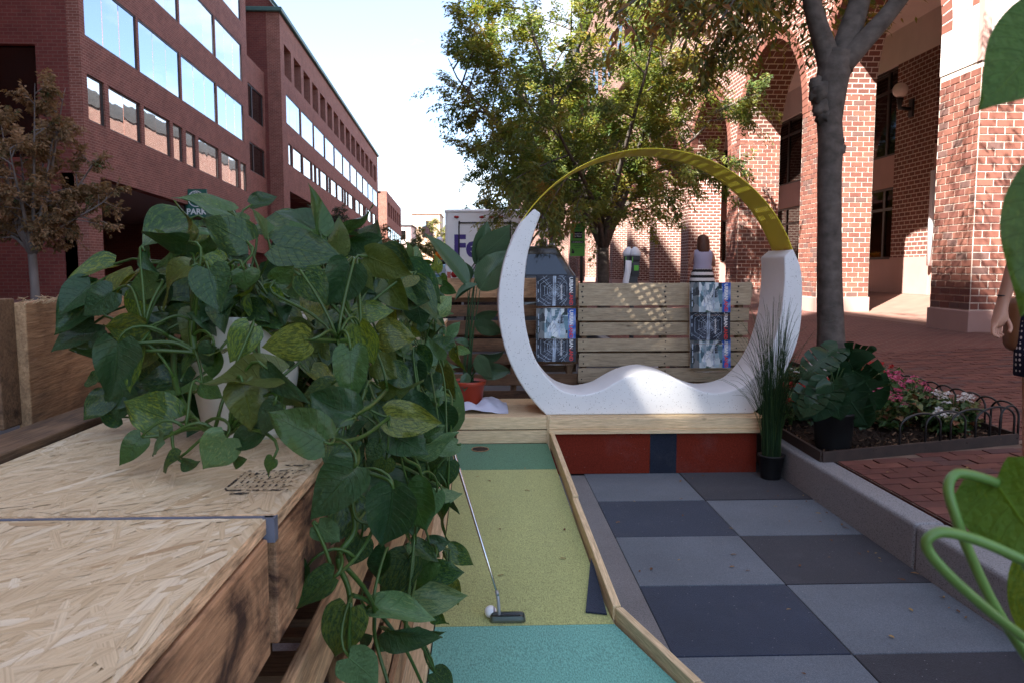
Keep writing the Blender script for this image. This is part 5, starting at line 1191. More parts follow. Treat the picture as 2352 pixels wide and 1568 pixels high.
board('rail', (.444, 3.765, .150), (.462, 2.665, .090), .085, .028, M_pine, ln_, bevel=.003)
board('rail', (.468, 2.66, .085), (.612, 2.17, .078), .085, .028, M_pine, ln_, bevel=.003)
board('rail', (.614, 2.165, .078), (1.07, .9, .07), .085, .028, M_pine, ln_, bevel=.003)
board('back_board', (-.19, 4.975, .327), (.405, 4.975, .327), .078, .03, M_pine, ln_); board('back_board', (-.17, 4.972, .240), (.405, 4.972, .240), .082, .028, M_pine, ln_)
board('end_post', (.412, 4.97, .0), (.412, 4.97, .375), .022, .04, M_pine, ln_, up=(1, 0, 0)); board('end_post', (-.205, 4.96, .0), (-.205, 4.96, .365), .03, .045, M_pine, ln_, up=(1, 0, 0))
board('left_sill', (-.215, .95, .078), (-.215, 2.9, .098), .085, .035, M_pine, ln_, up=(1, 0, 0)); board('left_sill', (-.215, 2.905, .098), (-.215, 4.93, .20), .085, .035, M_pine, ln_, up=(1, 0, 0))
m = MB(); m.box(-.25, .40, 5.0, 5.72, .0, .345); m.build('end_box', M_darkpallet, ln_)
boxobj('end_box_top', (.075, 5.36, .352), (.67, .72, .014), M_pine, ln_, .002)
# carpet offcut leaning at the rail
cs = MB(); q = []
for a_, b_ in ((1357, 1280), (1345, 1404), (1412, 1409)):
    p_ = atZ(a_, b_, .10)
    for _ in range(4): p_ = atZ(a_, b_, lanez(p_.y)+.006)
    q.append(p_)
xr_ = rx_(q[0].y)-.02; cs.add([q[0], q[1], Vector((min(q[2].x, rx_(q[2].y)-.02), q[2].y, q[2].z)), Vector((max(xr_, q[0].x+.004), q[0].y, q[0].z))], [(0, 1, 2, 3)]); o = cs.build('carpet_offcut', C_navy, None, solid=.006); tag(o, 'small navy triangular carpet offcut lying on the lane at the rail', 'carpet')
# ball and putter
bq = atZ(1127, 1417, .083); br = .0214
mm, nt, out = newmat('golf ball'); vo = nt.nodes.new('ShaderNodeTexVoronoi'); vo.inputs['Scale'].default_value = 240; vo.inputs['Randomness'].default_value = .3; L_(nt, coords(nt, 'Object'), vo.inputs['Vector'])
spx = nt.nodes.new('ShaderNodeSeparateXYZ'); L_(nt, coords(nt, 'Object', (1, 1, 1)), spx.inputs[0]); kb = math_(nt, 'MULTIPLY', math_(nt, 'GREATER_THAN', spx.outputs['X'], .0095), math_(nt, 'LESS_THAN', spx.outputs['X'], .0145))
principled(nt, out, mixc(nt, kb, (.82, .82, .84), (.22, .22, .26)), .3, .5, 0, bump(nt, math_(nt, 'MINIMUM', vo.outputs['Distance'], .32), .6, .002))
m = MB(); m.lathe([(br*math.sin(math.pi*i/16), -br*math.cos(math.pi*i/16)) for i in range(17)], (0, 0, 0), 24); o = m.build('golf_ball', mm); o.location = (bq.x, bq.y, lanez(bq.y)+br); tag(o, 'white dimpled golf ball with grey stripe on the olive turf', 'ball')
M_steel = pbr('chromed steel', (.55, .54, .53), .18, .05, 4, 0, metal=1.0); M_zinc = pbr('grey zinc head', (.34, .35, .36), .42, .12, 8, .1, 60, .5, metal=.4)
hd = atZ(1166, 1424, .085); hz = lanez(hd.y)
pt = empty('putter', (hd.x, hd.y, hz), 'steel golf putter leaning into the plants with its head beside the ball', 'golf club')
p0 = Vector((atY(1146, 1405, hd.y).x, hd.y+.005, hz+.02)); p1 = atY(1144, 1368, hd.y+.01); p2 = atY(1050, 1062, 3.05); p3 = p2+(p2-p1)*.25
m = MB(); m.tube([p1, p2, p3], [.0042, .0065, .007], 10); m.build('shaft', M_steel, pt)
m = MB(); m.tube(catmull([p0, p0+Vector((0, 0, .02)), p1+Vector((0, 0, -.01)), p1.lerp(p2, .02)], 4), [.006]*13, 8); m.tube([p1.lerp(p2, .008), p1.lerp(p2, .035)], .0066, 10); m.build('hosel', M_zinc, pt)
hx0 = atY(1126, 1420, hd.y).x; hx1 = atY(1207, 1420, hd.y).x; hc = (hx0+hx1)/2; hl = (hx1-hx0)/2
m = MB(); rings = []
for s, k in ((-1, .5), (-.93, .85), (-.8, 1), (.8, 1), (.93, .85), (1, .5)):
    x = hc+hl*s; rings.append([Vector((x, hd.y-.016*k, hz+.003)), Vector((x, hd.y-.02*k, hz+.012)), Vector((x, hd.y-.012*k, hz+.019*k+.004)), Vector((x, hd.y+.004, hz+.019*k+.004)), Vector((x, hd.y+.008, hz+.026*k+.003)), Vector((x, hd.y+.016*k, hz+.026*k+.003)), Vector((x, hd.y+.018*k, hz+.003))])
m.loft(rings); o = m.build('head', M_zinc, pt, bevel=.0015)
boxobj('cavity', (hc+.012, hd.y-.0045, hz+.0245), (.062, .010, .002), M_blackplastic, pt)
# fallen leaves
LMf = [pbr('fallen leaf %d' % i, c, .8, .2, 30, .2, 60, .2) for i, c in enumerate([(.22, .12, .05), (.13, .06, .03), (.30, .20, .08)])]
def fleaf(i):
    rg = random.Random(i); n = 7; vs = []
    for j in range(n):
        t = j/(n-1); w_ = math.sin(math.pi*min(1, t*.98+.01))**.8*.2; z = .12*math.sin(t*3.1)*rg.uniform(.3, 1)
        vs += [(t-.5, -w_, z+rg.uniform(0, .08)), (t-.5, 0, z), (t-.5, w_, z+rg.uniform(0, .08))]
    fs = []
    for j in range(n-1):
        for k in range(2): a = 3*j+k; fs.append((a, a+1, a+4, a+3))
    m = MB(); m.add(vs, fs, 0, True); return m.mesh('fallen_leaf', LMf[i % 3])
FLM = [fleaf(i) for i in range(6)]
rg = random.Random(99); pts_ = []
for i in range(30): pts_.append((rg.uniform(.66, 1.84), 2.3+2.6*rg.random()**.6, .004))
for i in range(20): x = KX-.02-abs(rg.gauss(0, .09)); pts_.append((x, rg.uniform(2.6, 4.8), .004))
for i in range(8): y = rg.uniform(2.4, 4.9); pts_.append((rg.uniform(LX0+.1, .38), y, lanez(y)+.003))
for i in range(50):
    y = rg.uniform(3.2, 8.5); x = rg.uniform(2.1, min(6, .7*y)); pts_.append((x, y, walkz(x)+.006))
for x, y, z in pts_:
    if x > 1.9 and inpit(x, y): continue
    o = link('fallen_leaf', rg.choice(FLM)); s = rg.uniform(.014, .034); o.matrix_basis = Matrix.Translation((x, y, z)) @ Matrix.Rotation(rg.uniform(0, 6.28), 4, 'Z') @ Matrix.Rotation(rg.uniform(-.15, .15), 4, 'X') @ Matrix.Scale(s, 4)
    where = 'turf of the putting lane' if x < .5 else ('brick pavement beyond the kerb' if x > 1.9 else ('carpet close against the kerb' if x > 1.72 else ('left column of carpet tiles' if x < 1.247 else 'right column of carpet tiles'))); far_ = '' if x < .5 else (', nearer half' if y < 3.7 else ', farther half')
    tag(o, 'small dry fallen leaf on the %s%s' % (where, far_), 'leaf', 'fallen leaves on the '+where+far_)

# ================================================================ OSB topped pallet bench at left
def osb():
    m, nt, out = newmat('oriented strand board'); v = coords(nt, 'World')
    c = None; hs = None
    base = ramp(nt, noise(nt, v, 5, 4), [(.3, (.42, .30, .185)), (.7, (.56, .43, .29))])
    c = base; hsum = None
    for k, (ang, sc, st) in enumerate(((-1.2, 20, 7), (1.0, 17, 6), (-.6, 19, 7), (.75, 18, 5), (-.18, 15, 8), (.42, 16, 8), (.1, 14, 8))):
        mr_ = nt.nodes.new('ShaderNodeMapping'); mr_.inputs['Rotation'].default_value = (0, 0, 1.0+ang); L_(nt, v, mr_.inputs['Vector'])
        ds_ = nt.nodes.new('ShaderNodeTexNoise'); ds_.inputs['Scale'].default_value = 14; L_(nt, v, ds_.inputs['Vector']); dv_ = nt.nodes.new('ShaderNodeVectorMath'); dv_.operation = 'MULTIPLY_ADD'; dv_.inputs[1].default_value = (.03, .012, 0); L_(nt, ds_.outputs['Color'], dv_.inputs[0]); L_(nt, mr_.outputs[0], dv_.inputs[2])
        mp_ = nt.nodes.new('ShaderNodeMapping'); mp_.inputs['Scale'].default_value = (sc*1.05, sc*7.6, 0); mp_.inputs['Location'].default_value = (k*5.3, k*2.1, 0); L_(nt, dv_.outputs[0], mp_.inputs['Vector'])
        vo = nt.nodes.new('ShaderNodeTexVoronoi'); vo.voronoi_dimensions = '2D'; vo.inputs['Scale'].default_value = 1.0; L_(nt, mp_.outputs[0], vo.inputs['Vector'])
        se = nt.nodes.new('ShaderNodeSeparateColor'); L_(nt, vo.outputs['Color'], se.inputs[0])
        pick = math_(nt, 'GREATER_THAN', se.outputs[0], .40)
        mp2 = nt.nodes.new('ShaderNodeMapping'); mp2.inputs['Scale'].default_value = (12, 260, 0); L_(nt, dv_.outputs[0], mp2.inputs['Vector'])
        g_ = noise(nt, mp2.outputs[0], 1.0, 3)
        col = ramp(nt, se.outputs[1], [(0.0, (.50, .36, .205)), (.25, (.60, .455, .28)), (.65, (.67, .53, .35)), (.9, (.72, .605, .43)), (1, (.56, .39, .23))])
        col = mixc(nt, 1.0, col, ramp(nt, g_, [(.3, (.80, .78, .74)), (.7, (1.1, 1.1, 1.1))]), 'MULTIPLY')
        c = mixc(nt, math_(nt, 'MULTIPLY', pick, .72), c, col)
        h = math_(nt, 'MULTIPLY', math_(nt, 'MULTIPLY', pick, se.outputs[2]), 1.0); hsum = h if hsum is None else math_(nt, 'ADD', hsum, h)
    cr_ = noise(nt, coords(nt, 'World', (30, 12, 1)), 1, 5, .7); c = mixc(nt, ramp(nt, cr_, [(.66, (0, 0, 0)), (.74, (.75, .75, .75))]), c, (.22, .12, .06))
    principled(nt, out, c, .62, .3, 0, bump(nt, math_(nt, 'ADD', hsum, math_(nt, 'MULTIPLY', cr_, .6)), .35, .0035)); return m
M_osb = osb()
M_osbedge = pbr('osb edge', (.60, .39, .23), .9, .55, 60, .9, 90, .1, kind='World', rnd=0, stretch=(1, .35, 2.6))
bc = empty('pallet_bench', (-.5, 2.0, 0), 'counter high bench of stacked pallets topped with strand board sheets', 'bench')
BZ = 1.0; BXE = -.256
def sheet(x0, x1, y0, y1, zt, skew0, skew1):
    m = MB(); t = .0185
    vs = [(x0, y0, zt), (x1+skew0, y0, zt), (x1+skew1, y1, zt), (x0, y1, zt)]; vs += [(a, b, c-t) for a, b, c in vs]
    m.add(vs, [(0, 1, 2, 3)], 0); m.add(vs, [(0, 4, 5, 1), (1, 5, 6, 2), (2, 6, 7, 3), (3, 7, 4, 0), (7, 6, 5, 4)], 1)
    return m.build('strand_board', [M_osb, M_osbedge], bc, bevel=.0012)
sheet(-.735, BXE, -.5, .948, BZ, -.028, -.006); sheet(-.735, BXE, .956, 4.7, BZ+.003, .003, .045)
# pressed strands lying in the face of the two sheets
mm, nt, out = newmat('wood strand'); t_ = nt.nodes.new('ShaderNodeTexCoord'); at_ = nt.nodes.new('ShaderNodeAttribute'); at_.attribute_name = 'tint'
cS = ramp(nt, at_.outputs['Fac'], [(0.0, (.43, .295, .165)), (.18, (.53, .395, .235)), (.5, (.61, .47, .295)), (.8, (.67, .54, .36)), (1.0, (.72, .61, .44))])
mpS = nt.nodes.new('ShaderNodeMapping'); mpS.inputs['Scale'].default_value = (2.2, 26, 1); L_(nt, t_.outputs['UV'], mpS.inputs['Vector'])
adS = nt.nodes.new('ShaderNodeVectorMath'); adS.operation = 'ADD'; cbS = nt.nodes.new('ShaderNodeCombineXYZ'); L_(nt, math_(nt, 'MULTIPLY', at_.outputs['Fac'], 917.0), cbS.inputs['X']); L_(nt, math_(nt, 'MULTIPLY', at_.outputs['Fac'], 431.0), cbS.inputs['Y']); L_(nt, mpS.outputs[0], adS.inputs[0]); L_(nt, cbS.outputs[0], adS.inputs[1])
gS = noise(nt, adS.outputs[0], .55, 4, .6, .4)
principled(nt, out, mixc(nt, 1.0, cS, ramp(nt, gS, [(.32, (.74, .70, .66)), (.5, (1, 1, 1)), (.7, (1.12, 1.12, 1.1))]), 'MULTIPLY'), .6, .3, 0, bump(nt, gS, .3, .001)); M_strand = mm
def strands(x0, x1, y0, y1, zt, n, seed):
    rg = random.Random(seed); V = []; Fc = []; UVs = []; T = []
    for i in range(n):
        cx_, cy_ = rg.uniform(x0, x1), rg.uniform(y0, y1); a = 1.15+rg.gauss(0, .55); Ls = rg.uniform(.03, .075); Ws = rg.uniform(.0025, .0085); ca, sa = math.cos(a), math.sin(a); z = zt+.00015+.0011*rg.random()
        k = rg.uniform(-.25, .25); out_ = [(-1, -.5*rg.random()), (-.8+.2*rg.random(), -1), (.7+.2*rg.random(), -1), (1, -.4*rg.random()), (1-.1*rg.random(), .6), (.6, 1), (-.7, 1), (-1+.1*rg.random(), .5)]
        b0 = len(V); ok = True; tmp = []
        for u, v_ in out_:
            px2, py2 = u*Ls, v_*Ws+k*Ws*(u*u)*2; X_, Y_ = cx_+px2*ca-py2*sa, cy_+px2*sa+py2*ca
            if not (x0 < X_ < x1 and y0 < Y_ < y1): ok = False; break
            tmp.append((X_, Y_, z+.0004*u*rg.uniform(-.3, 1)))
        if not ok: continue
        V += tmp; Fc.append(tuple(range(b0, b0+8))); UVs += [(u*.5+.5, v_*.5*Ws/Ls*4+.5) for u, v_ in out_]; T.append(min(1, max(0, rg.gauss(.52, .21))))
    me = bpy.data.meshes.new('strands'); me.from_pydata(V, [], Fc); me.materials.append(M_strand); ul = me.uv_layers.new(name='UVMap'); ul.data.foreach_set('uv', np.array(UVs, dtype=np.float32).ravel()); a_ = me.attributes.new('tint', 'FLOAT', 'FACE'); a_.data.foreach_set('value', T); me.update()
    tag(link('strands', me, bc), kind='stuff')
strands(-.733, BXE-.012, .25, .946, BZ, 2600, 51); strands(-.733, BXE-.001, .958, 1.95, BZ+.003, 2900, 52)
boxobj('blue_tape', (-.49, .952, BZ-.006), (.47, .006, .014), pbr('blue grey edge', (.12, .13, .17), .7, .2, 30, .2), bc); boxobj('blue_tape', (BXE-.003, .952, BZ-.014), (.014, .016, .030), MATS['blue grey edge'], bc)
board('side_board', (BXE-.035, -.5, .905), (BXE-.012, .94, .905), .145, .018, M_stained, bc); board('side_board', (BXE-.008, .962, .905), (BXE+.03, 4.7, .905), .14, .018, M_stained, bc)
for i, zc_ in enumerate((.70, .52, .34, .17)):
    board('side_board', (BXE-.012+.004*i, -.5, zc_), (BXE-.004+.004*i, 1.9, zc_-.0), .105, .018, M_warmpallet, bc, warp=.001); board('side_board', (BXE-.002+.004*i, 1.905, zc_+.005), (BXE+.02, 4.7, zc_+.005), .105, .018, M_warmpallet, bc, warp=.001)
for yy in (-.3, .35, .93, 1.7, 2.4, 3.2, 4.0, 4.65):
    board('post', (BXE-.06, yy, 0), (BXE-.06, yy, .98), .08, .045, M_warmpallet, bc, up=(0, 1, 0)); board('post', (-.69, yy, 0), (-.69, yy, .98), .08, .045, M_darkpallet, bc, up=(0, 1, 0))
for zc_ in (.9, .7, .5, .3): board('side_board', (-.725, -.5, zc_), (-.725, 4.7, zc_), .1, .018, M_darkpallet, bc)
for yy in np.arange(-.4, 4.7, .22):
    for zz in (.965, .60, .25): board('deck_slat', (-.72, yy, zz), (BXE-.03, yy, zz), .09, .016, M_darkpallet, bc, up=(0, 1, 0), bevel=0)
# stamp printed on the board
mm, nt, out = newmat('black stamp ink'); v = coords(nt, 'World'); f = noise(nt, v, 160, 3); pr = nt.nodes.new('ShaderNodeBsdfTransparent'); pk = principled(nt, None, (.018, .017, .017), .8)
ms = nt.nodes.new('ShaderNodeMixShader'); L_(nt, ramp(nt, f, [(.46, (0, 0, 0)), (.54, (1, 1, 1))]), ms.inputs[0]); L_(nt, pr.outputs[0], ms.inputs[1]); L_(nt, pk.outputs[0], ms.inputs[2]); L_(nt, ms.outputs[0], out.inputs['Surface'])
st_ = MB(); zS = BZ+.0052
for (x0, x1, y0, y1) in ((-.345, -.262, 1.052, 1.058), (-.345, -.262, 1.155, 1.160), (-.349, -.345, 1.052, 1.160), (-.335, -.31, 1.035, 1.045), (-.30, -.262, 1.185, 1.192)): st_.quad((x0, y0, zS), (x1, y0, zS), (x1, y1, zS), (x0, y1, zS))
rg = random.Random(8)
for r_ in range(4):
    x = -.338
    while x < -.268:
        w_ = rg.uniform(.003, .008); y0 = 1.068+r_*.022; st_.quad((x, y0, zS), (x+w_*.5, y0, zS), (x+w_*.5, y0+.015, zS), (x, y0+.015, zS))
        if rg.random() < .6: yq = y0+rg.choice((0, .006, .012)); st_.quad((x, yq, zS+.0001), (x+w_, yq, zS+.0001), (x+w_, yq+.003, zS+.0001), (x, yq+.003, zS+.0001))
        x += w_+.003
st_.build('stamp', mm, bc)
# rail of upright pallet boards at the left edge
pr_ = empty('pallet_rail', (-.85, 1.6, 0), 'rough upright pallet boards along the left side of the bench', 'pallet')
q0 = atY(68, 845, 1.52); q1 = atY(215, 838, 1.98)
board('rail_board', (q0.x, 1.50, 1.108), (q1.x-.05, 2.35, 1.108), .255, .022, M_warmpallet, pr_, warp=.002)
board('rail_board', (-1.25, 1.47, 1.12), (-.862, 1.47, 1.125), .235, .06, M_darkpallet, pr_, warp=.004)
board('rail_board', (q1.x-.05, 2.36, 1.10), (-.93, 4.6, 1.10), .22, .022, M_darkpallet, pr_, warp=.002)
board('sill', (-.79, -.4, .985), (-.79, 4.6, .985), .06, .09, M_darkpallet, pr_, up=(0, 0, 1)); 
for yy in (.5, 1.46, 2.4, 3.6): board('post', (-.99, yy, 0), (-.96, yy, 1.2), .09, .04, M_stained, pr_, up=(0, 1, 0))
m = MB(); rg = random.Random(4)
for i in range(70):
    x = q0.x+rg.uniform(-.006, .02); y = rg.uniform(1.5, 2.2); m.tube([(x, y, 1.232), (x+rg.uniform(-.01, .02), y+rg.uniform(-.02, .02), 1.238+rg.random()*.008), (x+rg.uniform(-.02, .03), y+rg.uniform(-.03, .03), 1.236+rg.random()*.012)], .0007, 3, cap=False)
tag(m.build('splinters', M_pine, pr_), kind='stuff')
# ================================================================ leaf meshes and materials for the potted plants
PROFS = {.75: ([0, .06, .14, .25, .38, .52, .66, .78, .88, .95, 1], [.50, .78, .95, 1.0, .96, .84, .64, .42, .22, .08, 0]), .62: ([0, .08, .2, .35, .5, .65, .8, .9, 1], [.10, .5, .85, 1, .98, .86, .6, .32, 0]), .55: ([0, .06, .15, .3, .45, .6, .75, .87, .95, 1], [.45, .75, .95, 1, .98, .9, .72, .46, .2, 0])}
def bigleaf(seed, wid=.80, fold=.30, curl=.22, wave=.05, lobe=.16, nt_=14, ns=8, tipsharp=.75, slits=None, twist=0.0):
    """unit-length heart leaf: base at origin, tip along +X, face normal +Z; UV = (along, across)"""
    rg = random.Random(seed); vs = []; uv = []; prof = PROFS[tipsharp]
    ph = rg.uniform(0, 6.28); ph2 = rg.uniform(0, 6.28)
    for i in range(nt_+1):
        t = i/nt_; w_ = wid*.5*np.interp(t, prof[0], prof[1]).item()
        for j in range(ns+1):
            s = -1+2*j/ns; a = abs(s)
            x = t-lobe*(a**1.15)*(1.5-.6*a)*max(0, 1-t*1.5)**1.6; y = s*w_
            z = fold*w_*(a**1.3) - curl*t*t*.55 - .10*curl*a*a + wave*w_*math.sin(7*t+ph+3*s)*a*1.6 + wave*.25*math.sin(4*t+ph2)
            tw_ = twist*t; y, z = y*math.cos(tw_)-z*math.sin(tw_), y*math.sin(tw_)+z*math.cos(tw_)
            vs.append((x, y, z)); uv.append((t, s*.5+.5))
    fs = []
    for i in range(nt_):
        for j in range(ns):
            if slits and slits(( i+.5)/nt_, -1+2*(j+.5)/ns): continue
            fs.append((i*(ns+1)+j, (i+1)*(ns+1)+j, (i+1)*(ns+1)+j+1, i*(ns+1)+j+1))
    return vs, [tuple(reversed(f)) for f in fs], uv
def leafmesh(name, data, mat):
    vs, fs, uv = data; me = bpy.data.meshes.new(name); me.from_pydata(vs, [], fs); me.materials.append(mat); me.polygons.foreach_set('use_smooth', [True]*len(fs))
    ul = me.uv_layers.new(name='UVMap'); li = np.empty(len(me.loops), dtype=np.int32); me.loops.foreach_get('vertex_index', li)
    ul.data.foreach_set('uv', np.array(uv, dtype=np.float32)[li].ravel()); me.update(); return me
def plantmat(name, dark, light, fleckcol=None, fleck=0.0, rough=.28, veins=.25, nvein=9, trans=.16, under=None, spec=.42, vang=1.1, objvar=.3, coat=.30):
    m, nt, out = newmat(name); t = nt.nodes.new('ShaderNodeTexCoord'); sp = nt.nodes.new('ShaderNodeSeparateXYZ'); L_(nt, t.outputs['UV'], sp.inputs[0])
    u = sp.outputs['X']; v = math_(nt, 'ABSOLUTE', math_(nt, 'MULTIPLY_ADD', sp.outputs['Y'], 2, -1))
    oi = nt.nodes.new('ShaderNodeObjectInfo'); ob = coords(nt, 'Object', (1, 1, 1), 13.0)
    f = noise(nt, ob, 3.0, 4); c = ramp(nt, f, [(.3, dark), (.7, light)])
    vn = math_(nt, 'SINE', math_(nt, 'MULTIPLY', math_(nt, 'SUBTRACT', u, math_(nt, 'MULTIPLY', v, .22*vang)), nvein*6.283))
    vl = ramp(nt, vn, [(.86, (0, 0, 0)), (1.0, (1, 1, 1))])
    mid = ramp(nt, v, [(.0, (1, 1, 1)), (.045, (0, 0, 0))])
    c = mixc(nt, math_(nt, 'MULTIPLY', vl, veins*.5), c, tuple(x*1.7+.01 for x in light)); c = mixc(nt, math_(nt, 'MULTIPLY', mid, veins*2.0), c, tuple(x*2.0+.02 for x in light))
    if fleckcol:
        uvm = nt.nodes.new('ShaderNodeMapping'); uvm.inputs['Scale'].default_value = (6, 15, 1); uvm.inputs['Rotation'].default_value = (0, 0, .5); L_(nt, t.outputs['UV'], uvm.inputs['Vector'])
        ad = nt.nodes.new('ShaderNodeVectorMath'); ad.operation = 'ADD'; L_(nt, uvm.outputs[0], ad.inputs[0]); cb = nt.nodes.new('ShaderNodeCombineXYZ'); L_(nt, math_(nt, 'MULTIPLY', oi.outputs['Random'], 37), cb.inputs['X']); L_(nt, math_(nt, 'MULTIPLY', oi.outputs['Random'], 91), cb.inputs['Y']); L_(nt, cb.outputs[0], ad.inputs[1])
        fl_ = noise(nt, ad.outputs[0], 1.3, 6, .68, .3); thr = math_(nt, 'MULTIPLY_ADD', math_(nt, 'FRACT', math_(nt, 'MULTIPLY', oi.outputs['Random'], 17.3)), .30, -.02)
        k = ramp(nt, math_(nt, 'SUBTRACT', fl_, thr), [(.45, (0, 0, 0)), (.56, (1, 1, 1))]); c = mixc(nt, math_(nt, 'MULTIPLY', k, fleck), c, fleckcol)
    hs = nt.nodes.new('ShaderNodeHueSaturation'); L_(nt, c, hs.inputs['Color']); L_(nt, math_(nt, 'MULTIPLY_ADD', oi.outputs['Random'], objvar*2, 1-objvar), hs.inputs['Value']); hs.inputs['Saturation'].default_value = 1.22; L_(nt, math_(nt, 'MULTIPLY_ADD', math_(nt, 'FRACT', math_(nt, 'MULTIPLY', oi.outputs['Random'], 7.7)), .05, .475), hs.inputs['Hue']); c = hs.outputs[0]
    g = nt.nodes.new('ShaderNodeNewGeometry'); c2 = mixc(nt, g.outputs['Backfacing'], c, mixc(nt, .6, c, under or tuple(x*1.8+.03 for x in light)))
    hgt = math_(nt, 'ADD', math_(nt, 'MULTIPLY', vl, -.5), math_(nt, 'MULTIPLY', mid, -1.0))
    rg_ = math_(nt, 'MULTIPLY_ADD', g.outputs['Backfacing'], .3, rough)
    p = principled(nt, None, c2, math_(nt, 'ADD', rg_, .12), spec*.6, 0, bump(nt, math_(nt, 'ADD', hgt, math_(nt, 'MULTIPLY', noise(nt, ob, 9, 2), .8)), .5, .01), Coat_Weight=coat, Coat_Roughness=.16)
    tr = nt.nodes.new('ShaderNodeBsdfTranslucent'); L_(nt, mixc(nt, 1.0, c, (2.2, 2.4, 1.0), 'MULTIPLY'), tr.inputs['Color'])
    ms = nt.nodes.new('ShaderNodeMixShader'); ms.inputs[0].default_value = trans; L_(nt, p.outputs[0], ms.inputs[1]); L_(nt, tr.outputs[0], ms.inputs[2]); L_(nt, ms.outputs[0], out.inputs['Surface']); return m
P_pothos = plantmat('pothos leaf', (.010, .032, .002), (.028, .062, .004), (.30, .33, .06), .75, .21, under=(.05, .11, .03))
P_pothosd = plantmat('deep green pothos leaf', (.005, .021, .002), (.013, .040, .004), (.20, .25, .06), .5, .19, under=(.03, .075, .03))
P_pale = plantmat('pale pothos leaf', (.040, .085, .032), (.075, .14, .055), (.38, .43, .22), .5, .4, under=(.1, .17, .08))
P_olive = plantmat('olive pothos leaf', (.030, .050, .003), (.060, .078, .006), (.32, .32, .09), .75, .23, under=(.07, .1, .025))
P_stem = pbr('pothos stem', (.036, .080, .012), .4, .25, 14, .15, 90, .4); P_wood = pbr('woody vine', (.075, .075, .035), .7, .35, 20, .5, 90, .3)
PV = {}
for key, mt in (('n', P_pothos), ('d', P_pothosd), ('p', P_pale), ('o', P_olive)):
    PV[key] = [leafmesh('pothos_leaf', bigleaf(100+i+ord(key), wid=.70+.04*((i*5) % 4), fold=[.25, .45, .12, .6, .3, .2, .75, .4, .1, .55, .35, .28][i], curl=[.25, .12, .4, .2, .55, .05, .3, .7, .15, .45, -.1, .35][i], wave=.06+.03*(i % 4), twist=[0, .3, -.3, .2, -.15, .4, -.5, .6, .1, -.6, .25, -.2][i]), mt) for i in range(12)]
def place_leaf(parent, base, tip, roll, var, key='n', wscale=1.0, toward=None, name='leaf'):
    """roll 0: upper face turned to the viewer's position, +-90: edge on"""
    base = Vector(base); tip = Vector(tip); x = tip-base; L = x.length
    if L < 1e-4: return None
    x.normalize(); view = (CAM-(base+tip)/2).normalized() if toward is None else Vector(toward).normalized()
    z = view-x*view.dot(x)
    if z.length < 1e-3: z = x.orthogonal()
    z.normalize(); z = Quaternion(x, rad(roll)) @ z; y = z.cross(x)
    M = Matrix((x*L, y*L*wscale, z*L)).transposed().to_4x4(); M.translation = base
    pv = PV[key]; return link(name, pv[(var+6*(int(base.x*977+base.z*1313) % 2)) % len(pv)], parent, M)
# ---- the pothos plants on the bench
M_potwhite = pbr('white glazed pot', (.66, .68, .63), .3, .03, 3, .0, 30, .5); M_potcream = pbr('cream pot', (.60, .53, .40), .4, .04, 3, 0, 30, .4)
def pot(parent, c, rb_, rt_, h, mat, soil=True, n=28, name='pot', rim=.01):
    m = MB(); m.lathe([(0, 0), (rb_*.96, 0), (rb_, .01), (rt_, h-.012), (rt_+rim*.5, h-.008), (rt_+rim*.5, h), (rt_-.008, h), (rt_-.014, h-.03), (0, h-.03)], c, n); o = m.build(name, mat, parent)
    if soil:
        m = MB(); m.lathe([(rt_-.013, h-.028), (rt_*.5, h-.012), (0, h-.008)], c, 18); m.build('soil', M_soil, parent)
    return o
def C1(x, y): return ((180+x*.2296)*.9408, (440+y*.2296)*.9408)
def C2(x, y): return ((180+x*.2424)*.9408, (780+y*.2424)*.9408)
def C3(x, y): return ((640+x*.2296)*.9408, (440+y*.2296)*.9408)
def C4(x, y): return ((640+x*.2423)*.9408, (780+y*.2423)*.9408)
def C5(x, y): return ((700+x*.3489)*.9408, (1120+y*.3489)*.9408)
pA = Vector((-.425, 1.43, BZ+.004)); pB = Vector((-.33, 1.78, BZ+.004)); pC = Vector((-.36, 2.45, BZ+.004)); pD = Vector((-.33, 3.3, BZ+.004))
plA = empty('pothos_plant', pA, 'front pothos in a white tapered pot spilling over the strand board', 'plant', 'pothos plants on the bench')
plB = empty('pothos_plant', pB, 'second pothos in a cream pot with long vines hanging beside the lane', 'plant', 'pothos plants on the bench')
plC = empty('pothos_plant', pC, 'third pothos whose leaves stick up before the distant brick blocks', 'plant', 'pothos plants on the bench')
plD = empty('pothos_plant', pD, 'farthest pothos on the bench reaching toward the red plant pot', 'plant', 'pothos plants on the bench')
pot(plA, pA, .075, .108, .215, M_potwhite); pot(plB, pB, .085, .115, .235, M_potcream); pot(plC, pC, .085, .12, .22, M_potwhite); pot(plD, pD, .085, .12, .22, M_potcream)
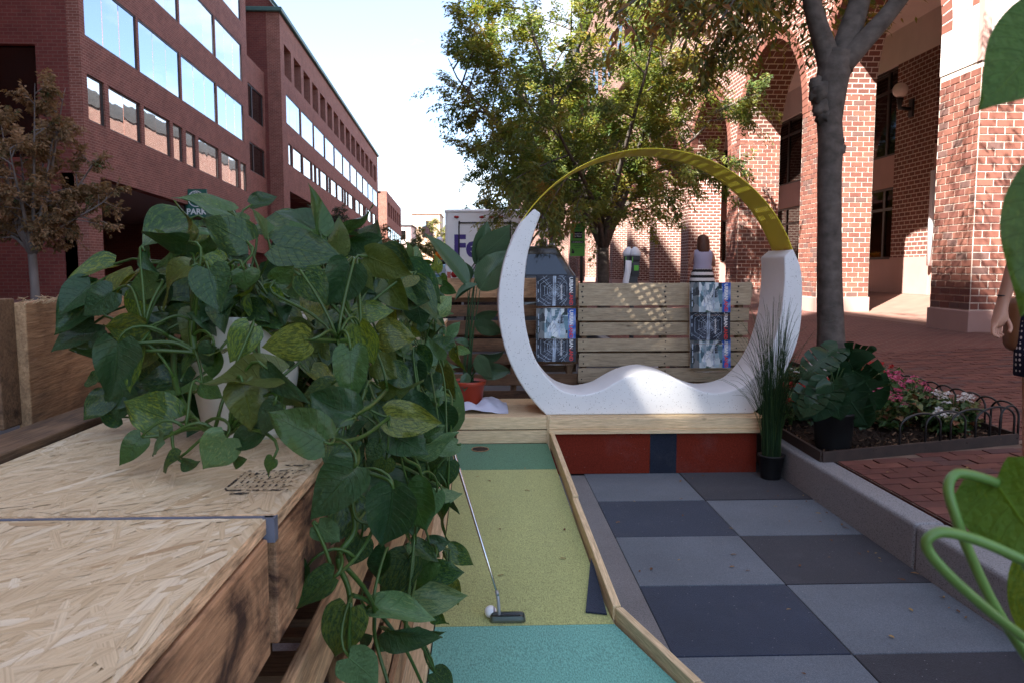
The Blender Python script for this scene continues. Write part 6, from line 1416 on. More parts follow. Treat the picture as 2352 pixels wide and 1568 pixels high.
# hand measured leaves: (map, base, tip, depth, roll, kind, variant, width)
HL = [
 (C1, (1840, 650), (1340, 385), 1.32, 18, 'd', 2, 1.0, 'A'), (C1, (1640, 330), (1020, 165), 1.45, 58, 'n', 5, .9, 'A'), (C1, (1225, 610), (1250, 240), 1.38, 62, 'o', 1, .9, 'A'), (C1, (1210, 655), (690, 710), 1.32, -42, 'd', 4, 1.1, 'A'),
 (C1, (1140, 800), (860, 970), 1.34, 60, 'n', 4, 1.0, 'A'), (C1, (1230, 930), (800, 1215), 1.25, 45, 'o', 1, .9, 'A'), (C1, (1440, 955), (1550, 1400), 1.2, 8, 'd', 1, 1.25, 'A'), (C1, (1815, 960), (1850, 1190), 1.22, 5, 'n', 2, 1.7, 'A'),
 (C1, (415, 1190), (70, 1440), 1.35, 20, 'd', 0, 1.25, 'A'), (C1, (880, 1080), (510, 1240), 1.33, 30, 'n', 0, 1.1, 'A'), (C2, (720, 75), (280, 115), 1.28, -25, 'n', 0, 1.25, 'A'), (C1, (1850, 420), (1735, 330), 1.5, 50, 'p', 4, 1.2, 'A'),
 (C1, (1900, 260), (2170, 190), 1.5, -45, 'd', 4, 1.1, 'A'), (C1, (1600, 870), (1360, 820), 1.28, 20, 'n', 2, 1.2, 'A'), (C1, (1780, 850), (1640, 650), 1.32, 30, 'd', 0, 1.2, 'A'), (C1, (2060, 610), (1900, 285), 1.4, 48, 'n', 1, 1.0, 'A'),
 (C1, (1540, 600), (1250, 400), 1.42, 40, 'p', 1, .9, 'A'), (C1, (1380, 760), (1540, 600), 1.36, 30, 'n', 1, 1.1, 'A'), (C1, (1000, 1100), (760, 1350), 1.36, 20, 'd', 0, 1.1, 'A'), (C1, (830, 1480), (1020, 1390), 1.36, -20, 'd', 2, 1.0, 'A'),
 (C1, (700, 1200), (620, 1500), 1.4, 10, 'n', 0, 1.2, 'A'), (C1, (950, 600), (850, 515), 1.42, 50, 'n', 1, 1.0, 'A'), (C1, (760, 760), (860, 980), 1.32, 45, 'd', 3, 1.0, 'A'), (C1, (1000, 1180), (1100, 1400), 1.42, 10, 'd', 0, 1.3, 'A'), (C1, (350, 1330), (520, 1180), 1.42, 20, 'n', 2, 1.2, 'A'),
 (C2, (450, 235), (400, 850), 1.25, 8, 'd', 0, .95, 'A'), (C2, (640, 310), (545, 740), 1.26, 35, 'n', 1, 1.1, 'A'), (C2, (990, 1020), (455, 790), 1.18, 12, 'n', 5, 1.0, 'A'), (C2, (680, 1180), (440, 1465), 1.14, 15, 'n', 2, 1.05, 'A'), (C2, (1200, 740), (805, 780), 1.24, 68, 'n', 4, 1.0, 'A'),
 (C2, (905, 1200), (700, 1300), 1.12, 25, 'p', 1, 1.0, 'A'), (C2, (1540, 1185), (1290, 1535), 1.08, 5, 'p', 5, 1.15, 'A'), (C2, (1060, 1390), (835, 1525), 1.10, 58, 'd', 3, 1.0, 'A'), (C2, (1090, 1430), (1230, 1490), 1.10, 45, 'd', 1, 1.2, 'A'), (C2, (1780, 75), (1560, 435), 1.16, 8, 'n', 2, 1.15, 'A'),
 (C2, (1300, 640), (1480, 790), 1.2, 20, 'n', 0, 1.3, 'A'), (C2, (1395, 270), (1285, 510), 1.22, 42, 'd', 3, 1.0, 'A'), (C2, (1420, 310), (1390, 610), 1.24, 30, 'n', 0, 1.0, 'A'), (C2, (2060, 590), (1300, 665), 1.06, 45, 'o', 4, .75, 'A'), (C2, (1710, 650), (1820, 1105), 1.06, 8, 'o', 2, 1.2, 'A'),
 (C2, (1900, 1130), (1540, 1290), 1.08, 30, 'd', 0, .9, 'A'), (C2, (2040, 880), (1660, 1190), 1.1, 20, 'n', 5, .9, 'A'), (C2, (2010, 1400), (1900, 1535), 1.04, 30, 'n', 1, 1.3, 'A'), (C2, (250, 620), (110, 570), 1.4, 20, 'd', 0, 1.3, 'A'), (C2, (330, 760), (90, 1010), 1.42, 10, 'd', 2, 1.2, 'A'), (C2, (480, 980), (230, 900), 1.45, 10, 'd', 0, 1.4, 'A'),
 (C2, (500, 700), (430, 1030), 1.42, 10, 'd', 5, 1.2, 'A'), (C2, (880, 60), (560, 210), 1.32, 30, 'd', 0, 1.1, 'A'), (C2, (700, 420), (860, 690), 1.36, 20, 'd', 0, 1.2, 'A'), (C2, (300, 200), (110, 210), 1.42, 30, 'd', 0, 1.3, 'A'), (C2, (1620, 1380), (1720, 1420), 1.1, 40, 'n', 3, 1.2, 'A'),
 (C3, (150, 700), (865, 790), 1.32, -18, 'd', 0, .95, 'B'), (C3, (610, 545), (515, 30), 1.45, 42, 'n', 1, .8, 'B'), (C3, (565, 450), (125, 330), 1.5, 45, 'd', 5, .95, 'B'), (C3, (140, 1060), (335, 900), 1.24, 15, 'n', 4, 1.3, 'B'), (C3, (450, 1010), (720, 1315), 1.22, 5, 'd', 2, 1.2, 'B'),
 (C3, (935, 905), (720, 1365), 1.26, 8, 'd', 0, 1.15, 'B'), (C3, (1120, 815), (1600, 1010), 1.38, 8, 'o', 5, 1.0, 'B'), (C3, (800, 770), (840, 390), 1.5, 25, 'o', 0, 1.0, 'B'), (C3, (880, 500), (1225, 418), 1.55, 60, 'n', 1, 1.0, 'B'), (C3, (905, 650), (1295, 648), 1.6, 55, 'd', 3, 1.1, 'B'),
 (C3, (1050, 910), (1130, 1210), 1.36, 50, 'p', 4, 1.1, 'B'), (C3, (1610, 1015), (1490, 1140), 1.6, 25, 'o', 2, 1.4, 'B'), (C3, (580, 1210), (500, 1500), 1.3, 5, 'o', 2, 1.5, 'B'), (C3, (1000, 1425), (1405, 1385), 1.34, -40, 'n', 5, 1.0, 'B'), (C3, (1340, 1080), (1540, 1400), 1.6, 20, 'o', 1, 1.2, 'B'),
 (C3, (1870, 1395), (2010, 1215), 2.1, 10, 'p', 0, 1.2, 'D'), (C3, (1100, 960), (1000, 1280), 1.42, 25, 'd', 1, 1.2, 'B'), (C3, (640, 830), (340, 860), 1.4, 55, 'd', 4, 1.0, 'B'), (C3, (1560, 820), (1590, 650), 2.2, 40, 'n', 1, 1.1, 'C'), (C3, (1620, 850), (1640, 690), 2.3, 30, 'p', 0, 1.2, 'C'), (C3, (1640, 870), (1830, 860), 2.3, 45, 'd', 4, 1.2, 'C'),
 (C3, (1840, 960), (1900, 820), 2.4, 35, 'n', 1, 1.3, 'D'), (C3, (1900, 1030), (1960, 1130), 2.5, 20, 'n', 0, 1.3, 'D'), (C3, (1700, 1000), (1830, 1100), 2.2, 20, 'n', 2, 1.3, 'C'), (C3, (1680, 1250), (1870, 1440), 1.9, 20, 'd', 1, 1.4, 'C'), (C3, (1640, 1290), (1700, 1568), 1.8, 8, 'd', 2, 1.6, 'C'), (C3, (1920, 1120), (2060, 1210), 2.3, 25, 'n', 0, 1.2, 'D'), (C3, (1720, 1110), (1810, 1240), 2.0, 30, 'o', 3, 1.0, 'C'),
 (C4, (450, 212), (-25, 275), 1.12, 3, 'o', 2, 1.1, 'B'), (C4, (890, 305), (905, 855), 1.14, 5, 'n', 0, .95, 'B'), (C4, (985, 60), (1120, 458), 1.25, 38, 'n', 3, 1.1, 'B'), (C4, (1190, 150), (1530, 165), 1.4, 3, 'o', 2, 1.3, 'B'), (C4, (610, 1225), (45, 910), .98, 10, 'n', 5, .95, 'B'),
 (C4, (700, 650), (370, 780), 1.16, 35, 'd', 2, 1.0, 'B'), (C4, (905, 965), (435, 735), 1.08, 18, 'd', 0, 1.0, 'B'), (C4, (1275, 980), (1815, 1040), 1.3, -10, 'o', 5, .95, 'B'), (C4, (1215, 695), (1605, 770), 1.4, 42, 'o', 1, .9, 'B'), (C4, (1775, 400), (1650, 190), 1.8, 5, 'p', 0, 1.2, 'C'),
 (C4, (1410, 1190), (1525, 1400), 1.34, 40, 'p', 3, 1.1, 'B'), (C4, (1535, 1335), (1995, 1205), 1.5, 62, 'p', 5, .9, 'C'), (C4, (1960, 1260), (1715, 1350), 1.6, 25, 'p', 2, 1.1, 'C'), (C4, (1955, 280), (2040, 535), 2.2, 55, 'o', 1, .9, 'D'), (C4, (1975, 290), (2108, 345), 2.2, 15, 'p', 0, 1.0, 'D'),
 (C4, (1865, 155), (2005, 30), 2.2, 20, 'p', 0, 1.1, 'D'), (C4, (1820, 705), (1670, 770), 1.9, 20, 'p', 0, 1.1, 'C'), (C4, (280, 760), (410, 905), 1.1, 35, 'o', 3, .9, 'A'), (C4, (1650, 1190), (1845, 1065), 1.6, 15, 'n', 5, 1.1, 'C'), (C4, (1140, 430), (1350, 560), 1.5, 10, 'o', 2, 1.4, 'B'), (C4, (1560, 300), (1700, 520), 1.7, 20, 'd', 0, 1.3, 'C'),
 (C4, (1540, 450), (1560, 720), 1.7, 20, 'd', 0, 1.3, 'C'), (C4, (1840, 180), (1790, 360), 2.1, 10, 'd', 2, 1.5, 'D'), (C4, (1830, 480), (1880, 830), 2.0, 45, 'o', 4, 1.0, 'D'), (C4, (1710, 560), (1760, 760), 1.9, 10, 'd', 2, 1.3, 'C'), (C4, (1780, 880), (1900, 1170), 1.8, 20, 'd', 0, 1.3, 'C'), (C4, (300, 400), (60, 440), 1.15, 25, 'd', 0, 1.2, 'A'),
 (C4, (60, 500), (400, 900), 1.06, 38, 'd', 4, .7, 'A'), (C4, (120, 860), (-30, 1180), 1.05, 20, 'd', 0, 1.0, 'A'), (C4, (1330, 1050), (1460, 1180), 1.5, 20, 'p', 2, 1.2, 'C'), (C4, (1180, 1240), (1050, 1440), 1.3, 15, 'd', 0, 1.3, 'B'), (C4, (1250, 1400), (1200, 1600), 1.3, 15, 'n', 2, 1.3, 'B'), (C4, (620, 780), (700, 1180), 1.2, 25, 'n', 1, 1.0, 'B'),
 (C4, (1700, 1430), (1860, 1420), 1.7, 20, 'd', 2, 1.3, 'C'), (C4, (1480, 100), (1600, 180), 1.8, 20, 'n', 1, 1.2, 'C'), (C4, (1640, 40), (1560, 130), 1.9, 10, 'd', 0, 1.4, 'C'),
 (C5, (470, 60), (160, 425), 1.02, 8, 'd', 5, 1.0, 'B'), (C5, (745, 205), (690, 655), 1.12, 3, 'd', 0, .95, 'B'), (C5, (222, 460), (372, 590), 1.06, 25, 'p', 2, 1.3, 'B'), (C5, (325, 830), (45, 1035), 1.04, 40, 'd', 1, 1.0, 'B'), (C5, (435, 1040), (320, 1425), 1.1, 5, 'd', 0, 1.05, 'B'),
 (C5, (435, 1385), (660, 1590), 1.06, 15, 'p', 2, 1.2, 'B'), (C5, (600, 1050), (1045, 1100), 1.2, -42, 'p', 1, .75, 'B'), (C5, (700, 1195), (1065, 1300), 1.24, 62, 'd', 3, .9, 'B'), (C5, (1005, 800), (1245, 790), 1.6, -15, 'd', 5, 1.1, 'C'), (C5, (1135, 630), (1325, 738), 1.85, 8, 'n', 2, .85, 'C'),
 (C5, (1150, 850), (1195, 1035), 1.8, 20, 'n', 2, .9, 'C'), (C5, (865, 990), (1268, 955), 1.55, -18, 'p', 5, .85, 'C'), (C5, (1040, 1062), (1128, 1175), 1.6, 45, 'n', 3, 1.0, 'C'), (C5, (1015, 720), (785, 925), 1.5, 28, 'n', 5, .9, 'C'), (C5, (870, 600), (1065, 710), 1.5, -40, 'd', 1, .9, 'C'),
 (C5, (1130, 20), (1100, 212), 1.7, 3, 'd', 2, 1.25, 'C'), (C5, (850, 175), (975, 545), 1.35, 20, 'n', 5, 1.0, 'B'), (C5, (960, 290), (1198, 205), 1.6, -50, 'p', 1, .9, 'C'), (C5, (1050, 230), (1000, 420), 1.5, 10, 'p', 2, 1.1, 'C'), (C5, (990, 600), (1150, 575), 1.65, 5, 'd', 2, 1.2, 'C'),
 (C5, (700, 655), (635, 900), 1.25, 50, 'd', 3, 1.0, 'B'), (C5, (850, 690), (650, 1045), 1.35, 18, 'd', 5, 1.0, 'B'), (C5, (520, 545), (440, 758), 1.2, 15, 'd', 2, 1.3, 'B'), (C5, (1035, 1490), (1170, 1590), 1.5, 10, 'd', 2, 1.3, 'C'), (C5, (885, 1215), (1000, 1280), 1.5, 15, 'n', 2, 1.2, 'C'), (C5, (965, 1200), (1115, 1212), 1.5, 60, 'n', 1, .9, 'C'),
 (C5, (680, 1250), (755, 1360), 1.3, 30, 'n', 3, 1.2, 'B'), (C5, (1140, 260), (1175, 400), 1.75, 55, 'd', 4, .9, 'C'), (C5, (510, 1265), (600, 1240), 1.2, 20, 'd', 2, 1.3, 'B'), (C5, (870, 560), (800, 740), 1.35, 62, 'p', 1, .9, 'B'), (C5, (1100, 310), (1030, 550), 1.55, 45, 'd', 1, 1.0, 'C'), (C5, (600, 400), (500, 480), 1.25, 20, 'd', 0, 1.4, 'B'),
 (C5, (1000, 620), (1070, 690), 1.6, 10, 'd', 2, 1.4, 'C'), (C5, (150, 740), (50, 880), 1.1, 30, 'd', 0, 1.2, 'B'), (C5, (850, 850), (700, 1000), 1.42, 20, 'd', 0, 1.1, 'B'), (C5, (980, 30), (1010, 150), 1.6, 20, 'd', 0, 1.3, 'C'),
]
PLN = {'A': (plA, pA+Vector((0, 0, .21))), 'B': (plB, pB+Vector((0, 0, .23))), 'C': (plC, pC+Vector((0, 0, .21))), 'D': (plD, pD+Vector((0, 0, .21)))}
stems = {k: MB() for k in 'ABCD'}
rg = random.Random(42); VIEWN = None
# vines hanging over the lane side, as pixel polylines with depth
VINES = [('B', [(C4, 600, 60, 1.6), (C4, 580, 300, 1.5), (C4, 620, 580, 1.42), (C4, 800, 1180, 1.28), (C5, 330, 20, 1.16)], .006), ('B', [(C4, 850, 940, 1.3), (C4, 960, 1380, 1.2), (C5, 420, 150, 1.16), (C5, 480, 480, 1.14), (C5, 360, 690, 1.12), (C5, 440, 950, 1.12), (C5, 430, 1370, 1.1)], .0055),
 ('B', [(C4, 1040, 700, 1.35), (C4, 900, 1100, 1.3), (C5, 340, 60, 1.15), (C5, 440, 120, 1.14), (C5, 480, 400, 1.13), (C5, 600, 480, 1.13), (C5, 480, 690, 1.12), (C5, 325, 830, 1.06)], .0035), ('B', [(C5, 420, 760, 1.12), (C5, 540, 900, 1.14), (C5, 610, 1050, 1.18), (C5, 620, 1260, 1.2), (C5, 720, 1600, 1.18)], .004),
 ('B', [(C5, 460, 950, 1.12), (C5, 600, 1020, 1.18), (C5, 820, 1310, 1.3), (C5, 960, 1600, 1.34)], .0038), ('C', [(C4, 1290, 1150, 1.4), (C4, 1430, 1390, 1.42), (C4, 1600, 1560, 1.45), (C5, 900, 580, 1.5), (C5, 1000, 620, 1.58), (C5, 1140, 630, 1.82)], .0035), ('C', [(C5, 820, 990, 1.42), (C5, 810, 1110, 1.42), (C5, 940, 1290, 1.46), (C5, 1035, 1490, 1.5)], .0035),
 ('C', [(C5, 700, 20, 1.3), (C5, 830, 60, 1.4), (C5, 1000, 150, 1.6), (C5, 1130, 215, 1.7)], .0035), ('B', [(C5, 480, 60, 1.13), (C5, 620, 110, 1.13), (C5, 720, 150, 1.12), (C5, 745, 210, 1.12)], .0035), ('B', [(C4, 920, 960, 1.25), (C4, 1100, 860, 1.3), (C4, 1260, 700, 1.38)], .0045), ('B', [(C4, 700, 1240, 1.05), (C4, 1000, 1180, 1.2), (C4, 1275, 985, 1.3)], .004),
 ('C', [(C5, 870, 720, 1.5), (C5, 885, 850, 1.5), (C5, 1020, 830, 1.6), (C5, 1150, 860, 1.78)], .003), ('A', [(C2, 1200, 30, 1.3), (C2, 1200, 180, 1.28), (C2, 1225, 340, 1.27)], .007), ('A', [(C2, 1010, 300, 1.36), (C2, 1020, 600, 1.28), (C2, 1120, 880, 1.2), (C2, 1300, 1085, 1.14), (C2, 1420, 1110, 1.12), (C2, 1560, 1150, 1.1)], .0055), ('A', [(C2, 1300, 1090, 1.14), (C2, 1130, 1100, 1.15), (C2, 980, 1150, 1.15), (C2, 690, 1180, 1.14)], .0035),
 ('A', [(C2, 1225, 330, 1.27), (C2, 900, 310, 1.26), (C2, 650, 320, 1.26)], .0035), ('A', [(C2, 1225, 330, 1.27), (C2, 1000, 230, 1.27), (C2, 620, 240, 1.26), (C2, 470, 280, 1.25)], .0035), ('A', [(C2, 1215, 300, 1.27), (C2, 960, 170, 1.28), (C2, 720, 75, 1.28)], .0035), ('B', [(C4, 1000, 210, 1.3), (C4, 760, 210, 1.2), (C4, 480, 205, 1.13)], .004), ('B', [(C4, 900, 60, 1.55), (C4, 850, 200, 1.5), (C4, 700, 600, 1.4), (C4, 640, 780, 1.3)], .006), ('B', [(C4, 700, 40, 1.6), (C4, 640, 90, 1.55), (C4, 700, 300, 1.5), (C4, 740, 560, 1.45)], .006)]
bend = {}
for pl_, pts, r_ in VINES:
    q = catmull([atY(*f(x, y), d) for f, x, y, d in pts], 6); stems[pl_].tube(q, [r_*(1-.3*i/len(q)) for i in range(len(q))], 7)
vpts = {k: [] for k in 'ABCD'}
for pl_, pts, r_ in VINES:
    for f, x, y, d in pts: vpts[pl_].append(atY(*f(x, y), d))
for (f, b_, t_, dep, roll, key, var, ws, pl_) in HL:
    base = atY(*f(*b_), dep); Lpx = math.hypot(t_[0]-b_[0], t_[1]-b_[1]); tip = atY(*f(*t_), dep+rg.uniform(-.02, .015))
    place_leaf(PLN[pl_][0], base, tip, roll+rg.uniform(-5, 5), var, key, ws)
    if pl_ in 'CD' and base.z > 1.15 and dep < 3:
        src = PLN[pl_][1]+Vector((rg.uniform(-.05, .05), rg.uniform(-.05, .05), 0))
        if (src-base).length > .9: src = base+Vector((rg.uniform(-.05, -.02), rg.uniform(.0, .08), -.14))
    else:
        cands = vpts[pl_]+[PLN[pl_][1]]; src = min(cands, key=lambda p: abs((p-base).length-.07))
    if (src-base).length > .32: src = base+(src-base).normalized()*.2+Vector((0, .02, -.03))
    dirb = (base-tip).normalized(); q = bez(src, src.lerp(base, .35)+Vector((0, 0, .03)), base+dirb*min(.05, (src-base).length*.4)+Vector((0, .0, .0)), base, 7)
    stems[pl_].tube(q, [.0028-.0008*i/7 for i in range(8)], 6)
# filler leaves deep in the mass
def fill(pl_, n, c, r, Ls, keys='dndod', zc=None, seed=0):
    rg = random.Random(500+seed)
    for i in range(n):
        while True:
            u = Vector((rg.uniform(-1, 1), rg.uniform(-1, 1), rg.uniform(-1, 1)))
            if u.length <= 1: break
        p = Vector((c[0]+u.x*r[0], c[1]+u.y*r[1], c[2]+u.z*r[2]))
        if p.z < BZ+.03 and p.x < BXE+.01: p.z = BZ+.03+rg.random()*.1
        L = rg.uniform(*Ls); out = Vector((u.x, u.y*.6-.3, rg.uniform(-.9, .25))).normalized(); tip = p+out*L
        if tip.z < BZ+.012 and tip.x < BXE: tip.z = BZ+.012
        o = place_leaf(PLN[pl_][0], p, tip, 0, rg.randrange(12), rg.choice(keys), rg.uniform(.9, 1.2), toward=(rg.uniform(-.5, .5), rg.uniform(-1, -.1), rg.uniform(.2, 1.1)))
        s0 = PLN[pl_][1]+Vector((rg.uniform(-.07, .07), rg.uniform(-.07, .07), -.01)); d_ = (p-s0)
        if d_.length > .4: s0 = p-d_.normalized()*.25-Vector((0, 0, .08))
        stems[pl_].tube(bez(s0, s0+Vector((0, 0, .07)), p-out*.05+Vector((0, 0, .02)), p, 6), .0024, 5, cap=False)
fill('A', 60, (-.50, 1.55, 1.22), (.28, .16, .20), (.075, .115), seed=1)
fill('A', 20, (-.43, 1.34, 1.235), (.13, .05, .04), (.05, .08), 'dnod', seed=13)
fill('A', 14, (-.43, 1.31, 1.17), (.17, .06, .12), (.05, .085), 'dnod', seed=11)
fill('B', 26, (-.30, 1.55, 1.12), (.14, .08, .14), (.055, .085), 'dnod', seed=12)
fill('B', 60, (-.34, 1.8, 1.22), (.20, .22, .20), (.08, .115), seed=2)
fill('C', 85, (-.36, 2.45, 1.17), (.2, .36, .18), (.08, .12), seed=3)
fill('D', 90, (-.36, 3.3, 1.09), (.17, .5, .15), (.075, .11), 'ndnpo', seed=4)
fill('B', 30, (-.22, 1.55, .98), (.07, .35, .14), (.07, .11), 'dd', seed=5)
fill('C', 55, (-.20, 2.3, .86), (.07, .45, .24), (.075, .11), 'ddn', seed=6)
fill('D', 50, (-.215, 3.2, .85), (.035, .5, .26), (.07, .10), 'ndp', seed=7)
for k in 'ABCD': stems[k].build('stems', P_stem, PLN[k][0])

# ---- pothos very near the lens at the right
pN = Vector((.56, .62, .78)); plN = empty('pothos_plant', (.47, .40, .72), 'blurred close pothos leaves and looping stems at the right picture edge', 'plant')
pot(plN, Vector((.47, .40, .72)), .06, .085, .18, M_blackplastic)
P_near = plantmat('near pothos leaf', (.035, .090, .008), (.060, .125, .014), (.3, .36, .1), .25, .4, .25, 9, .3, under=(.08, .15, .03))
PV['x'] = [leafmesh('pothos_leaf', bigleaf(700+i, wid=.8, fold=.2, curl=.2, wave=.05), P_near) for i in range(6)]
P_nstem = pbr('near pothos stem', (.10, .20, .045), .4, .25, 14, .1, 90, .4)
def RN(px, py, d): return atY(px, py, d*.62)
for b_, t_, d0, d1, roll, key, ws in [((2440, 60), (2262, 235), .62, .60, 5, 'x', 1.0), ((2515, 420), (2352, 712), .60, .58, 0, 'x', 1.1), ((2285, 1105), (2440, 1330), .58, .52, 5, 'x', 1.1), ((2420, 1300), (2360, 1500), .62, .6, 20, 'x', 1.0)]:
    place_leaf(plN, RN(*b_, d0), RN(*t_, d1), roll, 2, key, ws)
for pts, r_ in [([(2290, 1108, .58), (2240, 1092, .58), (2195, 1088, .58), (2178, 1120, .575), (2195, 1185, .57), (2225, 1265, .57), (2290, 1400, .57), (2400, 1560, .58), (2520, 1650, .6)], .0062), ([(2360, 1290, .53), (2260, 1245, .53), (2180, 1222, .53), (2140, 1228, .53), (2128, 1255, .53), (2170, 1310, .53), (2270, 1400, .535), (2400, 1500, .55), (2520, 1600, .58)], .0062), ([(2300, 1120, .6), (2340, 1260, .6), (2400, 1380, .6), (2500, 1560, .6)], .005),
                 ([(2440, 60, .62), (2500, 300, .62), (2520, 900, .61)], .004), ([(2450, 380, .6), (2510, 700, .6), (2530, 1100, .6)], .004)]:
    m = MB(); m.tube(catmull([RN(*p) for p in pts], 6)+[Vector((.47, .40, .90))], r_*.385, 10); m.build('stem', P_nstem, plN)
ped = empty('pallet_pedestal', (.48, .4, 0), 'narrow pallet wood pedestal under the nearest plant, right of the frame', 'pedestal')
for i, zz in enumerate((.66, .50, .34, .18)):
    board('slat', (.36, .29, zz), (.60, .29, zz), .1, .018, M_warmpallet, ped); board('slat', (.36, .51, zz), (.60, .51, zz), .1, .018, M_warmpallet, ped)
for x in (.38, .58):
    for y in (.32, .48): board('post', (x, y, 0), (x, y, .698), .04, .04, M_warmpallet, ped, up=(1, 0, 0))
boxobj('top', (.48, .4, .709), (.26, .26, .02), M_warmpallet, ped, .002)

# ---- bird of paradise plant in red pot, on crumpled white cloth
P_bird = plantmat('paradise leaf', (.007, .032, .014), (.016, .055, .022), None, 0, .24, .5, 26, .08, under=(.09, .14, .07), vang=.6, objvar=.15)
PV['b'] = [leafmesh('paradise_leaf', bigleaf(300+i, wid=.42+.03*(i % 3), fold=[.5, .8, .35, .6, .95, .4][i], curl=[.25, .15, .45, .3, .2, .6][i], wave=.04, lobe=.03, nt_=14, tipsharp=.62, twist=[.2, -.3, .4, 0, .5, -.4][i]), P_bird) for i in range(6)]
bp = Vector((atY(1076, 940, 5.33).x, 5.33, .385)); bd = empty('paradise_plant', bp, 'tall paddle leaved plant in a red plastic pot left of the ring', 'plant')
M_redpot = pbr('terracotta red plastic', (.36, .045, .018), .4, .06, 4, .03, 40, .4)
m = MB(); hpot = .165; m.lathe([(0, 0), (.085, 0), (.09, .008), (.108, hpot-.03), (.118, hpot-.028), (.121, hpot-.004), (.117, hpot), (.108, hpot-.012), (0, hpot-.02)], bp, 36); m.build('pot', M_redpot, bd)
m = MB(); m.lathe([(.107, hpot-.016), (.05, hpot-.006), (0, hpot-.004)], bp, 16); m.build('soil', M_soil, bd)
bs_ = MB(); top = bp+Vector((0, 0, hpot))
for (bx, by, tx, ty_, dep, roll, var, ws) in [(1074, 655, 990, 528, 5.22, 38, 0, .8), (1094, 606, 1120, 510, 5.32, 25, 1, 1.15), (1099, 592, 1182, 536, 5.28, 15, 2, 1.5), (1103, 664, 1166, 574, 5.24, -12, 3, 1.6), (1096, 655, 1040, 686, 5.2, 50, 4, 1.0), (1095, 728, 1144, 722, 5.28, 40, 0, 1.6), (1090, 742, 1150, 765, 5.3, 30, 5, 1.3), (1100, 845, 1173, 853, 5.26, 30, 1, 1.3), (1098, 815, 1118, 872, 5.22, 15, 2, 1.4), (1079, 792, 1047, 778, 5.3, 40, 3, 1.3), (1073, 856, 1064, 897, 5.25, 10, 0, 1.4), (1100, 815, 1160, 812, 5.34, 45, 4, 1.3), (1082, 640, 1062, 600, 5.36, 30, 1, 1.1)]:
    b_ = atY(bx, by, dep); t_ = atY(tx, ty_, dep-.04); place_leaf(bd, b_, t_, roll, var, 'b', ws)
    s0 = top+Vector((RND.uniform(-.03, .03), RND.uniform(-.03, .03), -.01)); bs_.tube(bez(s0, s0+Vector((0, 0, (b_.z-s0.z)*.5)), b_-Vector(((b_.x-s0.x)*.3, 0, (b_.z-s0.z)*.25)), b_, 8), [.0075-.0045*i/8 for i in range(9)], 6)
bs_.build('stems', pbr('dark green stem', (.03, .075, .028), .45, .2, 10, .1), bd)
cl = MB(); rg = random.Random(3); n1, n2 = 26, 14; vs = []
for i in range(n1+1):
    for j in range(n2+1):
        u = -1+2*i/n1; v_ = -1+2*j/n2; x = bp.x+.03+u*.235; y = bp.y+.0+v_*.22; r_ = math.hypot(u*1.1, v_)
        inside = math.hypot(x-bp.x, y-bp.y) < .10
        h = .022+.05*abs(math.sin(5*u+2.3*v_+.6))*max(0, 1.15-r_*.6)+.02*abs(math.sin(9*v_-4*u))*max(0, 1-r_*.5); h = h*(1-max(0, r_-.75)*2) if r_ > .75 else h
        if inside: h = .012
        vs.append((x, y, .362+max(.0, h)))
cl.add(vs, [(i*(n2+1)+j, (i+1)*(n2+1)+j, (i+1)*(n2+1)+j+1, i*(n2+1)+j+1) for i in range(n1) for j in range(n2)], 0, True)
o = cl.build('white_cloth', pbr('white cotton', (.56, .56, .66), .9, .04, 4, .3, 200, .1), None, solid=.003); s_ = o.modifiers.new('sub', 'SUBSURF'); s_.levels = 1; s_.render_levels = 2; tag(o, 'crumpled white cloth under the red plant pot', 'cloth')

# ---- tall grass in a black pot
gp = Vector((atZ(1766, 1092, 0).x-.01, 4.80, .002)); gr = empty('grass_plant', gp, 'tall thin grass in a black pot at the kerb beside the red plinth', 'plant')
pot(gr, gp, .060, .079, .15, M_blackplastic, True, 24, rim=.012)
LM_grass = leafmat('grass blade', [(0, (.008, .028, .010)), (.6, (.025, .062, .022)), (1, (.07, .11, .03))], .4, .15); gb = MB(); rg = random.Random(12); Tn = []
for i in range(330):
    a = rg.uniform(0, 6.28); r_ = .055*math.sqrt(rg.random()); b_ = gp+Vector((r_*math.cos(a), r_*math.sin(a), .13)); H = rg.uniform(.45, 1.02)*(1 if rg.random() < .75 else .7); sp_ = rg.gauss(0, .12)+.06
    if rg.random() < .16: sp_ += .28
    a2 = a+rg.gauss(0, .5); d = Vector((math.cos(a2), math.sin(a2), 0)); tipv = b_+Vector((0, 0, H*(1-abs(sp_)*.45)))+d*(abs(sp_)*H*1.15)
    q = bez(b_, b_+Vector((0, 0, H*.45)), b_+Vector((0, 0, H*.85))+d*abs(sp_)*H*.45, tipv, 8); nf = len(gb.f); gb.tube(q, [.0023*(1-.75*k/8) for k in range(9)], 3, cap=False); tt = rg.random(); Tn += [tt]*(len(gb.f)-nf)
me = gb.mesh('blades', LM_grass); at_ = me.attributes.new('tint', 'FLOAT', 'FACE'); at_.data.foreach_set('value', Tn); o = link('blades', me, gr); tag(o, kind='stuff')

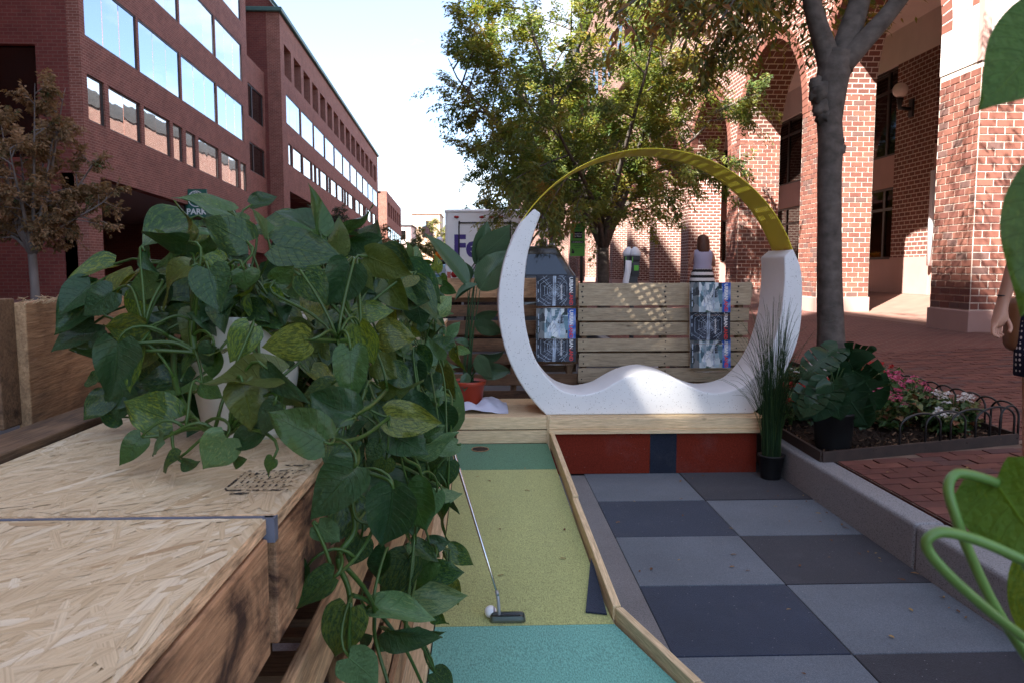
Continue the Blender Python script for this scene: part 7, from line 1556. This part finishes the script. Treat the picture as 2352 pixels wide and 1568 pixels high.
# ================================================================ tree pit: mulch, monstera, flowers, hooped border
m = MB(); n1, n2 = 60, 90; vs = []; rg = random.Random(6)
for i in range(n1+1):
    for j in range(n2+1):
        u = i/n1; v_ = j/n2; a = Vector(PIT[0]).lerp(Vector(PIT[1]), u); b_ = Vector(PIT[3]).lerp(Vector(PIT[2]), u); p = a.lerp(b_, v_)
        vs.append((p.x, p.y, walkz(p.x)+.012+rg.uniform(0, .022)+.03*math.sin(math.pi*u)*math.sin(math.pi*v_)))
m.add(vs, [(i*(n2+1)+j, (i+1)*(n2+1)+j, (i+1)*(n2+1)+j+1, i*(n2+1)+j+1) for i in range(n1) for j in range(n2)], 0, False)
M_mulch = pbr('dark mulch', (.022, .014, .010), .95, .7, 30, .8, 120, .15, kind='World', rnd=0)
mu = tag(m.build('mulch_bed', M_mulch), kind='structure')
ch = MB()
for i in range(1500):
    u, v_ = rg.random(), rg.random(); a = Vector(PIT[0]).lerp(Vector(PIT[1]), u); b_ = Vector(PIT[3]).lerp(Vector(PIT[2]), u); p = a.lerp(b_, v_*v_); z = walkz(p.x)+.035
    M = Matrix.Translation((p.x, p.y, z+.03*math.sin(math.pi*u)*math.sin(math.pi*v_*v_))) @ Quaternion((rg.gauss(0, 1), rg.gauss(0, 1), rg.gauss(0, 3), 1)).normalized().to_matrix().to_4x4(); ch.box(-.016, .016, -.004, .004, -.002, .002, rg.choice((0, 0, 0, 1)), M)
tag(ch.build('bark_chips', [M_mulch, pbr('pale chip', (.12, .07, .04), .9, .4)], mu), kind='stuff')
# steel edging and hoops
eg = empty('hoop_border', (2.6, 4.6, .22), 'low black hooped wire border around the flower bed', 'border fence')
P0, P1, P2, P3 = [Vector((x, y, walkz(x))) for x, y in PIT]
for a, b_ in ((P0, P1), (P1, P2), (P2, P3), (P3, P0)):
    d = (b_-a); board('edging', a+Vector((0, 0, .02)), b_+Vector((0, 0, .02)), .075, .022, pbr('rusty steel edging', (.035, .022, .018), .7, .3, 14, .2) if 'rusty steel edging' not in MATS else MATS['rusty steel edging'], eg)
def hoop(a, b_, h, lean=Vector((0, 0, 0))):
    n = 12; c = (a+b_)/2; u = (b_-a)/2; pts = [a]; 
    for i in range(n+1):
        t = math.pi*(1-i/n); pts.append(c+u*math.cos(t)+Vector((0, 0, h*.62+h*.38*math.sin(t)))+lean*math.sin(t))
    pts.append(b_); m = MB(); m.tube(pts, .0068, 7); m.build('hoop', M_black, eg)
dirx = (P1-P0); Lx = dirx.length; dirx.normalize()
st0 = 0.50
while st0+.26 < Lx+.30:
    a = P0+dirx*st0+Vector((0, .0, .03)); b_ = P0+dirx*min(st0+.27, Lx)+Vector((0, 0, .03)); hoop(a, b_, .20); st0 += .17
diry = (P2-P1); Ly = diry.length; diry.normalize(); s = 0.0
while s+.27 < 2.6: hoop(P1+diry*s+Vector((0, 0, .03)), P1+diry*(s+.27)+Vector((0, 0, .03)), .20); s += .165
# monstera
def slit(t, s): 
    a = abs(s)
    return a > .30 and .18 < t < .78 and ((t*8+(.0 if s > 0 else .8)) % 1.6) < .30
P_mon = plantmat('monstera leaf', (.004, .020, .008), (.008, .034, .014), None, 0, .24, .55, 6, .06, under=(.02, .05, .02), vang=.9, objvar=.25, spec=.3)
PV['m'] = [leafmesh('monstera_leaf', bigleaf(400+i, wid=.86, fold=[.3, .5, .2, .45, .35, .55][i], curl=[.45, .6, .35, .7, .5, .4][i], wave=.09, lobe=.2, nt_=30, ns=10, tipsharp=.55, slits=slit), P_mon) for i in range(6)]
mq = atZ(1922, 1042, .21); mc = Vector((mq.x, mq.y+.06, .205)); mo = empty('monstera_plant', mc, 'split leaf monstera in a black nursery pot on the mulch', 'plant')
m = MB(); m.lathe([(0, 0), (.094, 0), (.098, .01), (.118, .235), (.124, .237), (.124, .25), (.116, .25), (.11, .225), (0, .22)], mc, 28); m.build('pot', M_blackplastic, mo)
ms_ = MB(); topm = mc+Vector((0, 0, .23)); dm = mc.y
for (bx, by, tx, ty_, dd, roll, var, ws) in [(1930, 885, 1995, 985, -.10, 5, 0, 1.0), (1905, 880, 1870, 960, -.14, 5, 1, 1.1), (1925, 800, 1870, 835, .05, 40, 2, 1.2), (1945, 800, 2010, 822, .04, 45, 3, 1.2), (1885, 880, 1835, 955, -.05, 10, 4, 1.1), (1900, 820, 1845, 860, 0, 20, 0, 1.2), (1960, 850, 2025, 890, 0, 25, 5, 1.2), (1950, 910, 1985, 990, -.08, 20, 3, 1.2), (1880, 900, 1842, 950, -.1, 30, 2, 1.2), (1912, 880, 1925, 965, -.16, 10, 1, 1.0), (1950, 830, 2020, 950, .02, 12, 2, 1.0)]:
    b_ = atY(bx, by, dm+dd); t_ = atY(tx, ty_, dm+dd-.05); place_leaf(mo, b_, t_, roll, var, 'm', ws)
    s0 = topm+Vector((RND.uniform(-.04, .04), RND.uniform(-.04, .04), 0)); ms_.tube(bez(s0, s0+Vector((0, 0, .1)), b_+Vector((0, .05, .0)), b_, 6), .004, 6)
ms_.build('stems', P_stem, mo)
# bedding flowers
LM_beg = leafmat('bedding leaves', [(0, (.02, .06, .02)), (.5, (.06, .12, .035)), (.8, (.13, .15, .05)), (1, (.16, .06, .03))], .4, .2)
FC = {'red': ((.55, .025, .02), (.42, .02, .03)), 'pink': ((.62, .14, .26), (.55, .10, .2)), 'white': ((.7, .68, .66), (.6, .6, .58))}
LMF = {k: leafmat(k+' petals', [(0, v[0]), (1, v[1])], .6, .3, transcol=(1.1, 1, 1)) for k, v in FC.items()}
spots = [(2.10, 5.30, 'red', .26), (2.06, 5.75, 'white', .26), (2.18, 6.15, 'pink', .28), (2.45, 5.45, 'red', .27), (2.75, 5.75, 'red', .3), (2.55, 6.1, 'white', .28), (2.62, 5.05, 'pink', .22), (2.88, 5.25, 'pink', .26), (2.98, 5.65, 'pink', .26), (3.04, 4.98, 'white', .2), (2.45, 6.6, 'red', .3), (3.1, 6.2, 'red', .26), (2.2, 6.7, 'pink', .28), (2.9, 4.85, 'white', .13)]
plc = {'red': 'red', 'pink': 'pink', 'white': 'white'}
nmx = ['at the kerb corner behind the grass', 'farther along the kerb', 'far along the kerb near the trunk', 'just behind the monstera pot', 'in the middle of the bed', 'behind the middle red ones', 'in the front of the bed beside the monstera', 'in front centre before the hoops', 'beside the right hand hoops', 'at the near right hoop corner', 'beside the tree trunk', 'at the far right of the bed', 'left of the tree trunk', 'lowest at the front hoops']
for i, (x, y, colr, h) in enumerate(spots):
    rg = random.Random(900+i); z = walkz(x)+.03; fo = empty('bedding_flower', (x, y, z), '%s bedding begonia %s' % (colr, nmx[i]), 'flower', 'begonias in the flower bed')
    tw_ = []; fl_ = []
    for k in range(95):
        a = rg.uniform(0, 6.28); r_ = h*.62*math.sqrt(rg.random()); zz = z+h*rg.random()**.7*.85; tw_.append((Vector((x+r_*math.cos(a), y+r_*math.sin(a), zz)), Vector((math.cos(a), math.sin(a), .3)), .05, .4+rg.gauss(0, .3)))
    V, Fc, T = leaf_arrays(tw_, 4, .055, rg, .3, .012, .85); leafobj('foliage', V, Fc, T, LM_beg, fo)
    for k in range(15):
        a = rg.uniform(0, 6.28); r_ = h*.62*math.sqrt(rg.random()); c = Vector((x+r_*math.cos(a), y+r_*math.sin(a), z+h*(.7+.45*rg.random())))
        for s in range(3):
            q = c+Vector((rg.uniform(-.018, .018), rg.uniform(-.018, .018), rg.uniform(-.02, .012)))
            for pz in range(5): t = 6.28*pz/5; fl_.append((q, Vector((math.cos(t), math.sin(t), .35)), .004, rg.random()))
    V, Fc, T = leaf_arrays(fl_, 1, .024, rg, .1, .002, .8); leafobj('blossoms', V, Fc, T, LMF[colr], fo)
    sm_ = MB()
    for k in range(14):
        a = rg.uniform(0, 6.28); r_ = h*.5*rg.random(); sm_.tube([(x, y, z-.02), (x+r_*.6*math.cos(a), y+r_*.6*math.sin(a), z+h*.5), (x+r_*math.cos(a), y+r_*math.sin(a), z+h*.95)], .0025, 4, cap=False)
    sm_.build('stems', P_stem, fo)
